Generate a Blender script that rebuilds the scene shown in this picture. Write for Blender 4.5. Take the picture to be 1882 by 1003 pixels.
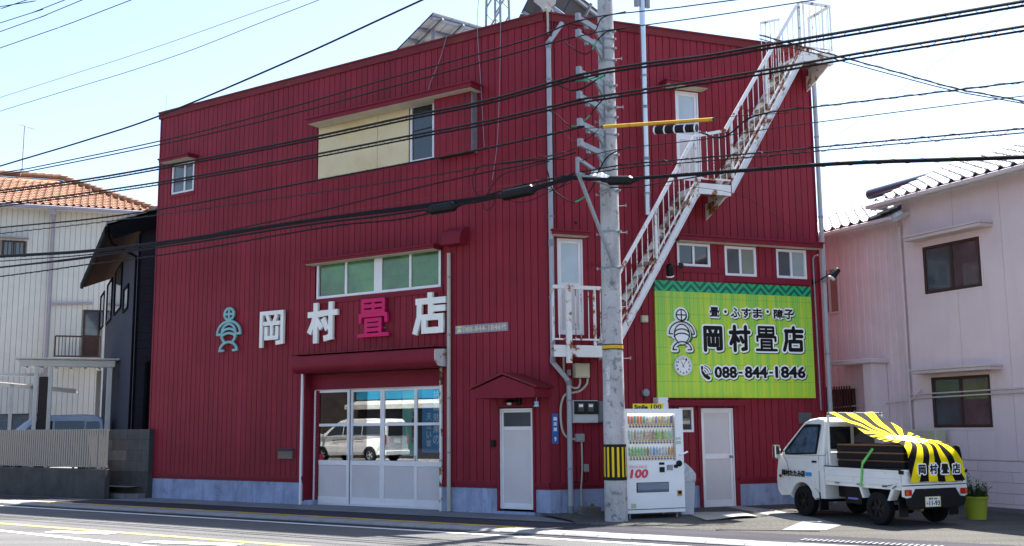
import bpy, math, random
from math import sin, cos, pi, radians, sqrt, atan2
from mathutils import Vector, Matrix

for o in list(bpy.data.objects):
    bpy.data.objects.remove(o)
scene = bpy.context.scene
COL = scene.collection
random.seed(7)

# ------------------------------------------------------------------ camera, sky, sun, exposure
FPX = 1971.48                                  # focal length in photo pixels (photo is 1882 wide)
PIT, ROL = radians(8.1743), radians(-0.49713)
CX, CY = 941.0, 501.5
CAM = Vector((0, 0, 1.70))
FW = Vector((0, cos(PIT), sin(PIT))); UP0 = Vector((0, -sin(PIT), cos(PIT))); RT0 = Vector((1, 0, 0))
RT = RT0 * cos(ROL) + UP0 * sin(ROL); UPV = RT0 * -sin(ROL) + UP0 * cos(ROL)
cd = bpy.data.cameras.new('camera'); cam = bpy.data.objects.new('camera', cd); COL.objects.link(cam)
cd.sensor_width = 36.0; cd.lens = 36.0 * FPX / 1882.0; cd.clip_start = 0.05; cd.clip_end = 3000
cam.matrix_world = Matrix(((RT.x, UPV.x, -FW.x, 0), (RT.y, UPV.y, -FW.y, 0), (RT.z, UPV.z, -FW.z, 1.70), (0, 0, 0, 1)))
scene.camera = cam

SUN_EL, SUN_AZ = radians(65), radians(43)       # azimuth clockwise from +Y
world = bpy.data.worlds.new('World'); scene.world = world; world.use_nodes = True
wn = world.node_tree
for n in list(wn.nodes): wn.nodes.remove(n)
sky = wn.nodes.new('ShaderNodeTexSky'); sky.sky_type = 'NISHITA'; sky.sun_disc = False
sky.sun_elevation = SUN_EL; sky.sun_rotation = SUN_AZ; sky.air_density = 1.0; sky.dust_density = 1.6; sky.ozone_density = 1.5
bg = wn.nodes.new('ShaderNodeBackground'); bg.inputs['Strength'].default_value = 0.095
wo = wn.nodes.new('ShaderNodeOutputWorld')
wn.links.new(sky.outputs[0], bg.inputs[0]); wn.links.new(bg.outputs[0], wo.inputs[0])

sl = bpy.data.lights.new('sun', 'SUN'); sl.energy = 5.0; sl.angle = radians(0.53); sl.color = (1.0, 0.95, 0.88)
sun = bpy.data.objects.new('sun', sl); COL.objects.link(sun)
SD = Vector((sin(SUN_AZ) * cos(SUN_EL), cos(SUN_AZ) * cos(SUN_EL), sin(SUN_EL)))
sun.rotation_euler = SD.to_track_quat('Z', 'Y').to_euler(); sun.location = SD * 60

scene.view_settings.view_transform = 'Standard'; scene.view_settings.look = 'None'
scene.view_settings.gamma = 1.0; scene.view_settings.use_curve_mapping = False
scene.view_settings.exposure = 1.86
scene.render.engine = 'CYCLES'
scene.cycles.max_bounces = 8; scene.cycles.transparent_max_bounces = 16

# ------------------------------------------------------------------ pixel -> place helpers
def ray(px, py):
    return (FW * FPX + RT * (px - CX) - UPV * (py - CY)).normalized()
def G(px, py, z=0.0):
    d = ray(px, py); return CAM + d * ((z - CAM.z) / d.z)
class Frame:
    """a vertical plane: local x to the viewer's right, y into the wall, z up"""
    def __init__(s, org, th):
        s.o = Vector(org); s.th = th
        s.X = Vector((cos(th), sin(th), 0)); s.Y = Vector((-sin(th), cos(th), 0)); s.Z = Vector((0, 0, 1))
    def w(s, x, y=0.0, z=0.0): return s.o + s.X * x + s.Y * y + s.Z * z
    def loc(s, p):
        q = Vector(p) - s.o; return Vector((q.dot(s.X), q.dot(s.Y), q.z))
    def px(s, px, py, yl=0.0):
        d = ray(px, py); p0 = s.o + s.Y * yl
        p = CAM + d * ((p0 - CAM).dot(s.Y) / d.dot(s.Y)); q = p - s.o
        return (q.dot(s.X), q.z)
    def rect(s, tl, br, yl=0.0):
        a = s.px(*tl, yl); b = s.px(*br, yl); return (a[0], b[0], b[1], a[1])   # x0,x1,z0,z1
K = G(1012, 950)
THA, THB, THH = radians(-34.087), radians(20.7435), radians(24.6)
FA = Frame(K, THA)          # shop front along the road
FB = Frame(K, THB)          # flank with the staircase

# ------------------------------------------------------------------ mesh builder
class MB:
    def __init__(s, org=(0, 0, 0)): s.v = []; s.f = []; s.o = org; s.uv = {}
    def add(s, pts):
        i = len(s.v); o = s.o
        s.v += [(p[0] - o[0], p[1] - o[1], p[2] - o[2]) for p in pts]; return i
    def poly(s, pts): i = s.add(pts); s.f.append(tuple(range(i, i + len(pts))))
    def box(s, x0, x1, y0, y1, z0, z1):
        if x0 > x1: x0, x1 = x1, x0
        if y0 > y1: y0, y1 = y1, y0
        if z0 > z1: z0, z1 = z1, z0
        i = s.add([(x0,y0,z0),(x1,y0,z0),(x1,y1,z0),(x0,y1,z0),(x0,y0,z1),(x1,y0,z1),(x1,y1,z1),(x0,y1,z1)])
        for q in ((0,3,2,1),(4,5,6,7),(0,1,5,4),(1,2,6,5),(2,3,7,6),(3,0,4,7)): s.f.append(tuple(i + k for k in q))
        return s
    def prism(s, pts, a, b, ax='y'):
        """polygon pts (2D, counter-clockwise seen from -axis for y) extruded along ax from a to b"""
        n = len(pts)
        def m(p, t): return (p[0], t, p[1]) if ax == 'y' else ((t, p[0], p[1]) if ax == 'x' else (p[0], p[1], t))
        i = s.add([m(p, a) for p in pts] + [m(p, b) for p in pts])
        s.f.append(tuple(range(i, i + n))); s.f.append(tuple(range(i + 2 * n - 1, i + n - 1, -1)))
        for k in range(n):
            k2 = (k + 1) % n; s.f.append((i + k2, i + k, i + n + k, i + n + k2))
        return s
    def tube(s, pts, r, n=8, cap=True):
        pts = [Vector(p) for p in pts]; N = len(pts); rings = []
        t0 = (pts[1] - pts[0]).normalized()
        u = t0.cross(Vector((0, 0, 1)))
        if u.length < 1e-3: u = t0.cross(Vector((1, 0, 0)))
        u.normalize()
        for k in range(N):
            if k == 0: t = pts[1] - pts[0]
            elif k == N - 1: t = pts[-1] - pts[-2]
            else: t = (pts[k + 1] - pts[k]).normalized() + (pts[k] - pts[k - 1]).normalized()
            if t.length < 1e-9: t = t0
            t.normalize(); u = (u - t * u.dot(t))
            if u.length < 1e-6: u = t.orthogonal()
            u.normalize(); w = t.cross(u); rr = r[k] if isinstance(r, (list, tuple)) else r
            rings.append(s.add([pts[k] + (u * cos(2*pi*j/n) + w * sin(2*pi*j/n)) * rr for j in range(n)]))
        for k in range(N - 1):
            a, b = rings[k], rings[k + 1]
            for j in range(n):
                j2 = (j + 1) % n; s.f.append((a + j, a + j2, b + j2, b + j))
        if cap:
            s.f.append(tuple(rings[0] + j for j in reversed(range(n)))); s.f.append(tuple(rings[-1] + j for j in range(n)))
        return s
    def lathe(s, prof, c=(0, 0, 0), n=24, ax='z', cap=True):
        rings = []
        for r, h in prof:
            P = []
            for j in range(n):
                a = 2 * pi * j / n; x, y = r * cos(a), r * sin(a)
                P.append((c[0]+x, c[1]+y, c[2]+h) if ax == 'z' else ((c[0]+x, c[1]+h, c[2]+y) if ax == 'y' else (c[0]+h, c[1]+x, c[2]+y)))
            rings.append(s.add(P))
        for a, b in zip(rings, rings[1:]):
            for j in range(n):
                j2 = (j + 1) % n
                s.f.append((a + j, a + j2, b + j2, b + j))
        if cap: s.f.append(tuple(rings[0] + j for j in reversed(range(n)))); s.f.append(tuple(rings[-1] + j for j in range(n)))
        return s
    def bar(s, p, q, w, h=None):
        """square bar between two points"""
        h = h or w; p, q = Vector(p), Vector(q); t = (q - p).normalized()
        u = t.cross(Vector((0, 0, 1)))
        if u.length < 1e-3: u = Vector((1, 0, 0))
        u.normalize(); v = u.cross(t)
        c = [(u*w/2*a + v*h/2*b) for a, b in ((-1,-1),(1,-1),(1,1),(-1,1))]
        i = s.add([p + k for k in c] + [q + k for k in c])
        for f in ((0,3,2,1),(4,5,6,7),(0,1,5,4),(1,2,6,5),(2,3,7,6),(3,0,4,7)): s.f.append(tuple(i + k for k in f))
        return s
    def ring(s, x0, x1, z0, z1, w, y0, y1):
        s.box(x0, x0 + w, y0, y1, z0, z1); s.box(x1 - w, x1, y0, y1, z0, z1)
        s.box(x0 + w, x1 - w, y0, y1, z1 - w, z1); s.box(x0 + w, x1 - w, y0, y1, z0, z0 + w); return s
    def mesh(s, name, mat, smooth=False):
        me = bpy.data.meshes.new(name); me.from_pydata([tuple(p) for p in s.v], [], s.f); me.validate()
        for m in (mat if isinstance(mat, (list, tuple)) else [mat]): me.materials.append(m)
        import bmesh
        bm = bmesh.new(); bm.from_mesh(me); bmesh.ops.recalc_face_normals(bm, faces=bm.faces); bm.to_mesh(me); bm.free()
        if smooth:
            for p in me.polygons: p.use_smooth = True
            try: me.set_sharp_from_angle(angle=radians(40))
            except Exception: pass
        return me
    def build(s, name, mat, parent=None, rotz=0.0, loc=(0, 0, 0), smooth=False, bev=0.0, seg=1):
        o = bpy.data.objects.new(name, s.mesh(name, mat, smooth)); COL.objects.link(o)
        o.location = loc; o.rotation_euler = (0, 0, rotz)
        if parent: o.parent = parent
        if bev:
            m = o.modifiers.new('bevel', 'BEVEL'); m.width = bev; m.segments = seg; m.limit_method = 'ANGLE'; m.angle_limit = radians(35)
        return o

def tag(o, label=None, cat=None, group=None, kind=None):
    if label: o['label'] = label
    if cat: o['category'] = cat
    if group: o['group'] = group
    if kind: o['kind'] = kind
    return o
def thing(name, label, cat, loc=(0, 0, 0), rotz=0.0, group=None):
    o = bpy.data.objects.new(name, None); COL.objects.link(o); o.empty_display_size = 0.2
    o.location = loc; o.rotation_euler = (0, 0, rotz); return tag(o, label, cat, group)
def fthing(name, label, cat, F, x, y, z, group=None):
    """thing standing in a wall frame; returns (empty, origin for MB)"""
    return thing(name, label, cat, F.w(x, y, z), F.th, group), (x, y, z)
def one(mb, name, mat, label, cat, loc=(0, 0, 0), rotz=0.0, group=None, **kw):
    return tag(mb.build(name, mat, None, rotz, loc, **kw), label, cat, group)
def share(src, name, parent, loc=(0, 0, 0), rot=(0, 0, 0), scale=(1, 1, 1)):
    o = src.copy(); o.name = name; COL.objects.link(o); o.parent = parent; o.location = loc; o.rotation_euler = rot; o.scale = scale; return o
def catmull(P, n=8):
    P = [Vector(p) for p in P]
    if len(P) < 3: return [P[0].lerp(P[-1], k / n) for k in range(n + 1)]
    Q = [P[0] * 2 - P[1]] + P + [P[-1] * 2 - P[-2]]; out = []
    for i in range(1, len(Q) - 2):
        a, b, c, d = Q[i-1:i+3]
        for k in range(n):
            t = k / n
            out.append(0.5 * ((2*b) + (c - a)*t + (2*a - 5*b + 4*c - d)*t*t + (3*b - a - 3*c + d)*t**3))
    return out + [P[-1]]

# ------------------------------------------------------------------ materials
def lin(r, g, b):
    return tuple((c / 255 / 12.92) if c / 255 <= 0.04045 else ((c / 255 + 0.055) / 1.055) ** 2.4 for c in (r, g, b))
def M(name, rgb, rough=0.6, metal=0.0, var=0.12, vs=2.0, bump=0.0, bs=60.0, streak=0.0, sscale=(9, 9, .5), spec=0.22, spots=None, coat=0.0, tone=0.0, emit=0.0):
    """rgb linear albedo; var = large soft variation; streak = rain streaks; spots = (rgb, scale, threshold, softness)"""
    m = bpy.data.materials.new(name); m.use_nodes = True; t = m.node_tree; N = t.nodes; L = t.links
    b = N['Principled BSDF']; b.inputs['Roughness'].default_value = rough; b.inputs['Metallic'].default_value = metal
    b.inputs['Specular IOR Level'].default_value = spec; b.inputs['Coat Weight'].default_value = coat
    tc = N.new('ShaderNodeTexCoord'); cur = None
    def rgbn(c):
        n = N.new('ShaderNodeRGB'); n.outputs[0].default_value = (*c, 1); return n.outputs[0]
    def mix(f, a, c, mode='MIX'):
        n = N.new('ShaderNodeMix'); n.data_type = 'RGBA'; n.blend_type = mode; n.clamp_result = False
        if isinstance(f, float): n.inputs[0].default_value = f
        else: L.new(f, n.inputs[0])
        L.new(a, n.inputs[6]); L.new(c, n.inputs[7]); return n.outputs[2]
    def noise(sc, det=5, rgh=0.6, vec=None):
        n = N.new('ShaderNodeTexNoise'); n.inputs['Scale'].default_value = sc; n.inputs['Detail'].default_value = det
        n.inputs['Roughness'].default_value = rgh; L.new(vec or tc.outputs['Object'], n.inputs['Vector']); return n.outputs['Fac']
    def ramp(f, a, c):
        n = N.new('ShaderNodeMapRange'); L.new(f, n.inputs[0]); n.inputs[1].default_value = a; n.inputs[2].default_value = c; return n.outputs[0]
    cur = rgbn(rgb)
    if var:
        f = ramp(noise(vs), 0.3, 0.7)
        cur = mix(f, rgbn([c * (1 - var) for c in rgb]), rgbn([min(1, c * (1 + var)) for c in rgb]))
    if streak:
        mp = N.new('ShaderNodeMapping'); mp.inputs['Scale'].default_value = sscale; L.new(tc.outputs['Object'], mp.inputs[0])
        f = ramp(noise(1.0, 4, 0.6, mp.outputs[0]), 0.5, 0.75)
        n = N.new('ShaderNodeMath'); n.operation = 'MULTIPLY'; L.new(f, n.inputs[0]); n.inputs[1].default_value = streak
        cur = mix(n.outputs[0], cur, rgbn([c * 0.35 + 0.01 for c in rgb]))
    if spots:
        for sc_rgb, sc, th, so in (spots if isinstance(spots, list) else [spots]):
            cur = mix(ramp(noise(sc, 8, 0.65), th, th + so), cur, rgbn(sc_rgb))
    if tone:
        oi = N.new('ShaderNodeObjectInfo'); mr = N.new('ShaderNodeMapRange'); L.new(oi.outputs['Random'], mr.inputs[0]); mr.inputs[3].default_value = 1 - tone; mr.inputs[4].default_value = 1 + tone
        vm_ = N.new('ShaderNodeVectorMath'); vm_.operation = 'SCALE'; L.new(cur, vm_.inputs[0]); L.new(mr.outputs[0], vm_.inputs['Scale']); cur = vm_.outputs[0]
    L.new(cur, b.inputs['Base Color'])
    if emit: b.inputs['Emission Color'].default_value = (*rgb, 1); b.inputs['Emission Strength'].default_value = emit
    if bump:
        bn = N.new('ShaderNodeBump'); bn.inputs['Strength'].default_value = bump; bn.inputs['Distance'].default_value = 0.02
        L.new(noise(bs, 4), bn.inputs['Height']); L.new(bn.outputs[0], b.inputs['Normal'])
    return m
def glassmat(name, refl=0.2, tint=(0.9, 0.95, 0.95), rough=0.0):
    """clear window glass: see-through mixed with a mirror reflection that grows at grazing angles"""
    m = bpy.data.materials.new(name); m.use_nodes = True; t = m.node_tree; N = t.nodes; L = t.links
    N.remove(N['Principled BSDF']); out = N['Material Output']
    tr = N.new('ShaderNodeBsdfTransparent'); tr.inputs[0].default_value = (*tint, 1)
    gl = N.new('ShaderNodeBsdfGlossy'); gl.inputs['Roughness'].default_value = rough; gl.inputs[0].default_value = (1, 1, 1, 1)
    fr = N.new('ShaderNodeFresnel'); fr.inputs[0].default_value = 1.5
    mr = N.new('ShaderNodeMapRange'); mr.inputs[1].default_value = 0.04; mr.inputs[2].default_value = 1.0
    mr.inputs[3].default_value = refl; mr.inputs[4].default_value = 1.0
    L.new(fr.outputs[0], mr.inputs[0]); mx = N.new('ShaderNodeMixShader')
    L.new(mr.outputs[0], mx.inputs[0]); L.new(tr.outputs[0], mx.inputs[1]); L.new(gl.outputs[0], mx.inputs[2]); L.new(mx.outputs[0], out.inputs[0])
    return m

RED = (0.228, 0.0205, 0.034)
m_red = M('red_siding_paint', RED, 0.5, var=0.14, vs=0.6, streak=0.40, sscale=(9, 9, .28), bump=0.06, bs=7, tone=0.08, spec=0.12)
m_redtrim = M('red_trim_paint', (0.19, 0.014, 0.028), 0.5, var=0.1, streak=0.15, spec=0.15)
m_redrust = M('rusty_red_coping', (0.15, 0.016, 0.020), 0.6, var=0.15, spots=((0.16, 0.05, 0.025), 1.6, 0.58, 0.15))
m_groove = M('red_siding_groove', (0.035, 0.004, 0.008), 0.8, var=0.05)
m_found = M('grey_blue_foundation_render', (0.29, 0.33, 0.47), 0.85, var=0.2, vs=1.8, streak=0.7, sscale=(7, 7, .9), bump=0.2, bs=30, spots=[((0.10, 0.10, 0.12), 2.4, 0.57, 0.18), ((0.42, 0.46, 0.58), 5.0, 0.62, 0.1)])
m_alu = M('aluminium', (0.74, 0.71, 0.73), 0.42, 0.1, var=0.05)
m_aluw = M('pale_aluminium_panel', (0.59, 0.54, 0.54), 0.5, 0.0, var=0.07, vs=1.2, spots=((0.54, 0.52, 0.53), 0.9, 0.55, 0.3))
m_cream = M('cream_soffit', (0.52, 0.48, 0.38), 0.7, var=0.1, streak=0.2)
m_creampanel = M('aged_cream_panel', (0.66, 0.55, 0.34), 0.6, var=0.08, vs=0.9, spots=((0.52, 0.34, 0.15), 0.7, 0.50, 0.3))
m_white = M('white_paint', (0.80, 0.80, 0.79), 0.45, var=0.04)
m_whitegloss = M('white_car_paint', (0.72, 0.72, 0.70), 0.3, var=0.05, coat=0.3, spots=((0.48, 0.45, 0.40), 3.0, 0.60, 0.25))
m_letter = M('off_white_sign_letter', (0.82, 0.80, 0.74), 0.5, var=0.06, streak=0.12)
m_letterside = M('weathered_letter_side', (0.30, 0.27, 0.22), 0.7, var=0.2)
m_magenta = M('magenta_sign_letter', (0.60, 0.012, 0.12), 0.5, var=0.06)
m_teal = M('verdigris_teal', (0.22, 0.42, 0.42), 0.55, var=0.15, vs=6)
m_black = M('black_rubber', (0.006, 0.006, 0.008), 0.6, var=0.2)
m_dark = M('dark_void', (0.005, 0.005, 0.006), 0.9, var=0.1)
m_blackpl = M('black_plastic', (0.007, 0.007, 0.008), 0.4, var=0.1)
m_rustwhite = M('rusting_white_steel', (0.66, 0.65, 0.63), 0.55, var=0.07, spots=[((0.30, 0.12, 0.045), 3.2, 0.53, 0.05), ((0.07, 0.035, 0.02), 3.2, 0.59, 0.04)])
m_whitesteel = M('white_painted_steel', (0.70, 0.70, 0.70), 0.45, var=0.05, spots=[((0.30, 0.12, 0.045), 4.0, 0.565, 0.05), ((0.10, 0.045, 0.02), 4.0, 0.62, 0.03)])
m_rusttread = M('flaking_stair_tread', (0.34, 0.31, 0.27), 0.7, var=0.2, vs=4, spots=[((0.20, 0.085, 0.035), 4.0, 0.50, 0.1), ((0.05, 0.03, 0.02), 5.0, 0.60, 0.06)])
m_galv = M('galvanised_steel', (0.25, 0.265, 0.28), 0.5, 0.3, var=0.15, vs=8)
m_conc = M('concrete_pole', (0.41, 0.40, 0.40), 0.85, var=0.22, vs=3, bump=0.2, bs=35, streak=0.4, sscale=(9, 9, 1.2), spots=[((0.15, 0.148, 0.15), 6.0, 0.53, 0.12), ((0.58, 0.58, 0.58), 11.0, 0.62, 0.08)])
m_kerb = M('kerb_concrete', (0.22, 0.22, 0.22), 0.9, var=0.15, vs=2.5, bump=0.25, bs=60)
m_pave = M('apron_concrete', (0.16, 0.16, 0.17), 0.9, var=0.2, vs=1.2, bump=0.2, bs=50, spots=((0.09, 0.09, 0.10), 1.1, 0.58, 0.25))
m_green = M('green_insulation', (0.02, 0.30, 0.17), 0.5)
m_yel = M('road_yellow_paint', (0.58, 0.35, 0.03), 0.75, var=0.15, vs=4, bump=0.1, spots=((0.20, 0.15, 0.06), 9.0, 0.63, 0.1))
m_yelc = M('sunlit_centre_yellow', (0.46, 0.34, 0.13), 0.8, var=0.15, vs=4, bump=0.1, spots=((0.16, 0.14, 0.11), 7.0, 0.58, 0.12))  # paler copy of the road yellow for the sunlit line; spots are wear
m_roadwhite = M('road_white_paint', (0.62, 0.62, 0.60), 0.75, var=0.1, vs=4, bump=0.1, spots=((0.16, 0.16, 0.16), 9.0, 0.62, 0.1))
m_grey = M('grey_pvc_pipe', (0.36, 0.37, 0.40), 0.5, var=0.08, streak=0.1)
m_beigepipe = M('beige_plastic_pipe', (0.45, 0.42, 0.36), 0.5, var=0.08, streak=0.15)
m_gdark = M('dark_window_glass', (0.020, 0.022, 0.026), 0.04, var=0.2, vs=1.5, spec=0.8)
m_ggrey = M('greyish_window_glass', (0.07, 0.08, 0.09), 0.06, var=0.25, vs=1.2, spec=0.8)
m_clear = glassmat('shop_glass', 0.14)
m_thinclear = glassmat('clear_cover', 0.06, (0.96, 0.97, 0.98))

def asphalt(name, rgb, speck, bump=0.5, spotcol=None):
    m = bpy.data.materials.new(name); m.use_nodes = True; t = m.node_tree; N = t.nodes; L = t.links; b = N['Principled BSDF']
    b.inputs['Roughness'].default_value = 0.92; b.inputs['Specular IOR Level'].default_value = 0.12
    tc = N.new('ShaderNodeTexCoord')
    n1 = N.new('ShaderNodeTexNoise'); n1.inputs['Scale'].default_value = 0.35; n1.inputs['Detail'].default_value = 6
    n2 = N.new('ShaderNodeTexNoise'); n2.inputs['Scale'].default_value = 55; n2.inputs['Detail'].default_value = 3
    n3 = N.new('ShaderNodeTexVoronoi'); n3.inputs['Scale'].default_value = 70
    mpt = N.new('ShaderNodeMapping'); mpt.inputs['Rotation'].default_value = (0, 0, -THA); mpt.inputs['Scale'].default_value = (0.12, 2.2, 1)
    n4 = N.new('ShaderNodeTexNoise'); n4.inputs['Scale'].default_value = 1.0; n4.inputs['Detail'].default_value = 5
    L.new(tc.outputs['Object'], mpt.inputs[0]); L.new(mpt.outputs[0], n4.inputs['Vector'])
    for n in (n1, n2, n3): L.new(tc.outputs['Object'], n.inputs['Vector'])
    def mp(f, a, c, d, e):
        n = N.new('ShaderNodeMapRange'); L.new(f, n.inputs[0]); n.inputs[1].default_value = a; n.inputs[2].default_value = c; n.inputs[3].default_value = d; n.inputs[4].default_value = e; return n.outputs[0]
    def mul(a, c):
        n = N.new('ShaderNodeMath'); n.operation = 'MULTIPLY'; L.new(a, n.inputs[0]); L.new(c, n.inputs[1]); return n.outputs[0]
    f = mul(mul(mp(n1.outputs[0], 0.3, 0.7, 0.85, 1.15), mp(n2.outputs[0], 0.3, 0.7, 1 - speck, 1 + speck)), mp(n4.outputs[0], 0.35, 0.65, 0.86, 1.12))
    v = N.new('ShaderNodeVectorMath'); v.operation = 'SCALE'; v.inputs[0].default_value = rgb; L.new(f, v.inputs['Scale'])
    L.new(v.outputs[0], b.inputs['Base Color'])
    bn = N.new('ShaderNodeBump'); bn.inputs['Strength'].default_value = bump; bn.inputs['Distance'].default_value = 0.01
    L.new(n3.outputs['Distance'], bn.inputs['Height']); L.new(bn.outputs[0], b.inputs['Normal'])
    return m
m_road = asphalt('worn_asphalt', (0.107, 0.107, 0.108), 0.65)
m_walk = asphalt('dark_asphalt', (0.042, 0.041, 0.050), 0.3)
m_coarse = asphalt('coarse_asphalt', (0.085, 0.083, 0.078), 0.85, 1.0)

# ------------------------------------------------------------------ lettering
def text_mesh(s, bold=0.0, res=2):
    """(verts, faces, bbox) of a flat string; bold = dilation in em, made from shifted copies a hair apart in depth"""
    c = bpy.data.curves.new('t', 'FONT'); c.body = s; c.resolution_u = res
    o = bpy.data.objects.new('t', c); COL.objects.link(o)
    dg = bpy.context.evaluated_depsgraph_get(); dg.update(); me = bpy.data.meshes.new_from_object(o.evaluated_get(dg))
    V = [tuple(v.co) for v in me.vertices]; Fc = [tuple(p.vertices) for p in me.polygons]
    bpy.data.objects.remove(o); bpy.data.curves.remove(c); bpy.data.meshes.remove(me)
    offs = [(0, 0)] if not bold else [(bold * cos(a * pi / 4), bold * sin(a * pi / 4)) for a in range(8)] + [(0, 0)]
    vv, ff = [], []
    for k, (dx, dy) in enumerate(offs):
        i = len(vv); vv += [(v[0] + dx, v[1] + dy, k * 0.0002) for v in V]; ff += [tuple(i + q for q in f) for f in Fc]
    xs = [v[0] for v in vv]; ys = [v[1] for v in vv]
    return vv, ff, (min(xs), max(xs), min(ys), max(ys))
def add_text(mb, s, x0, x1, z0, z1, y, bold=0.0, keep=False, grow=0.0):
    """fit a string into a rectangle of an xz plane facing -y"""
    vv, ff, (a, b, c, d) = text_mesh(s, bold)
    if grow:
        x0 -= grow; x1 += grow; z0 -= grow; z1 += grow
    sx, sz = (x1 - x0) / (b - a), (z1 - z0) / (d - c)
    if keep: sx = sz = min(sx, sz)
    cx, cz = (x0 + x1) / 2, (z0 + z1) / 2
    i = mb.add([(cx + (v[0] - (a + b) / 2) * sx, y - v[2], cz + (v[1] - (c + d) / 2) * sz) for v in vv])
    mb.f += [tuple(i + q for q in f) for f in ff]
KJ = {
 'oka': [[(.08,.0),(.08,.93),(.92,.93),(.92,.08),(.74,.06)], [(.33,.82),(.40,.68)], [(.67,.82),(.60,.68)], [(.22,.63),(.78,.63)], [(.5,.63),(.5,.24)], [(.28,.48),(.28,.21),(.72,.21),(.72,.48)]],
 'mura': [[(.24,.0),(.24,1)], [(.02,.75),(.45,.75)], [(.22,.72),(.15,.5),(.03,.28)], [(.27,.6),(.43,.40)], [(.50,.77),(1,.77)], [(.82,1),(.82,.08),(.64,.05)], [(.56,.55),(.66,.36)]],
 'tatami': [[(.14,.68),(.86,.68),(.86,.97),(.14,.97),(.14,.66)], [(.14,.825),(.86,.825)], [(.5,.68),(.5,.97)], [(.05,.42),(.05,.58),(.95,.58),(.95,.42)], [(.25,.06),(.25,.45),(.75,.45),(.75,.06)], [(.25,.32),(.75,.32)], [(.25,.19),(.75,.19)], [(.01,.05),(.99,.05)]],
 'ten': [[(.54,1),(.54,.88)], [(.12,.85),(.99,.85)], [(.17,.85),(.16,.42),(.03,.03)], [(.56,.85),(.56,.40)], [(.56,.63),(.97,.63)], [(.33,.04),(.33,.40),(.92,.40),(.92,.04),(.33,.04)]],
}
def strokes(mb, S, x0, x1, z0, z1, y0, y1, w, cap=0):
    """thick strokes as solid ribbons; each lies a hair in front of the last so no faces share a plane"""
    k = 0
    for st in S:
        P = [Vector((x0 + p[0] * (x1 - x0), z0 + p[1] * (z1 - z0))) for p in st]
        for a, b in zip(P, P[1:]):
            t = (b - a).normalized(); n = Vector((-t.y, t.x)) * w / 2; e = t * (w / 2 if cap != 1 else 0)
            if cap == 2: e = t * 0
            q = [a - e - n, b + e - n, b + e + n, a - e + n]; dy = 0.00003 * k; k += 1
            mb.prism([(p.x, p.y) for p in q], y0 - dy, y1, 'y')
        if cap == 2:
            for p in P:
                dy = 0.00003 * k; k += 1
                mb.prism([(p.x + w/2*cos(j*pi/6), p.y + w/2*sin(j*pi/6)) for j in range(12)], y0 - dy, y1, 'y')
def arc(cx, cy, rx, ry, a0, a1, n=10):
    return [(cx + rx * cos(radians(a0 + (a1 - a0) * k / n)), cy + ry * sin(radians(a0 + (a1 - a0) * k / n))) for k in range(n + 1)]
EMBLEM = [arc(.5,.85,.20,.13,0,360,16), [(.5,.73),(.5,.97)], [(.31,.85),(.69,.85)],
          [(.13,.40)] + [(.0,.40)] + arc(.5,.40,.5,.29,180,0,14) + [(.87,.40)], arc(.5,.40,.30,.23,0,180,12), [(.20,.40)] + arc(.5,.40,.30,.22,180,235,5), [(.80,.40)] + arc(.5,.40,.30,.22,0,-55,5),
          arc(.5,.28,.34,.14,155,25,8) , arc(.5,.40,.30,.12,165,15,8), [(.28,.03),(.13,.03)] + arc(.5,.02,.37,.20,175,5,10) + [(.72,.03)]]

# ================================================================== THE GROUND
def sheet(name, F, x0, x1, y0, y1, z, mat, kind='structure', nx=1, thick=None):
    mb = MB(); mb.poly([(x0, y0, 0), (x1, y0, 0), (x1, y1, 0), (x0, y1, 0)])
    o = mb.build(name, mat, None, F.th, F.w(0, 0, z)); return tag(o, kind=kind)
g = MB(); g.poly([(-400, -300, 0), (400, -300, 0), (400, 500, 0), (-400, 500, 0)])
tag(g.build('road', m_road), kind='structure')
sheet('pavement', FA, -60, 24, -2.50, -1.08, 0.012, m_walk)
sheet('concrete_apron', FA, -12.25, 2.55, -1.08, 0.30, 0.020, m_pave)
sheet('gutter_strip', FA, -60, 24, -3.22, -3.00, 0.004, m_walk)
sheet('yellow_edge_line', FA, -60, 1.05, -2.22, -2.09, 0.016, m_yel)
sheet('white_edge_line', FA, -60, 24, -3.47, -3.33, 0.006, m_roadwhite)
sheet('yellow_centre_line', FA, -60, 24, -6.17, -6.02, 0.005, m_yelc)
ck0, ck1 = G(1715, 1003), G(1900, 984)
ck = MB(); cn0 = (ck1 - ck0).normalized(); cs0 = Vector((-cn0.y, cn0.x, 0))
for i in range(18):
    a_, b_ = ck0.lerp(ck1, i / 18), ck0.lerp(ck1, (i + 1) / 18); j0, j1 = [random.uniform(-.02, .02) for _ in (0, 1)]
    ck.poly([a_ + cs0 * (.012 + j0) + Vector((0, 0, .0045)), a_ + cs0 * (-.012 + j0) + Vector((0, 0, .0045)), b_ + cs0 * (-.012 + j1) + Vector((0, 0, .0045)), b_ + cs0 * (.012 + j1) + Vector((0, 0, .0045))])
tag(ck.build('road_joint', m_walk), kind='structure')
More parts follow.
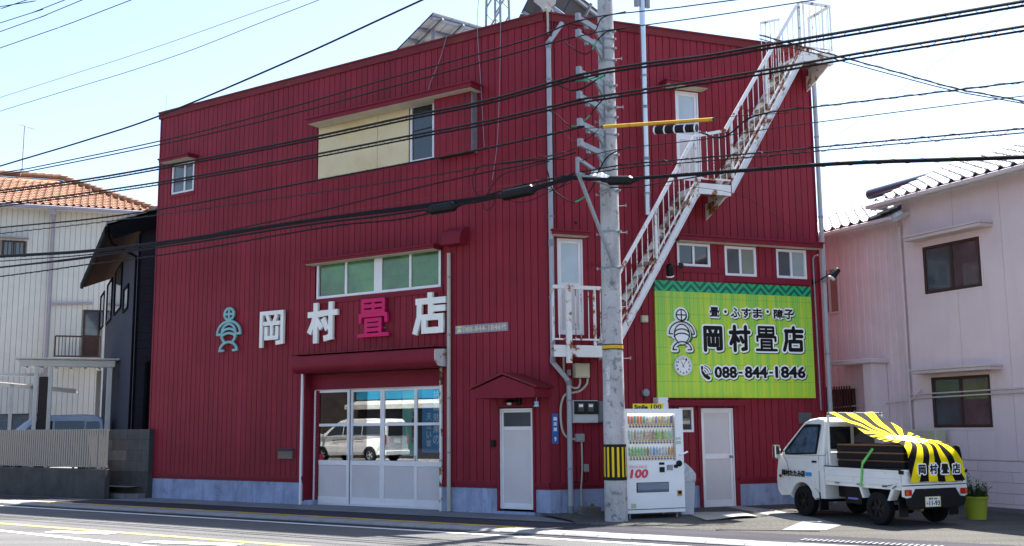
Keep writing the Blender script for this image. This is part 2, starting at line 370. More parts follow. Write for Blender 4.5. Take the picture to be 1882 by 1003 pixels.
# hatched white lines beyond the yellow centre line
hl = MB()
def hline(x0, d0, x1, d1, w):
    a, b = Vector((x0, -d0)), Vector((x1, -d1)); t = (b - a).normalized(); n = Vector((-t.y, t.x)) * w / 2
    hl.poly([(*(a - n), 0), (*(b - n), 0), (*(b + n), 0), (*(a + n), 0)])
hline(-22, 5.85, -1.0, 7.35, 0.15)
o = hl.build('white_taper_line', m_roadwhite, None, THA, FA.w(0, 0, 0.007)); tag(o, kind='structure')
for k, (xa, da_, xb, db_) in enumerate([(-5.9, 6.62, -4.6, 6.30), (-3.0, 6.85, -1.4, 6.45), (-9.5, 6.40, -8.6, 6.20)]):
    hl = MB(); hline(xa, da_, xb, db_, 0.28); o = hl.build('white_hatch_line', m_roadwhite, None, THA, FA.w(0, 0, 0.0105)); tag(o, kind='structure')
hl = MB(); hline(-16, 2.45, -12.2, 1.98, 0.10); o = hl.build('white_entry_line', m_roadwhite, None, THA, FA.w(0, 0, 0.0195)); tag(o, kind='structure')
# kerb blocks, one by one
kroot = tag(bpy.data.objects.new('kerb', None), kind='structure'); COL.objects.link(kroot); kroot.location = FA.w(0, 0, 0); kroot.rotation_euler = (0, 0, THA)
kb = MB(); kb.prism([(-0.47, 0.0), (0.0, 0.0), (0.0, 0.045), (-0.40, 0.05), (-0.47, 0.02)], -0.30, 0.292, 'x')
k0 = kb.build('kerb_block', m_kerb, kroot)
k0.location = (-24.0, -2.515, 0)
x = -24.0 + 0.6
while x < 16:
    k = share(k0, 'kerb_block', kroot, (x, -2.515 + random.uniform(-.006, .006), random.uniform(-.004, .003)), (0, 0, random.uniform(-.006, .006)))
    x += 0.6
# yellow tactile paint on the kerb side of the pavement
tp = MB()
for i in range(64):
    xx = -2.2 + i * 0.075
    tp.poly([(xx, -2.47, 0), (xx + 0.055, -2.47, 0), (xx + 0.075, -2.33 - 0.0006 * i, 0), (xx + 0.02, -2.33, 0)])
tag(tp.build('yellow_hatching', m_yel, None, THA, FA.w(0, 0, 0.0165)), kind='structure')

# forecourt in front of the flank, falling gently from wall to road
def dA(p): return -FA.loc(p).y
def fz(p):
    d = -FB.loc(p).y; return 0.018 + 0.052 * max(0.0, min(1.0, 1 - d / 4.2))
fc = MB(); nx, ny = 30, 12; idx = {}
for i in range(nx + 1):
    bx = -0.2 + 11.0 * i / nx
    # end where the strip meets the pavement
    p0 = FB.w(bx, 0.25); p1 = FB.w(bx, -1.0); d0, d1 = dA(p0), dA(p1)
    tt = (1.10 - d0) / (d1 - d0); L_ = max(0.05, tt * 1.25)
    for j in range(ny + 1):
        p = FB.w(bx, 0.25 - L_ * j / ny); idx[i, j] = fc.add([(p.x, p.y, fz(p) if j < ny else 0.0135)])
for i in range(nx):
    for j in range(ny): fc.f.append((idx[i, j], idx[i + 1, j], idx[i + 1, j + 1], idx[i, j + 1]))
tag(fc.build('forecourt', m_coarse, smooth=True), kind='structure')
def gpoly(name, pts, mat, lift, th=0.0, kind='structure', label=None, cat=None):
    """a flat slab on the forecourt from photo points (real ground positions)"""
    P = [G(x, y, 0.04) for x, y in pts]; mb = MB()
    top = [(p.x, p.y, fz(p) + lift) for p in P]; n = len(top)
    i = mb.add(top + [(a, b, c - max(th, 0.02)) for a, b, c in top])
    mb.f.append(tuple(range(i, i + n)))
    for k in range(n): mb.f.append((i + k, i + (k + 1) % n, i + n + (k + 1) % n, i + n + k))
    o = mb.build(name, mat); tag(o, label, cat, kind=kind); return o
gpoly('concrete_strip', [(1330, 933), (1350, 931.5), (1415, 938), (1502, 952), (1476, 957.5), (1400, 945)], m_kerb, 0.004)
gpoly('concrete_slab', [(1437, 971.5), (1474, 957.8), (1502, 952.6), (1548, 962.5), (1518, 972)], m_kerb, 0.006)
ri = MB()
ridge_pts = []
for i in range(22):
    p = G(1322 + i * 8.6, 976 + i * 0.12); ri.box(p.x - .05, p.x + .03, p.y - .03, p.y + .03, 0.0, 0.026)
tag(ri.build('ramp_grooves', m_walk), kind='structure')
# lid handle of the inspection slab
hd = MB(); p = G(1491, 963, 0.03); hd.lathe([(0.07, 0), (0.07, 0.012), (0.05, 0.014)], (p.x, p.y, fz(p) + 0.004), 14)
tag(hd.build('slab_handle', m_galv), kind='structure')
# loose bent steel ramp plate
rp = MB(); A_, B_, C_, D_ = G(1255, 943, .05), G(1362, 941.5, .05), G(1394, 951.5, .04), G(1298, 957.5, .04)
nn = 14; rows = []
for j in range(5):
    r_ = []
    for i in range(nn + 1):
        a = A_.lerp(B_, i / nn); b = D_.lerp(C_, i / nn); p = a.lerp(b, j / 4)
        r_.append((p.x, p.y, fz(p) + 0.012 + 0.075 * (i / nn) ** 1.6 * sin(pi * min(1, .15 + .85 * i / nn)) * (j / 4) + 0.012 * j / 4))
    rows.append(r_)
ids = [rp.add(r_) for r_ in rows]; idb = [rp.add([(a, b, c - 0.01) for a, b, c in r_]) for r_ in rows]
for j in range(4):
    for i in range(nn):
        rp.f.append((ids[j] + i, ids[j] + i + 1, ids[j + 1] + i + 1, ids[j + 1] + i)); rp.f.append((idb[j] + i, idb[j + 1] + i, idb[j + 1] + i + 1, idb[j] + i + 1))
for i in range(nn): rp.f.append((ids[4] + i, ids[4] + i + 1, idb[4] + i + 1, idb[4] + i)); rp.f.append((ids[0] + i, idb[0] + i, idb[0] + i + 1, ids[0] + i + 1))
for j in range(4):
    rp.f.append((ids[j], ids[j + 1], idb[j + 1], idb[j])); rp.f.append((ids[j] + nn, idb[j] + nn, idb[j + 1] + nn, ids[j + 1] + nn))
one(rp, 'ramp_plate', M('checker_plate_grey', (0.30, 0.30, 0.30), 0.6, 0.3, var=0.12, bump=0.1), 'bent grey steel ramp plate lying beside the vending machine', 'ramp plate', smooth=True)
# drain grating at the kerb
gp = G(1480, 993); gx = FA.loc(gp).x
gr, og = fthing('drain_grating', 'dark steel drain grating let into the road edge at lower right', 'grating', FA, gx, -1.85, 0.0)
mb = MB(og); mb.box(gx, gx + 2.0, -1.99, -1.71, 0.0135, 0.016); mb.build('pit', m_dark, gr)
for i in range(25):
    mb = MB(og); mb.box(gx + i * .08, gx + i * .08 + .035, -1.98, -1.72, 0.017, 0.028); mb.build('bar', m_galv, gr)
mh = MB(); p = G(1325, 995); mh.lathe([(0.30, 0), (0.30, 0.004)], (p.x, p.y, 0.008), 28)
tag(mh.build('patched_asphalt', m_walk), kind='structure')

# ================================================================== THE RED BUILDING
HT = 10.06; XA = -12.06; XB = 6.43; ZF = 0.537
bld = thing('red_building', 'three storey shop building clad in dark red vertical metal siding', 'building', K)
RA, RB = FA.rect, FB.rect
# openings (x0,x1,z0,z1)
shop = (*[FA.px(580, 800)[0], FA.px(810, 800)[0]], -0.1, FA.px(700, 681)[1])
recess = (FA.px(558, 800)[0], FA.px(811, 800)[0] - .0, -0.1, FA.px(700, 681)[1])
winS = RA((316.5, 304.5), (355, 350)); winBig = RA((583.5, 230), (800, 290.5)); win2 = RA((582, 483), (809.5, 527))
doorA = RA((917.7, 751), (981.5, 937))
opA = [recess, winS, winBig, win2, (doorA[0] - .03, doorA[1] + .03, -0.1, doorA[3] + .02)]
doorL = RB((1024, 437), (1074, 615.5)); doorU = RB((1240.5, 165.6), (1288.6, 333.5)); doorG = RB((1287, 750), (1354, 931))
w1, w2, w3 = RB((1244, 445), (1306.5, 491)), RB((1331.6, 451), (1391.5, 508.7)), RB((1426, 456.7), (1484, 513))
wG = RB((1248, 748.5), (1276, 794))
opB = [doorL, doorU, (doorG[0] - .03, doorG[1] + .03, -0.1, doorG[3] + .02), w1, w2, w3, wG]

def cut_intervals(xa, xb, z0, z1, ops):
    xm = (xa + xb) / 2; iv = [(z0, z1)]
    for a, b, c, d in ops:
        if a < xm < b:
            nv = []
            for p, q in iv:
                if d <= p or c >= q: nv.append((p, q)); continue
                if c > p: nv.append((p, c))
                if d < q: nv.append((d, q))
            iv = nv
    return [t for t in iv if t[1] - t[0] > 0.02]
def wall_cells(mb, X0, X1, z0, z1, ops, y0, y1):
    xs = sorted({X0, X1} | {v for o_ in ops for v in o_[:2] if X0 < v < X1})
    for xa, xb in zip(xs, xs[1:]):
        for p, q in cut_intervals(xa, xb, z0, z1, ops): mb.box(xa, xb, y0, y1, p, q)
mb = MB(); wall_cells(mb, XA, -0.03, ZF, HT - .02, opA, 0.024, 0.22); mb.build('front_wall', m_groove, bld, THA)
mb = MB(); wall_cells(mb, 0.03, XB, ZF, HT - .02, opB, 0.024, 0.22); mb.build('flank_wall', m_groove, bld, THB)
# siding panels, each one a part of its own
def siding(X0, X1, z0, z1, ops, rot, pitch, flip):
    n = round((X1 - X0) / pitch); w = (X1 - X0) / n
    for k in range(n):
        xa, xb = X0 + k * w + .006, X0 + (k + 1) * w - .006
        xs = sorted({xa, xb} | {v for o_ in ops for v in o_[:2] if xa + .012 < v < xb - .012})
        dy = random.uniform(-.0015, .0015)
        for a, b in zip(xs, xs[1:]):
            for p, q in cut_intervals(a, b, z0, z1, ops):
                mb = MB(); mb.prism([(a, .026), (a, .004 + dy), (a + .004, dy), (b - .004, dy), (b, .004 + dy), (b, .026)], p, q, 'z')
                mb.build('siding_panel', m_red, bld, rot)
frA = 0.055
def grow(o_, m): return (o_[0] - m, o_[1] + m, o_[2] - m, o_[3] + m)
sidA = [grow(o_, .05) if o_ in (winS, win2) else o_ for o_ in opA]
siding(XA + .05, -0.05, ZF + .10, HT - .17, sidA, THA, 0.1685, 0)
siding(0.05, XB - .05, ZF + .10, HT - .17, opB, THB, 0.1675, 0)
# corner boards, base flashing, coping
mb = MB(); c_ = .055
mb.prism([((FA.w(-c_, -.007) - K).x, (FA.w(-c_, -.007) - K).y), (Vector((0, -.0078, 0)).x, Vector((0, -.0085, 0)).y), ((FB.w(c_, -.007) - K).x, (FB.w(c_, -.007) - K).y), ((FB.w(c_, .025) - K).x, (FB.w(c_, .025) - K).y), (0, .03), ((FA.w(-c_, .025) - K).x, (FA.w(-c_, .025) - K).y)], ZF + .1, HT - .165, 'z')
mb.build('corner_board', m_redtrim, bld)
mb = MB(); mb.box(XA, XA + .05, -.008, .24, ZF, HT - .16); mb.build('edge_board', m_redtrim, bld, THA)
mb = MB(); mb.box(XB - .05, XB, -.008, .24, ZF, HT - .16); mb.build('edge_board', m_redtrim, bld, THB)
def strip(name, X0, X1, ops, z0, z1, y0, y1, rot, mat, zt=None):
    for xa, xb in [(X0, X1)]:
        xs = [X0] + sorted(v for o_ in ops if o_[2] < z1 and X0 < o_[0] < X1 for v in o_[:2]) + [X1]
        for a, b in zip(xs[0::2], xs[1::2]):
            mb = MB(); mb.box(a, b, y0, y1, z0, z1)
            if zt: mb.box(a, b, y0 + .02, y1, zt[0], zt[1])
            mb.build(name, mat, bld, rot)
strip('base_flashing', XA - .02, 0.0, opA, ZF + .03, ZF + .105, -.03, .02, THA, m_redtrim, (ZF - .03, ZF + .0299))
strip('base_flashing', 0.0, XB + .02, opB, ZF + .03, ZF + .105, -.03, .02, THB, m_redtrim, (ZF - .03, ZF + .0299))
mb = MB()
for th, xa, xb in ((THA, XA - .05, 0.0), (THB, 0.0, XB + .05)):
    mb = MB(); mb.box(xa, xb, -.055, .30, HT - .035, HT + .0); mb.box(xa, xb, -.035, .25, HT - .19, HT - .0352); mb.build('coping', m_redrust, bld, th)
# foundation
fbm = [(XA - .03, recess[0]), (recess[1] + .0, opA[4][0]), (opA[4][1], -0.002)]
for a, b in fbm:
    mb = MB(); mb.box(a, b, 0.0, .22, -.1, ZF - .031); mb.build('foundation', m_found, bld, THA, bev=.006)
for a, b in [(0.002, opB[2][0]), (opB[2][1], XB)]:
    mb = MB(); mb.box(a, b, 0.0, .22, -.1, ZF - .031); mb.build('foundation', m_found, bld, THB, bev=.006)
mb = MB(); mb.box(XA - .07, XA + .06, -.02, .0, -.1, .21); mb.build('foundation_toe', m_found, bld, THA, bev=.01)
mb = MB(); mb.box(.01, .34, -.05, -.001, -.1, .13); mb.build('foundation_toe', m_found, bld, THB, bev=.012)
mb = MB(); mb.box(opA[4][0] - .02, opA[4][1] + .02, -.04, .15, -.02, .07); mb.build('door_step', m_found, bld, THA, bev=.01)
# body of the building behind the walls (roof and far walls)
mb = MB(); pts = [FA.w(-.2, .26), FA.w(XA, .26), FA.w(XA, 9.0), FB.w(XB, 9.0), FB.w(XB, .26), FB.w(.2, .26)]
P2 = [((p - K).x, (p - K).y) for p in pts]
top = [(a, b, HT - .35) for a, b in P2]; mb.poly(top)
mb.build('roof', M('flat_roof_sheet', (0.2, 0.2, 0.2), .8), bld)
mb = MB(); mb.box(XA, XA + .2, .241, 9.0, -.1, HT - .03); mb.build('side_wall', m_red, bld, THA)
mb = MB(); mb.box(XB - .2, XB, .241, 9.0, -.1, HT - .03); mb.build('side_wall', M('low_bounce_dull_red', (.11, .022, .028), .7, var=.15), bld, THB)  # unseen side; colour dulled to cut red bounce onto the annex

# ---- windows, hoods and doors of the red building
def hood(F, rot, xa, xb, ztop, proj, soff=m_cream, drop=.10, lip=.035):
    mb = MB(); mb.box(xa, xb, -proj - .03, 0.0, ztop - lip, ztop); mb.box(xa + .02, xb - .02, -proj, -.001, ztop - drop, ztop - lip - .0004)
    h_ = mb.build('window_hood', m_redtrim, bld, rot)
    mb = MB(); mb.box(xa + .05, xb - .05, -proj + .03, -.002, ztop - drop - .012, ztop - drop - .0004); mb.build('soffit', soff, h_, 0)
    return h_
def win(rot, r, fw, cols, panes, fmat=m_alu, y=.005, dep=.07, mids=(), trim=None, name='window'):
    """cols: list of (x0,x1) pane spans; panes: material for each"""
    x0, x1, z0, z1 = r
    mb = MB(); mb.ring(x0, x1, z0, z1, fw, y, y + dep)
    xs = sorted(cols)
    for (a, b), (c, d) in zip(xs, xs[1:]): mb.box(b, c, y + .008, y + dep, z0 + fw, z1 - fw)
    wo_ = mb.build(name, fmat, bld, rot, bev=.004)
    for (a, b), pm in zip(xs, panes):
        mb = MB(); mb.box(a, b, y + .035, y + .041, z0 + fw, z1 - fw); mb.build('pane', pm, wo_)
    mb = MB(); mb.box(x0 - .005, x1 + .005, .215, .225, z0 - .005, z1 + .005); mb.build('backing', m_dark, wo_)
    return wo_
m_greenglass = M('green_blind_glass', (0.062, 0.165, 0.055), 0.12, var=0.55, vs=0.9, streak=0.5, sscale=(.4, .4, 14), spec=0.7)
m_skyglass = M('sky_reflection_glass', (0.40, 0.46, 0.50), 0.12, var=0.12, vs=2, spec=0.9)  # pale blue of the mirrored sky put into the glass base colour
def pxs(F, y, *xs): return [F.px(x, y)[0] for x in xs]
# small left window
a = pxs(FA, 330, 320, 337, 339.5, 353); win(THA, winS, .05, [(winS[0] + .05, a[1]), (a[2], winS[1] - .05)], [m_ggrey, m_ggrey])
hood(FA, THA, FA.px(290, 296, -.35)[0], FA.px(345.5, 283, -.35)[0] + .0, FA.px(290, 292, -.35)[1], .34)
mb = MB(); mb.box(winS[0] - .05, winS[1] + .05, -.02, .01, winS[2] - .09, winS[2] - .004); mb.build('sill', m_redtrim, bld, THA)
# second floor window strip
c = pxs(FA, 500, 588, 633, 637, 686.5, 701, 751, 755, 806); win(THA, win2, .06, list(zip(c[0::2], c[1::2])), [m_greenglass] * 4)
zz = FA.px(690, 461, -.28)[1]
hood(FA, THA, FA.px(557, 478, -.28)[0], FA.px(798, 447, -.28)[0], zz, .28)
mb = MB(); mb.box(win2[0] - .07, win2[1] + .07, -.022, .01, win2[2] - .12, win2[2] - .004); mb.build('sill', m_redtrim, bld, THA)
# top window: three cream boards, one sash, red shutter case
bx = pxs(FA, 270, 584, 636, 692.5, 750, 753, 797)
for i in range(3):
    mb = MB(); z0 = winBig[2]; mb.box(bx[i] + .004, bx[i + 1] - .004, .02 - .006 * (i % 2), .05, z0, winBig[3]); mb.build('cream_board', m_creampanel, bld, THA)
win(THA, (bx[4], bx[5], winBig[2], winBig[3] - .03), .05, [(bx[4] + .05, bx[5] - .05)], [m_gdark], y=.01)
sc = (FA.px(797.6, 250, -.2)[0], FA.px(866, 250, -.2)[0], FA.px(797.6, 289, -.2)[1], FA.px(797.6, 171, -.2)[1])
mb = MB(); mb.box(sc[0], sc[1], -.185, -.001, sc[2], sc[3]); sco = mb.build('shutter_case', m_groove, bld, THA)
for i in range(6):
    w_ = (sc[1] - sc[0]) / 6; mb = MB(); mb.box(sc[0] + i * w_ + .005, sc[0] + (i + 1) * w_ - .005, -.20, -.1852, sc[2], sc[3] - .08); mb.build('case_panel', m_red, sco)
mb = MB(); mb.box(sc[1] + .0005, sc[1] + .012, -.195, -.001, sc[2] - .02, sc[3]); mb.build('case_end', m_galv, sco)
mb = MB(); mb.box(sc[0], sc[1], -.202, -.1852, sc[3] - .078, sc[3]); mb.build('case_head', m_galv, sco)
hx0, hx1 = FA.px(560, 217, -.45)[0], FA.px(865, 149, -.45)[0]
hood(FA, THA, hx0, hx1, FA.px(720, 180, -.45)[1], .42, drop=.13)
mb = MB(); mb.box(winBig[0] - .05, sc[0], .0, .02, winBig[2] - .06, winBig[2] - .003); mb.build('sill', m_redtrim, bld, THA)
# cowl vent
v = RA((815, 419), (850, 447), -.2); vx0, vx1, vz0, vz1 = v; pf = []
for k in range(9):
    t = k / 8 * pi / 2; pf.append((-.30 * sin(t), vz0 + .06 + (vz1 - vz0 - .06) * cos(t)))
mb = MB(); mb.prism([(0, vz0)] + [(0, vz1)] + pf[1:] + [(-.30, vz0)], vx0, vx1, 'x'); mb.build('vent_cowl', m_redtrim, bld, THA)
# roller shutter housing over the shop front
rz0, rz1 = FA.px(544, 686, -.40)[1], FA.px(535, 655.6, -.40)[1]; rx0, rx1 = FA.px(536, 660, -.40)[0], FA.px(798, 655, -.40)[0]
pf = [(0, rz1 + .03), (-.40, rz1), (-.42, rz1 - .05)] + [(-.22 - .20 * cos(t), rz0 + .17 - .17 * sin(t)) for t in [k * pi / 2 / 6 for k in range(7)]] + [(0, rz0)]
mb = MB(); mb.prism([(p[0], p[1]) for p in pf], rx0, rx1, 'x'); rs = mb.build('shutter_housing', m_redtrim, bld, THA, smooth=True)
mb = MB(); mb.box(rx0 - .02, rx1 + .03, -.44, 0.0, rz1 + .0305, rz1 + .05); mb.build('housing_flashing', m_redrust, rs)
mb = MB(); mb.prism([(p[0] * .94 - .01, (p[1] - rz0) * .9 + rz0 + .02) for p in pf], rx1 + .001, rx1 + .02, 'x'); mb.build('housing_end_cap', m_rustwhite, rs, smooth=True)
# shop recess: reveal and guide rails
rec = recess; dz1 = FA.px(690, 713, .28)[1]
mb = MB(); mb.box(rec[0] + .03, rec[0] + .24, .24, .30, 0.1, dz1 + .05); mb.box(rec[0] - .01, rec[0] + .025, .0, .30, 0.1, rec[3]); mb.box(rec[0] + .025, rec[1], .22, .30, dz1, rec[3]); mb.box(rec[0], rec[1], .02, .22, rec[3], rec[3] + .03)
mb.build('shop_reveal', m_redtrim, bld, THA)
mb = MB(); mb.box(rec[0] - .075, rec[0] - .02, -.04, .0, 0.02, rz0 + .02); mb.build('shutter_rail', m_alu, bld, THA)
mb = MB(); mb.box(rec[1] - .02, rec[1] + .035, -.04, .0, 0.02, rz0 + .02); mb.build('shutter_rail', m_rustwhite, bld, THA)
mb = MB(); mb.box(rec[0] - .02, rec[0] + .25, .02, .3, -.05, .115); mb.build('reveal_plinth', m_found, bld, THA, bev=.01)
# four glazed sliding doors
yD = .24
dx = [FA.px(580, 800, yD)[0], FA.px(641, 800, yD)[0], FA.px(699.3, 800, yD)[0], FA.px(762, 800, yD)[0], FA.px(811, 800, yD)[0] + .06]
zt = FA.px(640, 716, yD)[1]; zb = .05
def zpx(y_at_640): return FA.px(640, y_at_640, yD)[1]
zm0, zm1 = zpx(783), zpx(778); zl0, zl1 = zpx(855), zpx(846); zb1 = zpx(914)
mb = MB(); mb.box(dx[0] - .03, dx[4], yD - .01, yD + .16, zt + .004, zt + .05); mb.box(dx[0] - .03, dx[4], yD - .01, yD + .16, zb - .06, zb - .004); mb.box(dx[0] - .05, dx[0] - .002, yD - .01, yD + .16, zb, zt + .003); mb.build('door_track', m_alu, bld, THA)
for i in range(4):
    x0, x1 = dx[i], dx[i + 1]; yy = yD + (.05 if i in (1, 2) else .0); ex = .03 if i in (1,) else .0
    st = .06
    mb = MB(); mb.box(x0, x0 + st, yy, yy + .04, zb, zt); mb.box(x1 - st, x1 - .003, yy, yy + .04, zb, zt)
    for p, q in ((zt - .05, zt), (zm0, zm1), (zl0, zl1), (zb, zb1)): mb.box(x0 + st, x1 - st, yy + .002, yy + .038, p, q)
    d_ = mb.build('sliding_door', m_alu, bld, THA, bev=.003)
    for p, q in ((zm1, zt - .05), (zl1, zm0)):
        mb = MB(); mb.box(x0 + st - .005, x1 - st + .005, yy + .018, yy + .022, p - .005, q + .005); mb.build('pane', m_clear, d_)
    mb = MB(); mb.box(x0 + st - .005, x1 - st + .005, yy + .014, yy + .026, zb1 - .005, zl0 + .005); mb.build('kick_panel', m_aluw, d_)
    mb = MB(); hx = x1 - .035 if i in (0, 2) else x0 + .03; mb.box(hx - .01, hx + .01, yy - .006, yy, 1.0, 1.12); mb.build('handle', m_galv, d_)
# shop room behind the doors
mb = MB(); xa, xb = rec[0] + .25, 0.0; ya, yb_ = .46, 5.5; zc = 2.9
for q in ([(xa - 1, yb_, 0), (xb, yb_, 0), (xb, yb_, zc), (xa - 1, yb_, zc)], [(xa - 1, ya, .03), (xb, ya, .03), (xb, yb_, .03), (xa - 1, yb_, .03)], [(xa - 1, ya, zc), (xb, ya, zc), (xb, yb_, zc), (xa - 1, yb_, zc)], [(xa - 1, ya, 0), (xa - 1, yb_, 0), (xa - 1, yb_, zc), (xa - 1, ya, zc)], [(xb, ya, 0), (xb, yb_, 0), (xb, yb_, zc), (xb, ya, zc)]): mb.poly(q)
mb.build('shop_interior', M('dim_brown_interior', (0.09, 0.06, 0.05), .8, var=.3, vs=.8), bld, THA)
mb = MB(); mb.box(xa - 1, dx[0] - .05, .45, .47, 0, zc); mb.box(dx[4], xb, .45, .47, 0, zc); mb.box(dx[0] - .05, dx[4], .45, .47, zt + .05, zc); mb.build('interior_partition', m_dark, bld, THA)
# narrow door with gabled canopy
def leaf_door(rot, r, zg, zr, zb1, glass, y=.03, st=.055, panel=m_aluw, mid=None, knob=None, name='door'):
    x0, x1, z0, z1 = r
    mb = MB(); mb.ring(x0, x1, z0, z1, .035, y - .02, y + .08); fr_ = mb.build(name, m_alu, bld, rot, bev=.003)
    a, b = x0 + .037, x1 - .037
    mb = MB(); mb.box(a, a + st, y, y + .035, z0 + .037, z1 - .037); mb.box(b - st, b, y, y + .035, z0 + .037, z1 - .037)
    mb.box(a + st, b - st, y + .001, y + .034, z1 - .037 - st, z1 - .037); mb.box(a + st, b - st, y + .001, y + .034, z0 + .037, zb1); mb.box(a + st, b - st, y + .001, y + .034, zr, zg)
    mb.build('leaf', m_alu, fr_, bev=.003)
    mb = MB(); mb.box(a + st - .004, b - st + .004, y + .014, y + .02, zg - .004, z1 - .033 - st); mb.build('pane', glass, fr_)
    mb = MB(); mb.box(a + st - .004, b - st + .004, y + .012, y + .022, zb1 - .004, zr + .004); mb.build('panel', panel, fr_)
    mb = MB(); mb.box(x0, x1, .2, .21, z0, z1); mb.build('backing', m_dark, fr_)
    if knob:
        mb = MB(); mb.lathe([(.03, 0), (.03, -.012), (.012, -.016), (.012, -.04), (.026, -.045), (.028, -.07), (.018, -.08)], (knob[0], y, knob[1]), 14, 'y'); mb.build('knob', m_galv, fr_, smooth=True)
    return fr_
leaf_door(THA, doorA, FA.px(950, 783.5)[1], FA.px(950, 790)[1], FA.px(950, 925)[1], m_ggrey, st=.04)
mb = MB(); mb.box(doorA[0] - .05, doorA[0] - .002, -.03, .05, .07, doorA[3] + .03); mb.box(doorA[1] + .002, doorA[1] + .05, -.03, .05, .07, doorA[3] + .03); mb.box(doorA[0] - .05, doorA[1] + .05, -.03, .05, doorA[3] + .031, doorA[3] + .08); mb.build('door_trim', m_redtrim, bld, THA)
cp = .62; cx0, cx1, cxm = FA.px(862, 714, -cp)[0], FA.px(985, 712, -cp)[0], FA.px(915, 684, -cp)[0]
cz0, cz1, czb = FA.px(862, 716, -cp)[1], FA.px(915, 688, -cp)[1], FA.px(915, 731, -cp)[1]
cxm = (cx0 + cx1) / 2
mb = MB(); mb.prism([(cx0 + .06, czb), (cx1 - .06, czb), (cx1 - .06, cz0), (cxm, cz1 - .03), (cx0 + .06, cz0)], -cp + .04, 0, 'y'); cn = mb.build('door_canopy', m_redtrim, bld, THA)
for sgn, xe in ((1, cx0), (-1, cx1)):
    mb = MB(); mb.prism([(xe, cz0), (cxm, cz1), (cxm, cz1 + .045), (xe - sgn * .02, cz0 + .04)], -cp, -.001, 'y'); mb.build('canopy_slope', m_redrust, cn)
# flank doors and windows
leaf_door(THB, doorL, FB.px(1048, 519)[1], FB.px(1048, 526)[1], FB.px(1048, 606)[1], m_skyglass)
leaf_door(THB, doorU, FB.px(1265, 246)[1], FB.px(1265, 256)[1], FB.px(1265, 322)[1], m_skyglass, knob=(doorU[1] - .09, FB.px(1265, 251)[1]))
leaf_door(THB, doorG, FB.px(1320, 834)[1], FB.px(1320, 843)[1], FB.px(1320, 919)[1], m_aluw, knob=(FB.px(1344, 839)[0], FB.px(1344, 839)[1]))
mb = MB(); r = doorG; mb.box(r[0] - .075, r[0] - .002, -.03, .05, .05, r[3] + .03); mb.box(r[1] + .002, r[1] + .085, -.03, .05, .05, r[3] + .03); mb.build('door_trim', m_redtrim, bld, THB)
hood(FB, THB, FB.px(1015, 424, -.25)[0], FB.px(1088, 424, -.25)[0], FB.px(1048, 421.5, -.25)[1], .24)
hood(FB, THB, FB.px(1224, 148, -.3)[0], FB.px(1306, 150, -.3)[0], FB.px(1265, 148, -.3)[1], .3)
hood(FB, THB, FB.px(1246, 433, -.2)[0], FB.px(1514, 447, -.2)[0], FB.px(1380, 437, -.2)[1], .2, drop=.13)
hood(FB, THB, FB.px(1226, 735, -.2)[0], FB.px(1372, 737, -.2)[0], FB.px(1300, 735.5, -.2)[1], .2, soff=m_redtrim)
for r, mm in ((w1, [m_gdark, m_gdark]), (w2, [m_ggrey, M('pale_blind_glass', (.20, .21, .17), .1, spec=.8)]), (w3, [m_ggrey, M('pale_curtain_glass', (.30, .34, .34), .1, spec=.8)])):
    xm = (r[0] + r[1]) / 2; win(THB, r, .055, [(r[0] + .055, xm - .025), (xm + .025, r[1] - .055)], mm)
win(THB, wG, .05, [(wG[0] + .05, wG[1] - .05)], [m_gdark])
mb = MB(); mb.box(FB.px(1243, 490)[0], FB.px(1331, 490)[0], -.02, .0, w1[2] - .13, w1[2] - .006); mb.build('sill', m_redtrim, bld, THB)
mb = MB(); mb.box(FB.px(1332, 510)[0], FB.px(1489, 512)[0], -.02, .0, w2[2] - .13, w2[2] - .006); mb.build('sill', m_redtrim, bld, THB)
mb = MB(); mb.box(FB.px(1076, 486)[0], FB.px(1112, 486)[0], -.012, .0, FB.px(1090, 487)[1], FB.px(1090, 483)[1]); mb.build('joint_strip', m_redtrim, bld, THB)

# ================================================================== LETTERS AND SIGNS ON THE SHOP FRONT
def letter(name, key, tl, br, mat, label, w):
    x0, x1, z0, z1 = FA.rect(tl, br, -.12)
    t, og = fthing(name, label, 'sign letter', FA, (x0 + x1) / 2, -.05, z0, 'raised letters of the shop name')
    sc_ = w * (x1 - x0); h = sc_ / 2
    mb = MB(og); strokes(mb, KJ[key], x0 + h, x1 - h, z0 + h, z1 - h, -.115, -.05, sc_); mb.build('letter_face', mat, t)
    mb = MB(og)
    for (ax, az) in ((.2, .25), (.8, .25), (.2, .8), (.8, .8)):
        mb.box(x0 + ax * (x1 - x0) - .01, x0 + ax * (x1 - x0) + .01, -.0495, .0, z0 + az * (z1 - z0) - .01, z0 + az * (z1 - z0) + .01)
    mb.build('fixing_pins', m_galv, t)
letter('sign_letter', 'oka', (474, 569), (523, 636), m_letter, 'raised off white character next to the teal emblem on the wall', .105)
letter('sign_letter', 'mura', (564.6, 558), (619, 628), m_letter, 'raised off white character left of the magenta one', .14)
letter('sign_letter', 'tatami', (656.7, 549), (713.7, 620), m_magenta, 'raised magenta character in the row of wall letters', .088)
letter('sign_letter', 'ten', (757, 540), (818.7, 613), m_letter, 'raised off white character beside the beige drainpipe', .145)
x0, x1, z0, z1 = FA.rect((399, 565), (442, 647), -.08)
t, og = fthing('wall_emblem', 'teal metal emblem of arcs and a crossed ring on red wall', 'emblem', FA, (x0 + x1) / 2, -.05, z0)
mb = MB(og); strokes(mb, EMBLEM, x0 + .03, x1 - .03, z0 + .03, z1 - .03, -.09, -.05, .055); mb.build('arcs', m_teal, t)
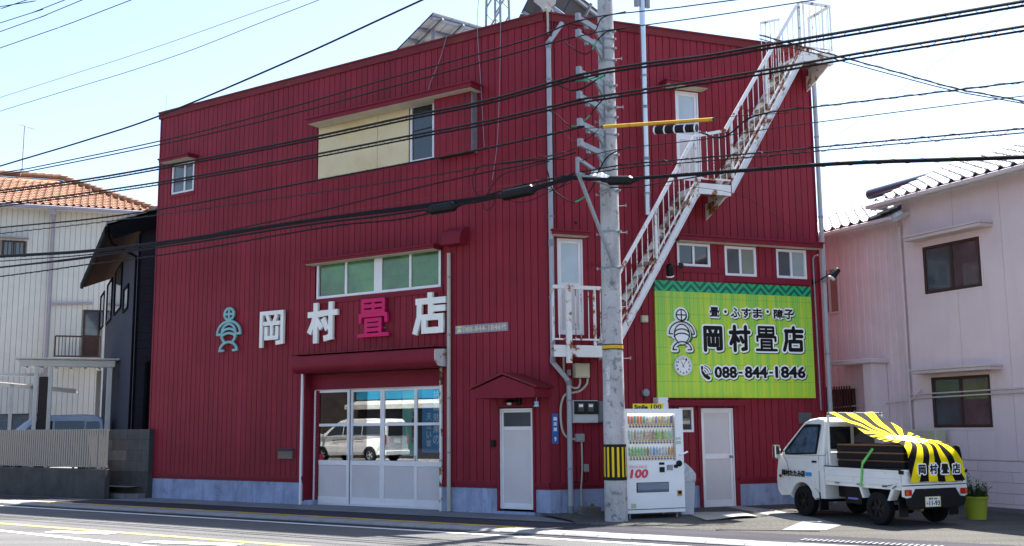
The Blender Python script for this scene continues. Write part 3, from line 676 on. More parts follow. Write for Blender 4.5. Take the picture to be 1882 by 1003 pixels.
mb = MB(og); mb.box((x0+x1)/2 - .01, (x0+x1)/2 + .01, -.0495, 0, z0 + .5, z0 + .52); mb.box((x0+x1)/2 - .01, (x0+x1)/2 + .01, -.0495, 0, z1 - .2, z1 - .18); mb.build('fixing_pins', m_galv, t)
# telephone number plate
x0, x1, z0, z1 = FA.rect((838, 599), (934.5, 607.5))
t, og = fthing('phone_plate', 'narrow faded plate with yellow telephone number on red wall', 'sign', FA, (x0 + x1) / 2, -.02, z0)
mb = MB(og); mb.box(x0, x1, -.022, -.004, z0, z1); mb.build('plate', M('faded_lilac_plate', (.30, .26, .33), .6, var=.12, streak=.25), t)
m_plateyel = M('pale_yellow_print', (.62, .60, .30), .6)
h = z1 - z0; mb = MB(og); add_text(mb, '088-844-1846', x0 + .19, x1 - .17, z0 + .03, z1 - .03, -.0235, .012); mb.build('number', m_plateyel, t)
mb = MB(og); add_text(mb, '代', x1 - .16, x1 - .03, z0 + .03, z1 - .03, -.0235, .01); mb.build('mark', m_plateyel, t)
mb = MB(og); mb.prism([(x0 + .04, z0 + .03), (x0 + .17, z0 + .03), (x0 + .14, z0 + .11), (x0 + .07, z0 + .11)], -.0235, -.0225); mb.prism([(x0 + .035, z0 + .12), (x0 + .175, z0 + .12), (x0 + .175, z0 + .145), (x0 + .14, z0 + .16), (x0 + .07, z0 + .16), (x0 + .035, z0 + .145)], -.0235, -.0225); mb.build('telephone_mark', m_plateyel, t)
# mail slot
x0, x1, z0, z1 = FA.rect((510, 824), (536, 843), -.06)
t, og = fthing('mail_slot', 'small grey metal mail slot low on the red wall', 'mailbox', FA, (x0 + x1) / 2, -.0, z0)
mb = MB(og); mb.box(x0, x1, -.05, -.001, z0, z1 - .05); mb.build('box', M('brownish_metal', (.17, .14, .125), .5, .3), t, bev=.004)
mb = MB(og); mb.prism([(0, z1), (-.09, z1 - .045), (-.09, z1 - .055), (0, z1 - .02)], x0 - .01, x1 + .01, 'x'); mb.build('lid', M('dark_metal_lid', (.05, .045, .05), .5), t)

# ================================================================== THE BIG GREEN SIGN ON THE FLANK
SX0, SX1 = FB.px(1203, 520, -.06)[0], FB.px(1490, 540, -.06)[0]; SZ0, SZ1 = FB.px(1350, 731, -.06)[1], FB.px(1346, 520.5, -.06)[1]
def print_mat(name, kind):
    m = bpy.data.materials.new(name); m.use_nodes = True; t = m.node_tree; N = t.nodes; L = t.links; b = N['Principled BSDF']; b.inputs['Roughness'].default_value = .35
    tc = N.new('ShaderNodeTexCoord'); sp = N.new('ShaderNodeSeparateXYZ'); L.new(tc.outputs['Object'], sp.inputs[0])
    def ma(op, a, c=None):
        n = N.new('ShaderNodeMath'); n.operation = op
        for i, v in enumerate((a, c)):
            if v is None: continue
            if isinstance(v, (int, float)): n.inputs[i].default_value = v
            else: L.new(v, n.inputs[i])
        return n.outputs[0]
    def rg(c):
        n = N.new('ShaderNodeRGB'); n.outputs[0].default_value = (*c, 1); return n.outputs[0]
    def mx(f, a, c):
        n = N.new('ShaderNodeMix'); n.data_type = 'RGBA'; L.new(f, n.inputs[0]); L.new(a, n.inputs[6]); L.new(c, n.inputs[7]); return n.outputs[2]
    X, Z = sp.outputs[0], sp.outputs[2]
    if kind == 'reed':
        mp = N.new('ShaderNodeMapping'); mp.inputs['Scale'].default_value = (14, 1, .25); L.new(tc.outputs['Object'], mp.inputs[0])
        ns = N.new('ShaderNodeTexNoise'); ns.inputs['Scale'].default_value = 1; ns.inputs['Detail'].default_value = 3; L.new(mp.outputs[0], ns.inputs['Vector'])
        mr = N.new('ShaderNodeMapRange'); L.new(ns.outputs[0], mr.inputs[0]); mr.inputs[1].default_value = .38; mr.inputs[2].default_value = .62
        f = ma('ABSOLUTE', ma('SUBTRACT', ma('FRACT', ma('MULTIPLY', X, 22.0)), .5))
        gz_ = N.new('ShaderNodeMapRange'); L.new(Z, gz_.inputs[0]); gz_.inputs[1].default_value = .3; gz_.inputs[2].default_value = 2.2
        c1 = mx(gz_.outputs[0], mx(mr.outputs[0], rg((.27, .60, .04)), rg((.62, .68, .006))), mx(mr.outputs[0], rg((.16, .46, .05)), rg((.44, .56, .012))))
        st = ma('LESS_THAN', f, .13); c2 = mx(ma('MULTIPLY', st, .5), c1, rg((.36, .68, .20)))
        row = ma('LESS_THAN', ma('FRACT', ma('MULTIPLY', ma('ADD', Z, .02), 2.92)), .035); c3 = mx(ma('MULTIPLY', row, .6), c2, rg((.08, .36, .05)))
        L.new(c3, b.inputs['Base Color'])
    else:
        u = ma('MULTIPLY', X, 1.0 / .42); tri = ma('ABSOLUTE', ma('SUBTRACT', ma('FRACT', u), .5))      # 0 at middle .. .5
        zz_ = ma('MULTIPLY', Z, 1.0 / .42)
        d = ma('ADD', tri, zz_); d2 = ma('SUBTRACT', zz_, tri)
        b1 = ma('FRACT', ma('MULTIPLY', d, 2.7)); b2 = ma('FRACT', ma('MULTIPLY', d2, 2.7))
        l1 = ma('LESS_THAN', b1, .5); l2 = ma('LESS_THAN', b2, .42)
        ctr = ma('LESS_THAN', ma('ADD', tri, ma('ABSOLUTE', ma('SUBTRACT', zz_, .30))), .19)
        an = N.new('ShaderNodeMath'); an.operation = 'ARCTAN2'; L.new(ma('SUBTRACT', ma('FRACT', u), .5), an.inputs[0]); L.new(ma('SUBTRACT', zz_, .30), an.inputs[1])
        pet = ma('GREATER_THAN', ma('COSINE', ma('MULTIPLY', an.outputs[0], 10)), -.1)
        lines = mx(ctr, mx(l1, rg((0, 0, 0)), rg((1, 1, 1))), mx(pet, rg((0, 0, 0)), rg((1, 1, 1))))
        L.new(mx(lines, rg((.0, .085, .09)), rg((.0, .38, .10))), b.inputs['Base Color'])
    return m
sg, og = fthing('shop_sign', 'large green printed signboard with black shop name on red flank', 'sign', FB, (SX0 + SX1) / 2, -.06, SZ0)
zh = FB.px(1346, 539.5, -.06)[1]
mb = MB(og); mb.box(SX0, SX1, -.06, -.012, SZ0, zh); mb.build('panel', print_mat('green_reed_print', 'reed'), sg)
mb = MB(og); mb.box(SX0, SX1, -.0605, -.012, zh + .0005, SZ1); hb = mb.build('header_band', print_mat('diamond_band_print', 'band'), sg)
m_ink = M('black_print', (.005, .005, .005), .35, var=0); m_wprint = M('white_print', (.84, .84, .84), .35, var=0); m_shadeprint = M('dark_green_print', (.05, .12, .02), .4, var=0)
def srect(x0, y0, x1, y1):
    return FB.px(x0, y0, -.062)[0], FB.px(x1, y0, -.062)[0], FB.px((x0 + x1) / 2, y1, -.062)[1], FB.px((x0 + x1) / 2, y0, -.062)[1]
def outlined(name, fn, r):
    for nm, gw, yy, mt, dx_, dz_ in ((name + '_shade', .04, -.0612, m_shadeprint, .018, -.018), (name + '_outline', .035, -.0618, m_wprint, 0, 0), (name, 0, -.066, m_ink, 0, 0)):
        mb = MB(og); fn(mb, r, gw, yy, dx_, dz_); mb.build(nm, mt, sg)
def kfn(key, w):
    def f(mb, r, gw, yy, dx_, dz_): strokes(mb, KJ[key], r[0] + w/2 + dx_, r[1] - w/2 + dx_, r[2] + w/2 + dz_, r[3] - w/2 + dz_, yy, yy + .0003, w + 2 * gw, 2)
    return f
tw = (1479 - 1287) / 4
for i, key in enumerate(('oka', 'mura', 'tatami', 'ten')):
    xa_ = 1289 + i * 48.9; outlined('shop_name', kfn(key, .083 if key != 'tatami' else .056), srect(xa_, 595.5 + i * 1.1, xa_ + 41, 647 + i * .35))
def tfn(s, bold):
    def f(mb, r, gw, yy, dx_, dz_):
        vv, ff, bb = text_mesh(s, 0); em = (r[3] - r[2]) / (bb[3] - bb[2])
        b_ = bold + gw / em
        add_text(mb, s, r[0] + dx_ - gw, r[1] + dx_ + gw, r[2] + dz_ - gw, r[3] + dz_ + gw, yy + (0.0), b_)
    return f
small = '畳・ふすま・障子'; xs = [1305, 1329, 1345, 1366, 1387, 1408, 1422, 1443, 1462]
cw = [17, 8, 17, 17, 17, 8, 17, 17]; px_ = [1312.5, 1333, 1351, 1371, 1391.5, 1410.5, 1430, 1449.5]
for ch, xc, w_ in zip(small, px_, cw):
    if ch == '・':
        def f(mb, r, gw, yy, dx_, dz_): mb.prism([((r[0]+r[1])/2 + dx_ + (.032 + gw) * cos(k*pi/8), (r[2]+r[3])/2 + dz_ + (.032 + gw) * sin(k*pi/8)) for k in range(16)], yy, yy + .0003)
        outlined('dot', f, srect(xc - 4, 568, xc + 4, 577))
    else: outlined('trade_line', tfn(ch, .028), srect(xc - w_ / 2, 564 + (xc - 1312) * .035, xc + w_ / 2, 581.5 + (xc - 1312) * .035))
for s_, xa_, xb_ in (('088', 1312.5, 1354), ('844', 1368, 1410), ('1846', 1424, 1480)): outlined('telephone_number', tfn(s_, .042), srect(xa_, 673, xb_, 695))
def hyphen(mb, r, gw, yy, dx_, dz_): mb.prism([(r[0] - gw + dx_, r[2] - gw + dz_), (r[1] + gw + dx_, r[2] - gw + dz_), (r[1] + gw + dx_, r[3] + gw + dz_), (r[0] - gw + dx_, r[3] + gw + dz_)], yy + (.0003 if gw else 0), yy + .0006)
for xa_ in (1357.5, 1413.5): outlined('hyphen', hyphen, srect(xa_, 683, xa_ + 7, 686.5))
ph = srect(1288.5, 672, 1308, 697)
def phone(mb, r, gw, yy, dx_, dz_):
    w, h_ = r[1] - r[0], r[3] - r[2]
    S = [[(.10,.80),(.14,.5),(.32,.25),(.62,.08)], [(.08,.88),(.20,.72)], [(.52,.24),(.72,.10)]]
    if gw < .001 or True: S += [arc(.2,.45,.22,.22,80,10,5), arc(.2,.45,.45,.40,80,10,6), arc(.2,.45,.68,.56,80,10,7)]
    strokes(mb, S[:3], r[0] + dx_, r[1] + dx_, r[2] + dz_, r[3] + dz_, yy, yy + .0003, .06 + 2 * gw, 2); strokes(mb, S[3:], r[0] + dx_, r[1] + dx_, r[2] + dz_, r[3] + dz_, yy - .008, yy - .0077, .018 + 1.2 * gw, 2)
outlined('telephone_mark', phone, ph)
er = srect(1228, 567, 1274, 645)
for nm, gw, yy, mt, dx_, dz_ in (('emblem_shade', .05, -.0612, m_shadeprint, .02, -.018), ('emblem_outline', .04, -.0618, m_wprint, 0, 0)):
    mb = MB(og); strokes(mb, EMBLEM, er[0] + dx_, er[1] + dx_, er[2] + dz_, er[3] + dz_, yy, yy + .0003, .024 + 2 * gw, 2)
    ew, eh = er[1] - er[0], er[3] - er[2]
    mb.prism([(er[0] + dx_ + ew * (.5 + .36 * cos(k*pi/12)), er[2] + dz_ + eh * (.40 + .24 * sin(k*pi/12))) for k in range(24)], yy - .04 + .028, yy - .0117); mb.prism([(er[0] + dx_ + ew * (.5 + .2 * cos(k*pi/12)), er[2] + dz_ + eh * (.85 + .13 * sin(k*pi/12))) for k in range(24)], yy - .0125, yy - .0122); mb.build(nm, mt, sg)
mb = MB(og); strokes(mb, EMBLEM, *er, -.078, -.0777, .024, 2); mb.build('emblem', m_ink, sg)
# wall clock hung on the sign
cc = FB.px(1255.3, 671.9, -.1); R_ = .205
ck, oc = fthing('wall_clock', 'round white wall clock hung on the green sign', 'clock', FB, cc[0], -.06, cc[1])
mb = MB(oc); mb.lathe([(R_, .012), (R_, -.05), (R_ - .012, -.056), (R_ - .02, -.046), (R_ - .022, -.03)], (cc[0], -.075, cc[1]), 32, 'y'); mb.build('case', m_alu, ck, smooth=True)
mb = MB(oc); mb.lathe([(R_ - .021, 0), (R_ - .021, -.004)], (cc[0], -.106, cc[1]), 32, 'y'); mb.build('dial', m_white, ck)
for k in range(1, 13):
    a = pi / 2 - k * pi / 6; mb = MB(oc); ux, uz = cc[0] + .145 * cos(a), cc[1] + .145 * sin(a)
    add_text(mb, str(k), ux - .02 - .008 * (k > 9), ux + .02 + .008 * (k > 9), uz - .022, uz + .022, -.1115, .03); mb.build('numeral', m_ink, ck)
for nm, ang, ln, wd, yy in (('hour_hand', 27 + 300 + 5.5, .10, .016, -.113), ('minute_hand', 33, .15, .011, -.1145)):
    a = radians(90 - ang); mb = MB(oc); d = Vector((cos(a), sin(a))); n_ = Vector((-d.y, d.x)) * wd / 2; c2 = Vector((cc[0], cc[1])); A1 = c2 - d * .04; B1 = c2 + d * ln
    mb.prism([tuple(A1 - n_), tuple(B1 - n_ * .6), tuple(B1 + n_ * .6), tuple(A1 + n_)], yy, yy + .0012); mb.build(nm, m_ink, ck)
# spotlights
def spot(label, px, py, arm_px, tilt):
    lx, lz = FB.px(px, py, -.45); t, og_ = fthing('spotlight', label, 'spotlight', FB, lx, -.45, lz, 'black sign spotlights')
    ax_, az_ = FB.px(*arm_px, -.03)
    mb = MB(og_); mb.tube([(ax_, 0, az_), (ax_, -.12, az_), (lx, -.42, lz + .06)], .014, 8); mb.box(ax_ - .04, ax_ + .04, -.03, -.001, az_ - .06, az_ + .06); mb.build('arm', m_blackpl, t)
    d = Vector((tilt[0], tilt[1], tilt[2])).normalized(); c_ = Vector((lx, -.45, lz))
    mb = MB(og_); mb.tube([c_ - d * .13, c_ - d * .11, c_ + d * .10], [.055, .07, .075], 16); mb.build('lamp_head', m_blackpl, t, smooth=True)
    mb = MB(og_); mb.tube([c_ + d * .1005, c_ + d * .125], [.078, .082], 16); mb.build('lens_ring', m_white, t, smooth=True)
spot('black spotlight between the staircase and the green sign', 1231, 497, (1252, 488), (.25, .35, -.9))
spot('black spotlight on a long arm at the right edge of the building', 1534, 503, (1497, 519), (-.55, .2, -.75))

# ================================================================== DRAINPIPES AND FIXTURES
def pipe_thing(name, label, cat, F, pts, r, mat, clips=(), cols=None, group=None):
    t, og_ = fthing(name, label, cat, F, pts[-1][0], pts[-1][1], min(p[2] for p in pts), group)
    mb = MB(og_); mb.tube(pts, r, 12); mb.build('pipe', mat, t, smooth=True)
    for c_ in clips:
        mb = MB(og_); p = Vector(c_); mb.tube([p - Vector((0, 0, .02)), p + Vector((0, 0, .02))], r * 1.18, 12); mb.box(p.x - .012, p.x + .012, p.y, .0, p.z - .012, p.z + .012); mb.build('clip', m_galv, t)
    for a, b in (cols or []):
        mb = MB(og_); mb.tube([a, b], r * 1.15, 12); mb.build('coupling', M('dark_grey_coupling', (.20, .21, .23), .5), t, smooth=True)
    return t
def bp(px, py, yl): x_, z_ = FB.px(px, py, yl); return (x_, yl, z_)
def ap(px, py, yl): x_, z_ = FA.px(px, py, yl); return (x_, yl, z_)
pv = ap(825, 465, -.07); pb = (pv[0], -.07, .03)
pipe_thing('drainpipe', 'slim beige drainpipe running down beside the shop front', 'drainpipe', FA, [pv, pb], .042, m_beigepipe, [(pv[0], -.07, z_) for z_ in (1.2, 2.3, 3.6, 4.8)])
q = [bp(1032, 44, -.05), bp(1021, 56, -.12), bp(1008, 78, -.12)]; x_c = bp(1012.5, 400, -.12)[0]
q[2] = (x_c, -.12, q[2][2]); zlow = bp(1014, 665, -.12)[2]; x_d = bp(1047, 800, -.12)[0]; zl2 = bp(1045, 700, -.12)[2]
pp = [(q[0][0], .0, q[0][2] + .02), q[0], q[2], (x_c, -.12, zlow), (x_d, -.12, zl2), (x_d, -.12, .03)]
pipe_thing('drainpipe', 'thick grey drainpipe at the building corner with a jog below the landing', 'drainpipe', FB, pp, .052, m_grey, [(x_c, -.12, z_) for z_ in (4.2, 5.8, 8.6)] + [(x_d, -.12, z_) for z_ in (.9, 2.2)],
           [((x_c, -.12, zlow - .02), (x_c, -.12, zlow + .1)), ((x_d, -.12, zl2 - .09), (x_d, -.12, zl2 + .02)), ((x_c, -.12, q[2][2] - .12), (x_c, -.12, q[2][2] + .02)), ((x_d, -.12, .05), (x_d, -.12, .2)), ((x_c, -.12, 5.2), (x_c, -.12, 5.34))])
xr = XB + .05
pipe_thing('drainpipe', 'tall grey drainpipe on the right hand edge of the flank', 'drainpipe', FB, [(xr, -.06, HT - .5), (xr, -.06, .05)], .05, m_grey, [(xr, -.06, z_) for z_ in (1.6, 3.2, 6.2, 8.0)], [((xr, -.06, 4.75), (xr, -.06, 4.87))])
pipe_thing('conduit', 'thin metal conduit beside the right edge of the green sign', 'conduit', FB, [bp(1503, 469, -.03), bp(1497, 470, -.03), bp(1494, 476, -.03), (bp(1494, 476, -.03)[0] + .02, -.03, 2.0)], .018, m_galv, [(bp(1494, 476, -.03)[0] + .01, -.03, 3.9), (bp(1494, 476, -.03)[0] + .015, -.03, 2.6)])
fl = bp(1180, 10, -.16); fx = fl[0]
t = pipe_thing('flue_pipe', 'shiny steel flue pipe rising past the roof behind the pole', 'flue', FB, [(fx, -.16, HT + 1.0), (fx, -.16, bp(1190, 395, -.16)[2])], .06, M('stainless_flue', (.55, .57, .60), .3, .8, var=.08), [(fx, -.16, z_) for z_ in (6.4, 8.9)], [((fx, -.16, 8.2), (fx, -.16, 8.26)), ((fx, -.16, 7.1), (fx, -.16, 7.16))])
for s_ in (-.13, .13):
    mb = MB((fx, -.16, bp(1190, 395, -.16)[2])); zz_ = HT + .34; mb.tube([(fx + s_, -.16, zz_), (fx + s_, -.16, zz_ + .25)], .055, 12); mb.build('flue_cowl', m_galv, t)
# electrical things on the flank beside the pole
def wallbox(name, label, cat, F, tl, br, dep, mat, lid=None, group=None):
    x0, x1, z0, z1 = F.rect(tl, br, -dep); t, og_ = fthing(name, label, cat, F, (x0 + x1) / 2, 0, z0, group)
    mb = MB(og_); mb.box(x0, x1, -dep, -.001, z0, z1); mb.build('case', mat, t, bev=.008)
    mb = MB(og_); mb.box(x0 + .015, x1 - .015, -dep - .008, -dep - .0003, z0 + .02, z1 - .015); mb.build('cover', lid or mat, t, bev=.004)
    return t, og_, (x0, x1, z0, z1)
m_ivory = M('ivory_plastic', (.52, .48, .36), .5, var=.08, streak=.1); m_greypl = M('grey_plastic', (.30, .30, .30), .5, var=.08)
wallbox('junction_box', 'ivory wall cabinet below the lower stair landing', 'junction box', FB, (1058, 667), (1084.5, 694), .16, m_ivory)
wallbox('junction_box', 'small grey junction box under the electricity meters', 'junction box', FB, (1058, 797), (1075, 812), .08, m_greypl)
wallbox('junction_box', 'grey plastic box behind the pole beside the meters', 'junction box', FB, (1100, 737), (1117, 776), .12, M('dark_grey_plastic', (.16, .16, .17), .5))
wallbox('switch_box', 'tiny grey switch box right of the ivory cabinet conduit', 'switch', FB, (1042.5, 679), (1049.5, 690), .05, m_greypl)
wallbox('socket_box', 'small grey outdoor socket low on the flank', 'socket', FB, (1074, 853), (1083, 867), .06, m_greypl)
t, og_, r = wallbox('electricity_meter', 'black and grey twin electricity meter panel on the flank', 'meter', FB, (1052, 735.5), (1100, 777), .12, M('light_grey_plastic', (.48, .48, .46), .5), None)
mb = MB(og_); mb.box(r[0] + .03, r[1] - .01, -.150, -.1285, r[2] + .17, r[3] - .015); mb.build('meter_window', m_blackpl, t)
for k in range(2):
    xm_ = r[0] + .10 + k * .21; mb = MB(og_); mb.box(xm_, xm_ + .12, -.165, -.1503, r[2] + .22, r[3] - .06); mb.build('dial', m_ggrey, t); mb = MB(og_); mb.box(xm_ + .02, xm_ + .10, -.167, -.1652, r[3] - .13, r[3] - .08); mb.build('display', m_white, t)
wallbox('intercom', 'small dark intercom left of the narrow front door', 'intercom', FA, (900, 808.5), (908.5, 821), .05, m_blackpl)
wallbox('vent_hood', 'little square beige vent left of the green sign', 'vent', FB, (1179.5, 579), (1192, 592), .08, m_ivory)
wallbox('louvre_plate', 'grey louvred vent plate above the truck cab', 'vent', FB, (1468, 758), (1493, 778), .03, M('dark_galvanised', (.12, .13, .14), .5, .4))
cc2 = FB.px(1188, 721.5, -.08); t, og_ = fthing('round_vent', 'round metal vent cap left of the vending machine sign', 'vent', FB, cc2[0], 0, cc2[1] - .08)
mb = MB(og_); mb.lathe([(.075, 0), (.085, -.05), (.07, -.09), (.02, -.10)], (cc2[0], -.001, cc2[1]), 18, 'y'); mb.build('cap', m_galv, t, smooth=True)
x0, x1, z0, z1 = FB.rect((1209.5, 730), (1229, 752), -.22); t, og_ = fthing('white_duct', 'white boxed duct end under the corner of the green sign', 'duct', FB, (x0 + x1) / 2, 0, z0)
mb = MB(og_); mb.box(x0, x1, -.22, -.001, z0, z1); mb.build('duct', m_white, t, bev=.01)
for nm, pts, r_, mt, lb in (
    ('conduit', [bp(1036, 640, -.04), bp(1036, 680, -.04), bp(1040, 700, -.04), bp(1052, 712, -.04), bp(1062, 712, -.05), bp(1066, 704, -.06), bp(1066, 695, -.06)], .022, m_beigepipe, 'beige conduit curving up into the ivory cabinet'),
    ('conduit', [bp(1080, 695, -.06), bp(1078, 706, -.05), bp(1066, 718, -.04), bp(1050, 722, -.04), bp(1038, 726, -.05), bp(1031, 745, -.05), bp(1031, 775, -.05), bp(1036, 796, -.05), bp(1046, 805, -.05), bp(1058, 807, -.05)], .022, m_beigepipe, 'long beige conduit looping behind the corner drainpipe'),
    ('conduit', [bp(1069, 812, -.04), bp(1070, 860, -.04), bp(1068, 900, -.04), bp(1069, 934, -.06)], .018, m_beigepipe, 'beige cable running down to the concrete block'),
    ('cable', [bp(1080, 868, -.03), bp(1080, 880, -.03), bp(1072, 886, -.03), bp(1052, 886, -.03)], .008, m_black, 'thin black flex under the outdoor socket')):
    P_ = catmull([Vector(p) for p in pts], 6); o0 = pts[-1]
    mb = MB(o0); mb.tube(P_, r_, 8); one(mb, nm, mt, lb, 'conduit', FB.w(*o0), THB, smooth=True)
# blue address plate
x0, x1, z0, z1 = FB.rect((1014, 760), (1026, 815)); t, og_ = fthing('address_plate', 'upright blue enamel address plate with white characters near the corner', 'sign', FB, (x0 + x1) / 2, 0, z0)
mb = MB(og_); mb.box(x0, x1, -.014, -.003, z0, z1); mb.build('plate', M('blue_enamel', (.03, .12, .36), .35), t, bev=.002)
for k, ch in enumerate('鵜来巣'):
    mb = MB(og_); zc_ = z1 - .10 - k * .10; add_text(mb, ch, x0 + .022, x1 - .022, zc_ - .038, zc_ + .038, -.0152, .02); mb.build('character', m_wprint, t)
mb = MB(og_); add_text(mb, '9', x0 + .04, x1 - .04, z0 + .04, z0 + .13, -.0152, .03); mb.build('character', m_wprint, t)
# lamp over the narrow door, wind chime, concrete block
lx, lz = FA.px(936, 738, -.14); t, og_ = fthing('wall_lamp', 'small black bracket lamp under the gabled canopy', 'lamp', FA, lx, 0, lz - .05)
mb = MB(og_); mb.box(lx + .10, lx + .20, -.05, -.001, lz - .08, lz + .08); mb.tube([(lx + .15, -.05, lz), (lx + .06, -.12, lz + .03), (lx, -.14, lz + .02)], .014, 8); mb.build('bracket', m_blackpl, t)
mb = MB(og_); mb.lathe([(.02, .05), (.10, .0), (.11, -.01), (.10, -.012)], (lx, -.14, lz), 18); mb.build('lamp_shade', m_blackpl, t, smooth=True)
mb = MB(og_); mb.lathe([(.01, -.07), (.045, -.055), (.05, -.03), (.03, -.013)], (lx, -.14, lz), 14); mb.build('bulb', m_white, t, smooth=True)
lx, lz = FA.px(986, 742, -.5); t, og_ = fthing('wind_chime', 'small pale blue ornament hanging from the canopy corner', 'ornament', FA, lx, -.5, lz)
mb = MB(og_); mb.lathe([(.004, .12), (.004, .05), (.03, .045), (.05, .02), (.03, .0), (.045, -.02), (.055, -.05), (.01, -.06)], (lx, -.5, lz), 12); mb.build('bell', M('pale_blue_glass', (.30, .45, .55), .2), t, smooth=True)
p = G(1086, 951); l_ = FB.loc(p); t, og_ = fthing('concrete_block', 'rough dark concrete block standing behind the utility pole', 'block', FB, l_.x, l_.y, 0)
mb = MB(og_); mb.prism([(l_.x - .20, 0), (l_.x + .22, 0), (l_.x + .22, .19), (l_.x - .17, .20), (l_.x - .20, .17)], l_.y - .0, l_.y + .2); mb.build('block', M('stained_concrete', (.14, .13, .12), .9, var=.2, bump=.3, spots=((.05, .05, .045), 6, .5, .2)), t, bev=.012)
mb = MB(og_); mb.lathe([(.02, 0), (.05, .01), (.03, .04), (.01, .05)], (l_.x + .08, l_.y + .1, .20), 8); mb.build('weed', M('weed_leaf', (.06, .12, .03), .7), t)

# ================================================================== EXTERIOR STAIRCASE ON THE FLANK
YO, YI = -.88, -.14                                   # outer and inner stringer planes
st = thing('exterior_staircase', 'rusting white steel staircase climbing the red flank to the roof', 'staircase', FB.w(0, 0, 0), THB)
def B3(px, py, y=YO): x_, z_ = FB.px(px, py, y); return Vector((x_, y, z_))
def stringer(a, b, y, h, th, mat, name='stringer'):
    mb = MB(); mb.prism([(a.x, a.z), (b.x, b.z), (b.x, b.z + h), (a.x, a.z + h)], y - th / 2, y + th / 2)
    dx_ = .012; s_ = -1 if y == YO else 1
    # flanges of the channel
    mb.prism([(a.x, a.z), (b.x, b.z), (b.x, b.z + .012), (a.x, a.z + .012)], y + s_ * th / 2, y + s_ * (th / 2 + .05))
    mb.prism([(a.x, a.z + h - .012), (b.x, b.z + h - .012), (b.x, b.z + h), (a.x, a.z + h)], y + s_ * th / 2, y + s_ * (th / 2 + .05))
    return mb.build(name, mat, st)
LZ, MZ, TZ = B3(1050, 636).z, B3(1315, 340).z, B3(1490, 97).z      # landing levels
lo_a, lo_b = B3(1127, 640), B3(1283, 346); up_a, up_b = B3(1345, 344), B3(1474, 101)
LX0, LX1 = B3(1018, 640).x, lo_a.x; MX0, MX1 = B3(1284, 350).x, B3(1343, 350).x; TX0, TX1 = B3(1476, 105).x, B3(1531, 105).x
H_ = .24
for (a, b) in ((lo_a, lo_b), (up_a, up_b)):
    stringer(a - Vector((0, 0, H_ * .55)), b - Vector((0, 0, H_ * .55)), YO, H_, .014, m_whitesteel)
    stringer(a - Vector((0, 0, H_ * .55)), b - Vector((0, 0, H_ * .55)), YI, H_, .014, m_rustwhite)
    n = 12
    for k in range(n):
        t = (k + .5) / n; p = a.lerp(b, t)
        mb = MB(); mb.box(p.x - .12, p.x + .10, YO + .008, YI - .008, p.z - .004, p.z + .004); mb.box(p.x - .12, p.x - .112, YO + .008, YI - .008, p.z - .05, p.z - .0045); mb.build('tread', m_rusttread, st)
def landing(x0, x1, z, name, br=True):
    mb = MB(); xb_ = max(x0, .03); mb.prism([(x0, YO + .01), (x1, YO + .01), (x1, YI + .10), (xb_, YI + .10)], z - .012, z, 'z'); l_ = mb.build(name, m_rusttread, st)
    mb = MB(); mb.box(x0, x1, YO - .01, YO + .009, z - .20, z + .02); mb.build('front_beam', m_rustwhite, l_)
    for xx in ((x0, x1 - .02) if br else (x1 - .02,)): mb = MB(); mb.box(xx, xx + .02, YO + .0095, -.02, z - .20, z - .013); mb.build('cross_beam', m_rustwhite, l_)
    for xx in ((x0 + .05, x1 - .09) if br else ()):
        mb = MB(); mb.prism([(-.02, z - .55), (YO + .05, z - .205), (-.02, z - .205)], xx, xx + .03, 'x'); mb.build('bracket', m_rustwhite, l_)
    return l_
landing(LX0, LX1 + .12, LZ, 'lower_landing', False); landing(MX0, MX1, MZ, 'middle_landing'); landing(TX0, TX1, TZ, 'top_landing')
def rail(p, q, w, h, name='handrail', mat=m_whitesteel): mb = MB(); mb.bar(p, q, w, h); return mb.build(name, mat, st)
# lower flight rails
lr_a, lr_b = B3(1149, 481), B3(1277, 250); lr_a0 = lr_a + (lr_a - lr_b) * .16
rail(lr_a0, lr_b, .035, .075)
rail(lr_b, B3(1332, 240), .035, .06); ur_a, ur_b = B3(1332, 240), B3(1463, 11); rail(ur_a, ur_b, .035, .075)
def between(a, b, a2, b2, n, r=.009, name='baluster'):
    for k in range(n):
        t = (k + .5) / n; p, q_ = a.lerp(b, t), a2.lerp(b2, t); q_ = Vector((p.x, q_.y, a2.z + (b2.z - a2.z) * (p.x - a2.x) / (b2.x - a2.x)))
        mb = MB(); mb.tube([p, q_], r, 6); mb.build(name, m_whitesteel, st)
lowA, lowB = lo_a + Vector((0, 0, .14)), lo_b + Vector((0, 0, .14))
rail(lowA + Vector((0, 0, .10)), lowB + Vector((0, 0, .10)), .03, .03, 'lower_rail', m_rustwhite); between(lowA, lowB, lr_a, lr_b, 16)
upA, upB = up_a + Vector((0, 0, .14)), up_b + Vector((0, 0, .14))
rail(upA + Vector((0, 0, .10)), upB + Vector((0, 0, .10)), .03, .03, 'lower_rail', m_rustwhite); between(upA, upB, ur_a, ur_b, 14)
for a, b, c_, d in ((lowA, lowB, lr_a, lr_b), (upA, upB, ur_a, ur_b)):
    for t in (.02, .5, .98):
        p = a.lerp(b, t); q_ = c_ + (d - c_) * ((p.x - c_.x) / (d.x - c_.x)); mb = MB(); mb.bar(p, q_, .05, .05); mb.build('post', m_rustwhite, st)
mz0 = Vector((MX0, YO, MZ + .12)); mz1 = Vector((MX1, YO, MZ + .12)); rail(mz0, mz1, .03, .03, 'lower_rail', m_rustwhite)
for k in range(5):
    x_ = MX0 + .08 + (MX1 - MX0 - .16) * k / 4; mb = MB(); mb.tube([(x_, YO, MZ + .12), (x_, YO, B3(1305, 242).z)], .009, 6); mb.build('baluster', m_whitesteel, st)
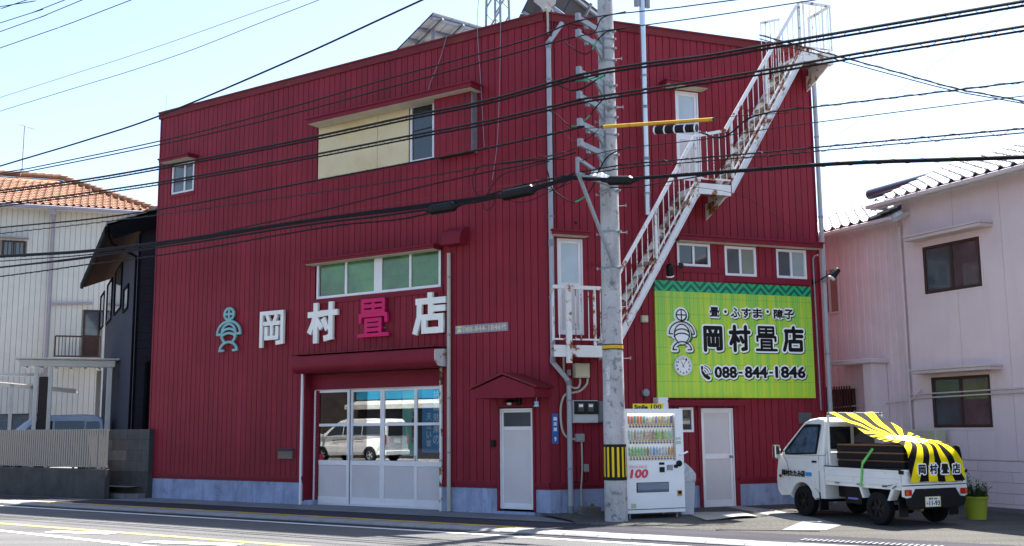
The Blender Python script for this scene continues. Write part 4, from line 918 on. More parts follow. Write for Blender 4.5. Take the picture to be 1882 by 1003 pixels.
# lower landing railing
zt_ = B3(1060, 528).z; zb_ = LZ + .13
for y_ in (YO,):
    rail((LX0, y_, zt_), (LX1 + .10, y_, zt_), .04, .07, 'handrail', m_rustwhite); rail((LX0, y_, zb_), (LX1 + .1, y_, zb_), .03, .03, 'lower_rail', m_whitesteel)
rail((LX0 + .02, YO, zt_), (.06, -.03, zt_), .04, .07, 'handrail', m_rustwhite); rail((LX0 + .02, YO, zb_), (.06, -.03, zb_), .03, .03, 'lower_rail', m_whitesteel)
for px_ in (1028, 1058, 1068, 1082, 1094, 1104):
    x_ = B3(px_, 580).x; mb = MB(); mb.tube([(x_, YO, zb_), (x_, YO, zt_)], .008, 6); mb.build('baluster', m_whitesteel, st)
for k in range(4):
    y_ = YO + .12 + .17 * k; mb = MB(); f_ = (y_ - YO) / (-.03 - YO); x_ = LX0 + .02 + (.04 - LX0) * f_; mb.tube([(x_, y_, zb_), (x_, y_, zt_)], .008, 6); mb.build('baluster', m_whitesteel, st)
xq = B3(1043.5, 580).x; mb = MB(); mb.box(xq - .05, xq + .05, YO - .075, YO - .012, B3(1043, 667).z, zt_ + .06); mb.build('post', m_rustwhite, st)
xq = B3(1093, 580).x; mb = MB(); mb.bar((xq, YO + .0, LZ + .02), (xq, YO, zt_), .045); mb.build('post', m_rustwhite, st)
# top landing cage
tz = B3(1500, 8).z; tb = TZ + .12
for y_, x0_, x1_ in ((YO, TX0 + .1, TX1),):
    rail((TX0, y_, tz), (TX1, y_, tz), .035, .06, 'handrail'); rail((TX0 + .1, y_, tb), (TX1, y_, tb), .03, .03, 'lower_rail', m_rustwhite)
rail((TX1 - .02, YO, tz), (TX1 - .02, -.1, tz), .035, .06); rail((TX1 - .02, YO, tb), (TX1 - .02, -.1, tb), .03, .03, 'lower_rail', m_rustwhite)
rail((TX0 + .0, -.1, tz - .1), (ur_b.x - .38, -.1, tz - .25), .035, .05)
for k in range(7):
    y_ = YO + (k / 6) * .76; mb = MB(); mb.tube([(TX1 - .02, y_, tb), (TX1 - .02, y_, tz)], .009 if 0 < k < 6 else .02, 6); mb.build('baluster', m_whitesteel, st)
for k in range(5):
    x_ = TX0 + .06 + (TX1 - TX0 - .14) * k / 4; mb = MB(); mb.tube([(x_, YO, tb if k else TZ), (x_, YO, tz)], .009 if k else .022, 6); mb.build('baluster', m_whitesteel, st)
for k in range(5):
    x_ = ur_b.x - .38 + .12 * k; mb = MB(); mb.tube([(x_, -.1, HT - .9), (x_, -.1, tz - .23 + .03 * k)], .009, 6); mb.build('baluster', m_whitesteel, st)

# ================================================================== UTILITY POLE
PB = G(1133, 962); PXA = FA.loc(PB); PD = -PXA.y
up_ = thing('utility_pole', 'grey concrete utility pole with black and yellow hazard band', 'utility pole', PB, THA)
PR0, PRT, PH = .205, .125, 13.0
def pr(z): return PR0 + (PRT - PR0) * z / PH
mb = MB(); mb.lathe([(pr(z), z) for z in (0, .5, 2, 4, 6, 8, 10, 12, PH)], (0, 0, 0), 28); mb.build('shaft', m_conc, up_, smooth=True)
mb = MB(); mb.lathe([(PR0 + .03, 0.0), (PR0 + .02, .035), (PR0 - .01, .04)], (0, 0, 0), 28); mb.build('base_ring', m_kerb, up_, smooth=True)
def pole_z(py): d = ray(1131, py); s_ = PB.y / d.y; return CAM.z + d.z * s_
hz1, hz0 = pole_z(816), pole_z(882)
mb = MB(); mb.lathe([(pr(hz0) + .006, hz0), (pr(hz1) + .006, hz1)], (0, 0, 0), 28); hb_ = mb.build('hazard_band', M('black_band', (.005, .005, .005), .5), up_, smooth=True)
m_hazy = M('hazard_yellow', (.70, .48, .01), .45, var=.06)
for k in range(14):
    a0 = 2 * pi * k / 14; mb = MB(); n_ = 3
    i0 = mb.add([((pr(z) + .009) * cos(a0 + .2 * j / n_), (pr(z) + .009) * sin(a0 + .2 * j / n_), z) for z in (hz0 + .06, hz1 - .05) for j in range(n_ + 1)])
    for j in range(n_): mb.f.append((i0 + j, i0 + j + 1, i0 + n_ + 2 + j, i0 + n_ + 1 + j))
    mb.build('yellow_stripe', m_hazy, hb_)
zt2 = pole_z(638)
mb = MB(); mb.lathe([(pr(zt2) + .006, zt2 - .05), (pr(zt2) + .006, zt2 + .05)], (0, 0, 0), 28); yb = mb.build('warning_tape', M('black_tape', (.012, .012, .012), .5), up_, smooth=True)
mb = MB(); mb.lathe([(pr(zt2) + .008, zt2 - .03), (pr(zt2) + .008, zt2 + .03)], (0, 0, 0), 28); mb.build('tape_print', M('orange_tape', (.60, .36, .02), .5, var=.2, vs=9), yb, smooth=True)
phi_c = atan2(-PB.y, -PB.x) - THA                      # direction towards the street camera side, in pole axes
def pole_plate(px, py0, py1, w, mat, name):
    z0, z1 = pole_z(py1), pole_z(py0); off = (px - 1131) / 101.0; r_ = pr(z0) + .008; a = phi_c + math.asin(max(-1, min(1, off / r_)))
    mb = MB(); da_ = w / r_; i0 = mb.add([(r_ * cos(a + (j / 4 - .5) * da_), r_ * sin(a + (j / 4 - .5) * da_), z) for z in (z0, z1) for j in range(5)])
    for j in range(4): mb.f.append((i0 + j, i0 + j + 1, i0 + 6 + j, i0 + 5 + j))
    mb.build(name, mat, up_)
    return a
m_plw = M('white_plate', (.55, .55, .55), .5, var=.15, vs=20, spots=((.1, .1, .1), 45, .55, .05))
pole_plate(1121.5, 674, 698, .075, m_plw, 'number_plate'); pole_plate(1121.5, 702, 727, .075, m_plw, 'number_plate')
# bands and step bolts
for py in (61, 75, 92, 114, 160, 180, 200, 218, 250, 287, 352, 427, 493):
    z = pole_z(py); mb = MB(); mb.lathe([(pr(z) + .004, z - .022), (pr(z) + .010, z - .018), (pr(z) + .010, z + .018), (pr(z) + .004, z + .022)], (0, 0, 0), 24); b_ = mb.build('steel_band', m_galv, up_, smooth=True)
    mb = MB(); mb.box(pr(z) + .005, pr(z) + .06, -.02, .02, z - .018, z + .018); mb.build('clamp_bolt', m_galv, b_)
phi_r = phi_c + pi / 2
for k, (py, sg_) in enumerate(((109, 1), (130, -1), (73, -1), (198, 1), (224, -1), (249, -1), (358, -1), (379, 1), (428, 1), (431, -1), (494, -1), (564, 1), (659, 1))):
    z = pole_z(py); a = phi_r if sg_ > 0 else phi_r + pi; d = Vector((cos(a), sin(a), 0)); mb = MB(); mb.tube([d * (pr(z) - .02) + Vector((0, 0, z)), d * (pr(z) + (.13 if sg_ > 0 else .07)) + Vector((0, 0, z + .005))], .009, 6)
    e = d * (pr(z) + (.13 if sg_ > 0 else .07)) + Vector((0, 0, z + .005)); mb.tube([e - Vector((0, 0, .025)), e + Vector((0, 0, .03))], .011, 6); mb.build('step_bolt', m_galv, up_)
# bracket arms reaching out over the road
ARM = .92; ADX = -.06
armtips = []
for (ty, ry) in ((33, 61), (66, 90), (132, 156), (178, 200), (227, 248), (263, 284)):
    zr = pole_z(ry); p0 = Vector((0, -pr(zr) - .0, zr - .03)); p1 = Vector((ADX, -PR0 * 0 - ARM, zr + .02))
    mb = MB(); mb.bar(p0, p1, .055, .10); b_ = mb.build('bracket_arm', m_galv, up_)
    mb = MB(); mb.bar(p0 + Vector((0, .0, -.26)), p0 + Vector((0, .0, .08)), .09, .03); mb.prism([(-pr(zr), zr - .28), (-pr(zr) - .26, zr - .08), (-pr(zr), zr - .08)], -.02, .02, 'x'); mb.build('arm_gusset', m_galv, b_)
    mb = MB(); mb.box(p1.x - .04, p1.x + .04, p1.y - .04, p1.y + .05, p1.z - .05, p1.z + .09); mb.build('cable_clamp', m_galv, b_); mb = MB(); mb.box(p1.x - .03, p1.x + .03, p1.y + .25, p1.y + .32, p1.z - .12, p1.z - .03); mb.build('cable_clamp', m_galv, b_)
    armtips.append(PB + Vector((cos(THA) * p1.x - sin(THA) * p1.y, sin(THA) * p1.x + cos(THA) * p1.y, p1.z)))
zc = pole_z(340)
A0 = Vector((.28, -PR0, zc - .10)); A1 = Vector((-.05, -1.05, zc + .02)); mb = MB(); mb.bar(A0, A1, .06, .07); ca = mb.build('crossarm', m_galv, up_)
mb = MB(); mb.bar(A1, A1 + Vector((0, 0, .30)), .05, .05); mb.build('upright', m_galv, ca)
mb = MB(); mb.bar(A1 + Vector((0, 0, .28)), Vector((0, -pr(zc), zc + .12)), .05, .06); mb.build('crossarm', m_galv, up_)
mb = MB(); mb.bar(A1 + Vector((.01, .03, -.03)), Vector((.15, -PR0 + .05, pole_z(492))), .05, .05); mb.build('brace', m_galv, up_)
mb = MB(); q1 = Vector((-.02, -.55, zc + .10)); mb.lathe([(.03, -.1), (.09, -.08), (.09, -.05), (.04, -.03), (.03, .06)], q1, 14); mb.build('insulator', M('pale_porcelain', (.5, .5, .5), .3), up_, smooth=True)
mb = MB(); mb.prism([(-.75, .0), (-.15, -.02), (.0, .06), (-.1, .12), (-.6, .13)], -.1, .1, 'x'); 
for i_ in range(len(mb.v)): v_ = mb.v[i_]; mb.v[i_] = (v_[0] * .8 + .04, v_[1] * .9 - .05, v_[2] + pole_z(338))
mb.build('streetlight_hood', m_white, up_, bev=.03, seg=2)

# ================================================================== OVERHEAD CABLES
CD = PD + ARM
def wirepts(pts, d, n=8):
    P_ = []
    for p in pts:
        dd = p[2] if len(p) > 2 else d
        x_, z_ = FA.px(p[0], p[1], -dd); P_.append(FA.w(x_, -dd, z_))
    return P_
def cable(label, pts, d=CD, r=.012, ext=(0, 0), mat=m_black, group='overhead cables', twin=None, spiral=0, name='overhead_cable', cat='cable'):
    P_ = wirepts(pts, d)
    if ext[0]: P_ = [P_[0] + (P_[0] - P_[1]).normalized() * ext[0]] + P_
    if ext[1]: P_ = P_ + [P_[-1] + (P_[-1] - P_[-2]).normalized() * ext[1]]
    Q = catmull(P_, 8); mid = Q[len(Q) // 2].copy(); Q = [q_ - mid for q_ in Q]
    t = thing(name, label, cat, mid, 0, group)
    mb = MB(); mb.tube(Q, r, 6); mb.build('wire', mat, t, smooth=True)
    if twin:
        mb = MB(); mb.tube([q_ - Vector((0, 0, twin)) for q_ in Q], r * .8, 6); mb.build('second_wire', mat, t, smooth=True)
    if spiral:
        L_ = [0.0]
        for a, b in zip(Q, Q[1:]): L_.append(L_[-1] + (b - a).length)
        S = []; i_ = 0; tot = L_[-1]; nst = int(tot / .045)
        for k in range(nst):
            s_ = tot * k / nst
            while L_[i_ + 1] < s_: i_ += 1
            c_ = Q[i_].lerp(Q[i_ + 1], (s_ - L_[i_]) / max(1e-6, L_[i_ + 1] - L_[i_])); ph_ = s_ * 2 * pi / .42; tw_ = (twin or 0)
            S.append(c_ + Vector((0, .02 * cos(ph_), -tw_ / 2 + (tw_ / 2 + .02) * sin(ph_))))
        mb = MB(); mb.tube(S, .0045, 4); mb.build('spiral_hanger', mat, t)
    return t
# left of the pole
cable('thick dark cable slanting high over the roof at upper left', [(0, 305), (160, 257), (297, 211), (540, 108), (775, 0)], d=7.0, r=0.0137, ext=(8, 6), spiral=0)
for lb, p0, p1 in (('thin wire across the top left corner, lowest of three', (0, 88), (240, 0)), ('thin wire across the top left corner, middle of three', (0, 42), (118, 0)), ('thin wire across the top left corner, nearest the corner', (0, 12), (48, 0)), ('second thin wire crossing the top left corner area', (0, 58), (150, 0))):
    cable(lb, [p0, ((p0[0] + p1[0]) / 2, (p0[1] + p1[1]) / 2 + 2), p1], d=9.0, r=.006, ext=(12, 8))
m_greywire = M('pale_grey_wire', (.20, .20, .21), .5)
cable('pale thin wire high in the sky, upper of two', [(0, 179), (270, 92), (532, 0)], d=10.0, r=.0035, ext=(12, 8), mat=m_greywire)
cable('pale thin wire high in the sky, lower of two', [(0, 204), (300, 110), (585, 0)], d=10.0, r=.0045, ext=(12, 8), mat=m_greywire)
cable('black cable from the topmost bracket arm to the left', [(0, 318), (64, 307), (320, 253), (540, 195), (700, 148), (860, 104), (985, 68), (1040, 45), (1072, 36)], r=0.0150, ext=(14, 0))
cable('black cable from the second bracket arm to the left', [(0, 322), (64, 312), (320, 260), (540, 208), (724, 158), (932, 101), (1030, 74), (1066, 66)], r=0.0150, ext=(14, 0))
cable('thick black cable bundle from the third bracket arm crossing the facade', [(0, 350), (160, 329), (320, 301), (540, 259), (749, 214), (900, 183), (1067, 137), (1180, 117), (1302, 101), (1423, 80), (1560, 57), (1882, 2)], r=.024, ext=(14, 8), twin=.065, spiral=1)
cable('thick black cable bundle from the fourth bracket arm crossing the facade', [(0, 375), (160, 354), (320, 330), (540, 291), (749, 250), (900, 221), (1067, 183), (1120, 174), (1385, 132), (1560, 101), (1882, 48)], r=.021, ext=(14, 8), twin=.065, spiral=1)
cable('black rope-like cable from the fifth bracket arm to the left', [(0, 418), (160, 403), (320, 380), (540, 339), (781, 294), (900, 271), (1010, 247), (1074, 232)], r=0.0200, ext=(14, 0), spiral=1)
cable('black cable with clips below the rope-like cable', [(0, 429), (160, 411), (320, 391), (540, 360), (712, 335), (820, 318), (900, 303), (1010, 286), (1059, 272)], r=.011, ext=(14, 0), mat=M('grey_messenger', (.02, .02, .02), .5), spiral=1)
cable('lower black cable carrying the right hand splice closure', [(0, 470), (160, 460), (320, 441), (560, 405), (760, 378), (900, 360), (960, 352), (1053, 322)], r=0.0238, ext=(14, 0), twin=.04, spiral=1)
cable('lower black cable carrying the left hand splice closure', [(0, 491), (96, 480), (320, 451), (560, 414), (700, 397), (815, 380), (900, 366), (1055, 328)], r=0.0213, ext=(14, 0))
cable('lowest black cable sagging in front of the facade', [(0, 508), (69, 499), (160, 486), (320, 465), (540, 427), (638, 412), (740, 402), (830, 380), (940, 345), (1053, 320)], r=0.0163, ext=(14, 0), spiral=1)
cable('thin brown wire crossing below the lowest cables', [(0, 470), (250, 452), (520, 405), (700, 378), (900, 345), (1053, 330)], r=.005, ext=(14, 0), mat=M('brown_wire', (.10, .05, .03), .6))
cable('thin green service wire reaching from the left edge to the dark house', [(0, 525), (90, 540), (170, 550, -10.0)], d=-9.0, r=0.0150, mat=M('green_wire', (.05, .16, .14), .5))
cable('black cable just above the left hand splice closure', [(0, 480), (160, 468), (320, 447), (560, 409), (760, 384), (900, 362), (1055, 324)], r=0.0150, ext=(14, 0))
cable('black cable sagging between the facade bundles', [(0, 492), (160, 474), (320, 444), (540, 398), (698, 361), (867, 322), (1000, 295), (1059, 280)], r=.014, ext=(14, 0))
# right of the pole
PDp = PD + .15
cable('thin black cable rising right from the pole top', [(1072, 36), (1120, 27), (1240, 14), (1347, 0)], r=.011, ext=(0, 8))
cable('thin black cable rising right under the pole top', [(1066, 66), (1120, 55), (1300, 30), (1521, -4)], r=.010, ext=(0, 8))
cable('sagging black cable from the insulator string to the right edge', [(1284, 243), (1330, 252), (1372, 220), (1423, 205), (1560, 189), (1882, 150)], r=.012, ext=(0, 8), d=CD, spiral=1)
cable('thin black wire just below the sagging cable on the right', [(1059, 300), (1120, 277), (1290, 256), (1423, 235), (1560, 217), (1882, 176)], r=.008, ext=(0, 8))
cable('black cable pair with hanger across the middle of the stairs', [(1053, 318), (1150, 302), (1230, 295), (1320, 287), (1434, 277), (1560, 265), (1882, 236)], r=.013, ext=(0, 8), twin=.06, spiral=1)
cable('thick black cable leaving the black splice box to the right', [(1053, 326), (1120, 328), (1170, 326), (1347, 313), (1560, 298), (1882, 287)], r=.019, ext=(0, 8), twin=.03, spiral=1)
cable('thin wire joining the thick cable on the right from below', [(1120, 345), (1170, 343), (1250, 330), (1347, 313)], r=.010)
cable('steel stay wire through the yellow guard tube', [(1074, 236), (1200, 226), (1310, 216), (1450, 207)], r=.006, ext=(0, 0))
cable('fine wire sagging in front of the right flank', [(1180, 340), (1290, 345), (1380, 368), (1500, 452)], d=.2, r=.004)
cable('drop cable running from the top landing to the right edge, upper', [(1540, 103), (1640, 130), (1760, 163), (1882, 186)], d=.3, r=.012, ext=(1.5, 6), spiral=1)
cable('drop cable running from the top landing to the right edge, lower', [(1540, 110), (1640, 137), (1760, 168), (1882, 190)], d=.3, r=.009, ext=(1.5, 6))
cable('pale fine wire in the sky right of the building', [(1512, 268), (1600, 205), (1882, -5)], d=-6, r=.004, mat=m_greywire, ext=(0, 3))
# splice boxes, guard tube, insulators, jumper loops
def on_cable(px, py, d=CD): x_, z_ = FA.px(px, py, -d); return FA.w(x_, -d, z_)
def closure(label, a, b, r, name='splice_closure'):
    A_, B_ = on_cable(*a), on_cable(*b); d = (B_ - A_).normalized(); L_ = (B_ - A_).length; m_ = (A_ + B_) / 2
    t = thing(name, label, 'splice box', m_, 0, 'black cable splice boxes')
    mb = MB(); mb.tube([-d * L_ / 2, -d * (L_ / 2 - .06), d * (L_ / 2 - .06), d * L_ / 2], [r * .55, r, r, r * .55], 10); mb.build('body', m_blackpl, t, bev=.008)
    for s_ in (-1, 1): mb = MB(); mb.tube([d * s_ * L_ / 2, d * s_ * (L_ / 2 + .12)], [r * .5, r * .2], 8); mb.build('end_cap', m_black, t, smooth=True)
closure('black splice box on the lower cables left of centre', (790, 386), (838, 378), .105)
closure('black splice box on the lower cables nearer the pole', (922, 360), (983, 347), .105)
closure('black splice box hanging beside the pole shaft', (1116, 332), (1164, 331), .085)
A_, B_ = on_cable(1108, 233), on_cable(1312, 219); m_ = (A_ + B_) / 2
t = thing('guard_tube', 'yellow plastic guard tube on the stay wire', 'guard tube', m_, 0)
mb = MB(); mb.tube([A_ - m_, B_ - m_], .033, 12); mb.build('tube', M('ochre_yellow_plastic', (.55, .30, .03), .5, var=.15, vs=5, spots=((.25, .12, .03), 6, .6, .1)), t, smooth=True)
for e in (A_, B_): mb = MB(); d = (B_ - A_).normalized(); mb.tube([e - m_ - d * .012, e - m_ + d * .012], .036, 12); mb.build('end_ring', m_black, t)
A_, B_ = on_cable(1203, 239), on_cable(1281, 235); m_ = (A_ + B_) / 2; d = (B_ - A_).normalized(); L_ = (B_ - A_).length
t = thing('cable_joint', 'black cylindrical cable joint with steel bands under the yellow tube', 'cable joint', m_, 0)
mb = MB(); mb.tube([A_ - m_, B_ - m_], .068, 14); mb.build('body', m_black, t, smooth=True)
for k in range(5):
    c_ = A_ - m_ + d * L_ * (k + .1) / 4.2; mb = MB(); mb.tube([c_ - d * .013, c_ + d * .013], .073, 14); mb.build('steel_band', m_alu, t, smooth=True)
def loop(label, pts, d, r=.011, green=None):
    P_ = catmull(wirepts(pts, d), 8); m_ = P_[len(P_) // 2].copy(); t = thing('jumper_loop', label, 'cable', m_, 0, 'jumper loops on the pole')
    mb = MB(); mb.tube([p - m_ for p in P_], r, 6); mb.build('wire', m_black, t, smooth=True)
    if green:
        n_ = len(P_); a, b = int(n_ * green[0]), max(int(n_ * green[0]) + 2, int(n_ * green[1])); mb = MB(); mb.tube([p - m_ for p in P_[a:b]], r * 1.15, 6); mb.build('green_sleeve', m_green, t, smooth=True)
loop('black jumper loop at the topmost bracket arm', [(1040, 45), (1062, 54), (1082, 63), (1095, 55), (1108, 32), (1150, 21)], CD - .2)
loop('jumper loop with green sleeve at the second bracket arm', [(1035, 75), (1050, 86), (1070, 98), (1085, 95), (1098, 74), (1116, 58), (1150, 52)], CD - .2, green=(.55, .68))
loop('jumper loop with green sleeve at the third bracket arm', [(1015, 152), (1035, 160), (1052, 166), (1075, 160), (1098, 145), (1112, 138)], CD - .1, .016, (.78, .98))
loop('jumper with long green sleeve along the third arm', [(1020, 150), (1050, 149), (1080, 146), (1100, 139)], CD - .05, green=(.4, .9))
loop('drooping jumper loop with teal sleeve at the fourth arm', [(1005, 201), (1025, 212), (1042, 228), (1060, 231), (1080, 216), (1096, 196), (1112, 178)], CD - .1, green=(.42, .72))
loop('thin hanging loop between the fifth and sixth arms', [(1030, 238), (1045, 254), (1060, 262), (1080, 255), (1100, 238)], CD - .2, .006)
loop('black cable hanging from the low crossarm to the wall', [(1000, 292), (1008, 320), (1014, 345), (1040, 366), (1060, 370), (1085, 350), (1100, 315), (1120, 285), (1160, 268)], CD - .3, .012, (.48, .60))
loop('black cable dropping from the drainpipe to the flank wall', [(1016, 362), (1020, 378), (1035, 392), (1060, 410)], -.5, .014)
loop('tangled black wire left of the corner', [(868, 325), (872, 350), (890, 362), (905, 340), (925, 320), (960, 310), (1010, 296)], CD, .009)
loop('black wire curl by the right hand splice box', [(884, 366), (893, 386), (906, 378), (915, 362), (960, 372), (1010, 352), (1050, 335)], CD, .008)
loop('second wire curl left of the corner', [(870, 318), (885, 305), (930, 300), (980, 294), (1040, 292)], CD, .010)
loop('spiral of spare wire at the low crossarm', [(985, 330), (1000, 345), (1020, 348), (1040, 335), (1053, 325)], CD, .008)
# two thin hanging wires down the facade from the roof
for lb, pts in (('thin pale wire hanging down the facade left of the mast', [(880, -5), (877, 40), (880, 100), (884, 160), (890, 270)]), ('thin pale wire hanging down the facade below the mast', [(921, -5), (920, 60), (918, 160), (914, 260), (905, 330)]), ('short cream wire hanging from the coping over the shutter case', [(821, 66), (808, 110), (790, 155), (788, 175), (800, 182)])):
    cable(lb, pts, d=.06, r=.006, mat=M('bluish_wire', (.25, .28, .32), .5), group=None, name='hanging_wire', cat='wire')
cable('grey cables dropping over the coping beside the drainpipe', [(1013, 18), (1014, 45), (1013, 64), (1012, 120), (1017, 300), (1018, 420)], d=-.0, r=.012, mat=m_black, group=None, name='hanging_wire', cat='wire')

# ================================================================== ROOFTOP
def depthpt(px, py, dist):
    d = ray(px, py); return CAM + d * (dist / d.y)
m_cell = M('solar_underside', (.34, .34, .36), .6, var=.05); m_cellf = M('solar_face', (.02, .03, .07), .15); m_fr = M('grey_steel_frame', (.22, .23, .26), .5, .4)
def solar(label, P, nu, nv, legs, under=None):
    """tilted panel array over corner points P (four), nu x nv modules"""
    b0 = P[0].copy(); b0.z = HT - .3; t = thing('solar_array', label, 'solar panels', b0, 0, 'rooftop solar arrays'); A_, B_, C_, D_ = [p - b0 for p in P]
    n_ = (B_ - A_).cross(D_ - A_).normalized()
    if n_.z < 0: n_ = -n_
    for i in range(nu):
        for j in range(nv):
            def q(u, v): return A_.lerp(B_, u).lerp(D_.lerp(C_, u), v)
            g_ = .012; c4 = [q((i + g_) / nu, (j + g_) / nv), q((i + 1 - g_) / nu, (j + g_) / nv), q((i + 1 - g_) / nu, (j + 1 - g_) / nv), q((i + g_) / nu, (j + 1 - g_) / nv)]
            mb = MB(); mb.poly(c4); mod = mb.build('solar_module', under or m_cell, t)
            mb = MB(); mb.poly([p + n_ * .035 for p in c4])
            k4 = mb.add([p for p in c4] + [p + n_ * .035 for p in c4])
            for k in range(4): mb.f.append((k4 + k, k4 + (k + 1) % 4, k4 + 4 + (k + 1) % 4, k4 + 4 + k))
            mb.build('module_face', m_cellf, mod)
    for v in (.08, .38, .65, .92):
        mb = MB(); mb.bar(A_.lerp(D_, v) - n_ * .05, B_.lerp(C_, v) - n_ * .05, .08, .07); mb.build('purlin', m_fr, t)
    for u in (.12, .5, .88):
        mb = MB(); mb.bar(A_.lerp(B_, u) - n_ * .11, D_.lerp(C_, u) - n_ * .11, .06, .06); mb.build('rafter', m_fr, t)
        for v in legs:
            p = A_.lerp(B_, u).lerp(D_.lerp(C_, u), v) - n_ * .12
            if p.z > .05: mb = MB(); mb.bar((p.x, p.y, 0), p, .09, .09); mb.build('leg', m_fr, t)
s1, s2, s3 = depthpt(726, 96, 26.5), depthpt(797, 24, 25.2), depthpt(893, 52, 29.0)
solar('tilted solar array on grey legs seen from below on the left of roof', [s1, s2, s3, s1 + s3 - s2], 3, 3, (.2, .7)) if False else solar('tilted solar array seen from below behind the front coping', [s2, s3, s1 + s3 - s2, s1], 3, 3, (.25, .75))
e1, e2, e3 = depthpt(938, 66, 25.0), depthpt(1000, -60, 24.6), depthpt(1150, 58, 29.0)
solar('large tilted solar array above the building corner', [e2, e3, e1 + e3 - e2, e1], 3, 3, (.2, .7), M('dark_array_underside', (.05, .05, .06), .5))
# lattice mast
mbase = depthpt(915, 60, 23.6); mbase.z = HT - .3; t = thing('lattice_mast', 'grey steel lattice mast standing on the roof', 'mast', mbase, THA)
for dx_ in (-.22, .22):
    for dy_ in (-.2, .2): mb = MB(); mb.tube([(dx_, dy_, 0), (dx_ * .8, dy_ * .8, 2.6)], .028, 8); mb.build('leg', m_galv, t)
for k in range(4):
    z0 = .25 + .6 * k
    for dy_ in (-.19, .19): mb = MB(); mb.bar((-.21, dy_, z0), (.2, dy_, z0 + .5), .035, .02); mb.build('diagonal', m_galv, t); mb = MB(); mb.bar((.21, dy_ * .95, z0 + .02), (-.2, dy_ * .95, z0 + .52), .035, .02); mb.build('diagonal', m_galv, t)
# torn pale sheet lying over the array corner, antenna conduit at the coping
c0 = depthpt(1003, 12, 22.6); t = thing('torn_sheet', 'torn pale cloth sheet caught at the roof corner', 'sheet', c0, 0); mb = MB(); pts = [(-.28, .28), (.1, .35), (.24, .2), (.22, .05), (.1, .0), (.2, -.1), (-.02, -.16), (-.12, -.02), (-.26, .12)]
i0 = mb.add([(a, .05 * sin(a * 17 + b * 9), b) for a, b in pts]); ic = mb.add([(0, -.05, .1)])
for k in range(len(pts)): mb.f.append((i0 + k, i0 + (k + 1) % len(pts), ic))
mb.build('cloth', M('weathered_cloth', (.45, .43, .40), .9, var=.1), t)
P_ = catmull([bp(1000, 20, -.04), bp(1003, 15, -.08), bp(1006, 22, -.07), bp(1007, 45, -.05), bp(1007, 62, -.05)], 6); o0 = tuple(P_[-1])
mb = MB(o0); mb.tube(P_, .025, 8); one(mb, 'conduit', m_beigepipe, 'cream conduit hooked over the coping at the building corner', 'conduit', FB.w(*o0), THB, smooth=True)
an = depthpt(305, 200, 28.6); t = thing('aerial_rod', 'very thin whip aerial on the left end of the roof', 'aerial', Vector((an.x, an.y, HT - .1)), 0); mb = MB(); mb.tube([(0, 0, 0), (0, 0, .9)], [.008, .004], 6); mb.build('rod', m_galv, t)

# ================================================================== VENDING MACHINE
YV = -1.69
vx1 = FB.px(1257, 850, YV)[0]; vx0 = vx1 - 1.20; vz0, vz1 = FB.px(1205, 942, YV)[1], FB.px(1205, 751, YV)[1]
vm, ov = fthing('vending_machine', 'white drinks vending machine with lit display behind the pole', 'vending machine', FB, (vx0 + vx1) / 2, YV, .03)
m_vm = M('vending_white', (.78, .78, .79), .35, var=.03, coat=.2)
def vr(x0, y0, x1, y1): return (FB.px(x0, y0, YV)[0], FB.px(x1, y0, YV)[0], FB.px((x0 + x1) / 2, y1, YV)[1], FB.px((x0 + x1) / 2, y0, YV)[1])
wr = list(vr(1150, 759, 1240, 847)); wr[0] = vx0 + .07
mb = MB(ov); wall_cells(mb, vx0, vx1, vz0, vz1, [tuple(wr)], YV, YV + .05); mb.build('front', m_vm, vm)
mb = MB(ov); mb.box(vx0 + .002, vx1 - .002, YV + .14, YV + .74, vz0, vz1 - .002); mb.box(vx0, vx0 + .05, YV + .0505, YV + .1395, vz0, vz1); mb.box(vx1 - .05, vx1, YV + .0505, YV + .1395, vz0, vz1); mb.box(vx0 + .0505, vx1 - .0505, YV + .0505, YV + .1395, vz1 - .05, vz1); mb.box(vx0 + .0505, vx1 - .0505, YV + .0505, YV + .1395, vz0, wr[2] - .01); mb.build('body', m_vm, vm)
mb = MB(ov); mb.box(wr[0] - .01, wr[1] + .01, YV + .132, YV + .1395, wr[2] - .01, wr[3] + .01); mb.build('display_back', M('pale_display', (.72, .76, .82), .5, var=.15, vs=3, emit=.10), vm)
mb = MB(ov); mb.box(wr[0], wr[1], YV + .006, YV + .010, wr[2], wr[3]); mb.build('display_cover', m_thinclear, vm)
for s_ in (0, 1):
    for t_ in (0, 1): mb = MB(ov); xx = (vx0 + .12, vx1 - .12)[s_]; yy = (YV + .1, YV + .62)[t_]; mb.lathe([(.035, .03), (.03, .035), (.018, .04), (.018, vz0 + .005)], (xx, yy, 0), 10); mb.build('foot', m_galv, vm)
mb = MB(ov); mb.tube([(wr[0] + .02, YV + .04, wr[3] - .022), (wr[1] - .02, YV + .04, wr[3] - .022)], .011, 8); mb.build('display_lamp', M('lamp_tube', (.9, .95, 1.0), .5, var=0, emit=1.6), vm)
rows = [(786, 781.5, 764), (815.5, 811, 789), (845.5, 841, 820)]
cans = [[(.55,.10,.05),(.50,.12,.05),(.05,.30,.22),(.55,.45,.40),(.60,.50,.40),(.60,.50,.30),(.20,.22,.40),(.50,.35,.12),(.45,.32,.15),(.35,.40,.45),(.45,.35,.15),(.02,.06,.25)],
        [(.35,.60,.45),(.45,.65,.40),(.55,.25,.25),(.60,.50,.30),(.50,.35,.28),(.45,.28,.25),(.10,.45,.08),(.60,.55,.05),(.03,.35,.12),(.45,.55,.10),(.30,.55,.35),(.40,.60,.75)],
        [(.15,.50,.10),(.12,.45,.15),(.10,.45,.15),(.35,.15,.05),(.30,.50,.70),(.15,.30,.65),(.30,.45,.70),(.45,.60,.75),(.55,.60,.70),(.35,.50,.70),(.65,.28,.03),(.62,.25,.04)]]
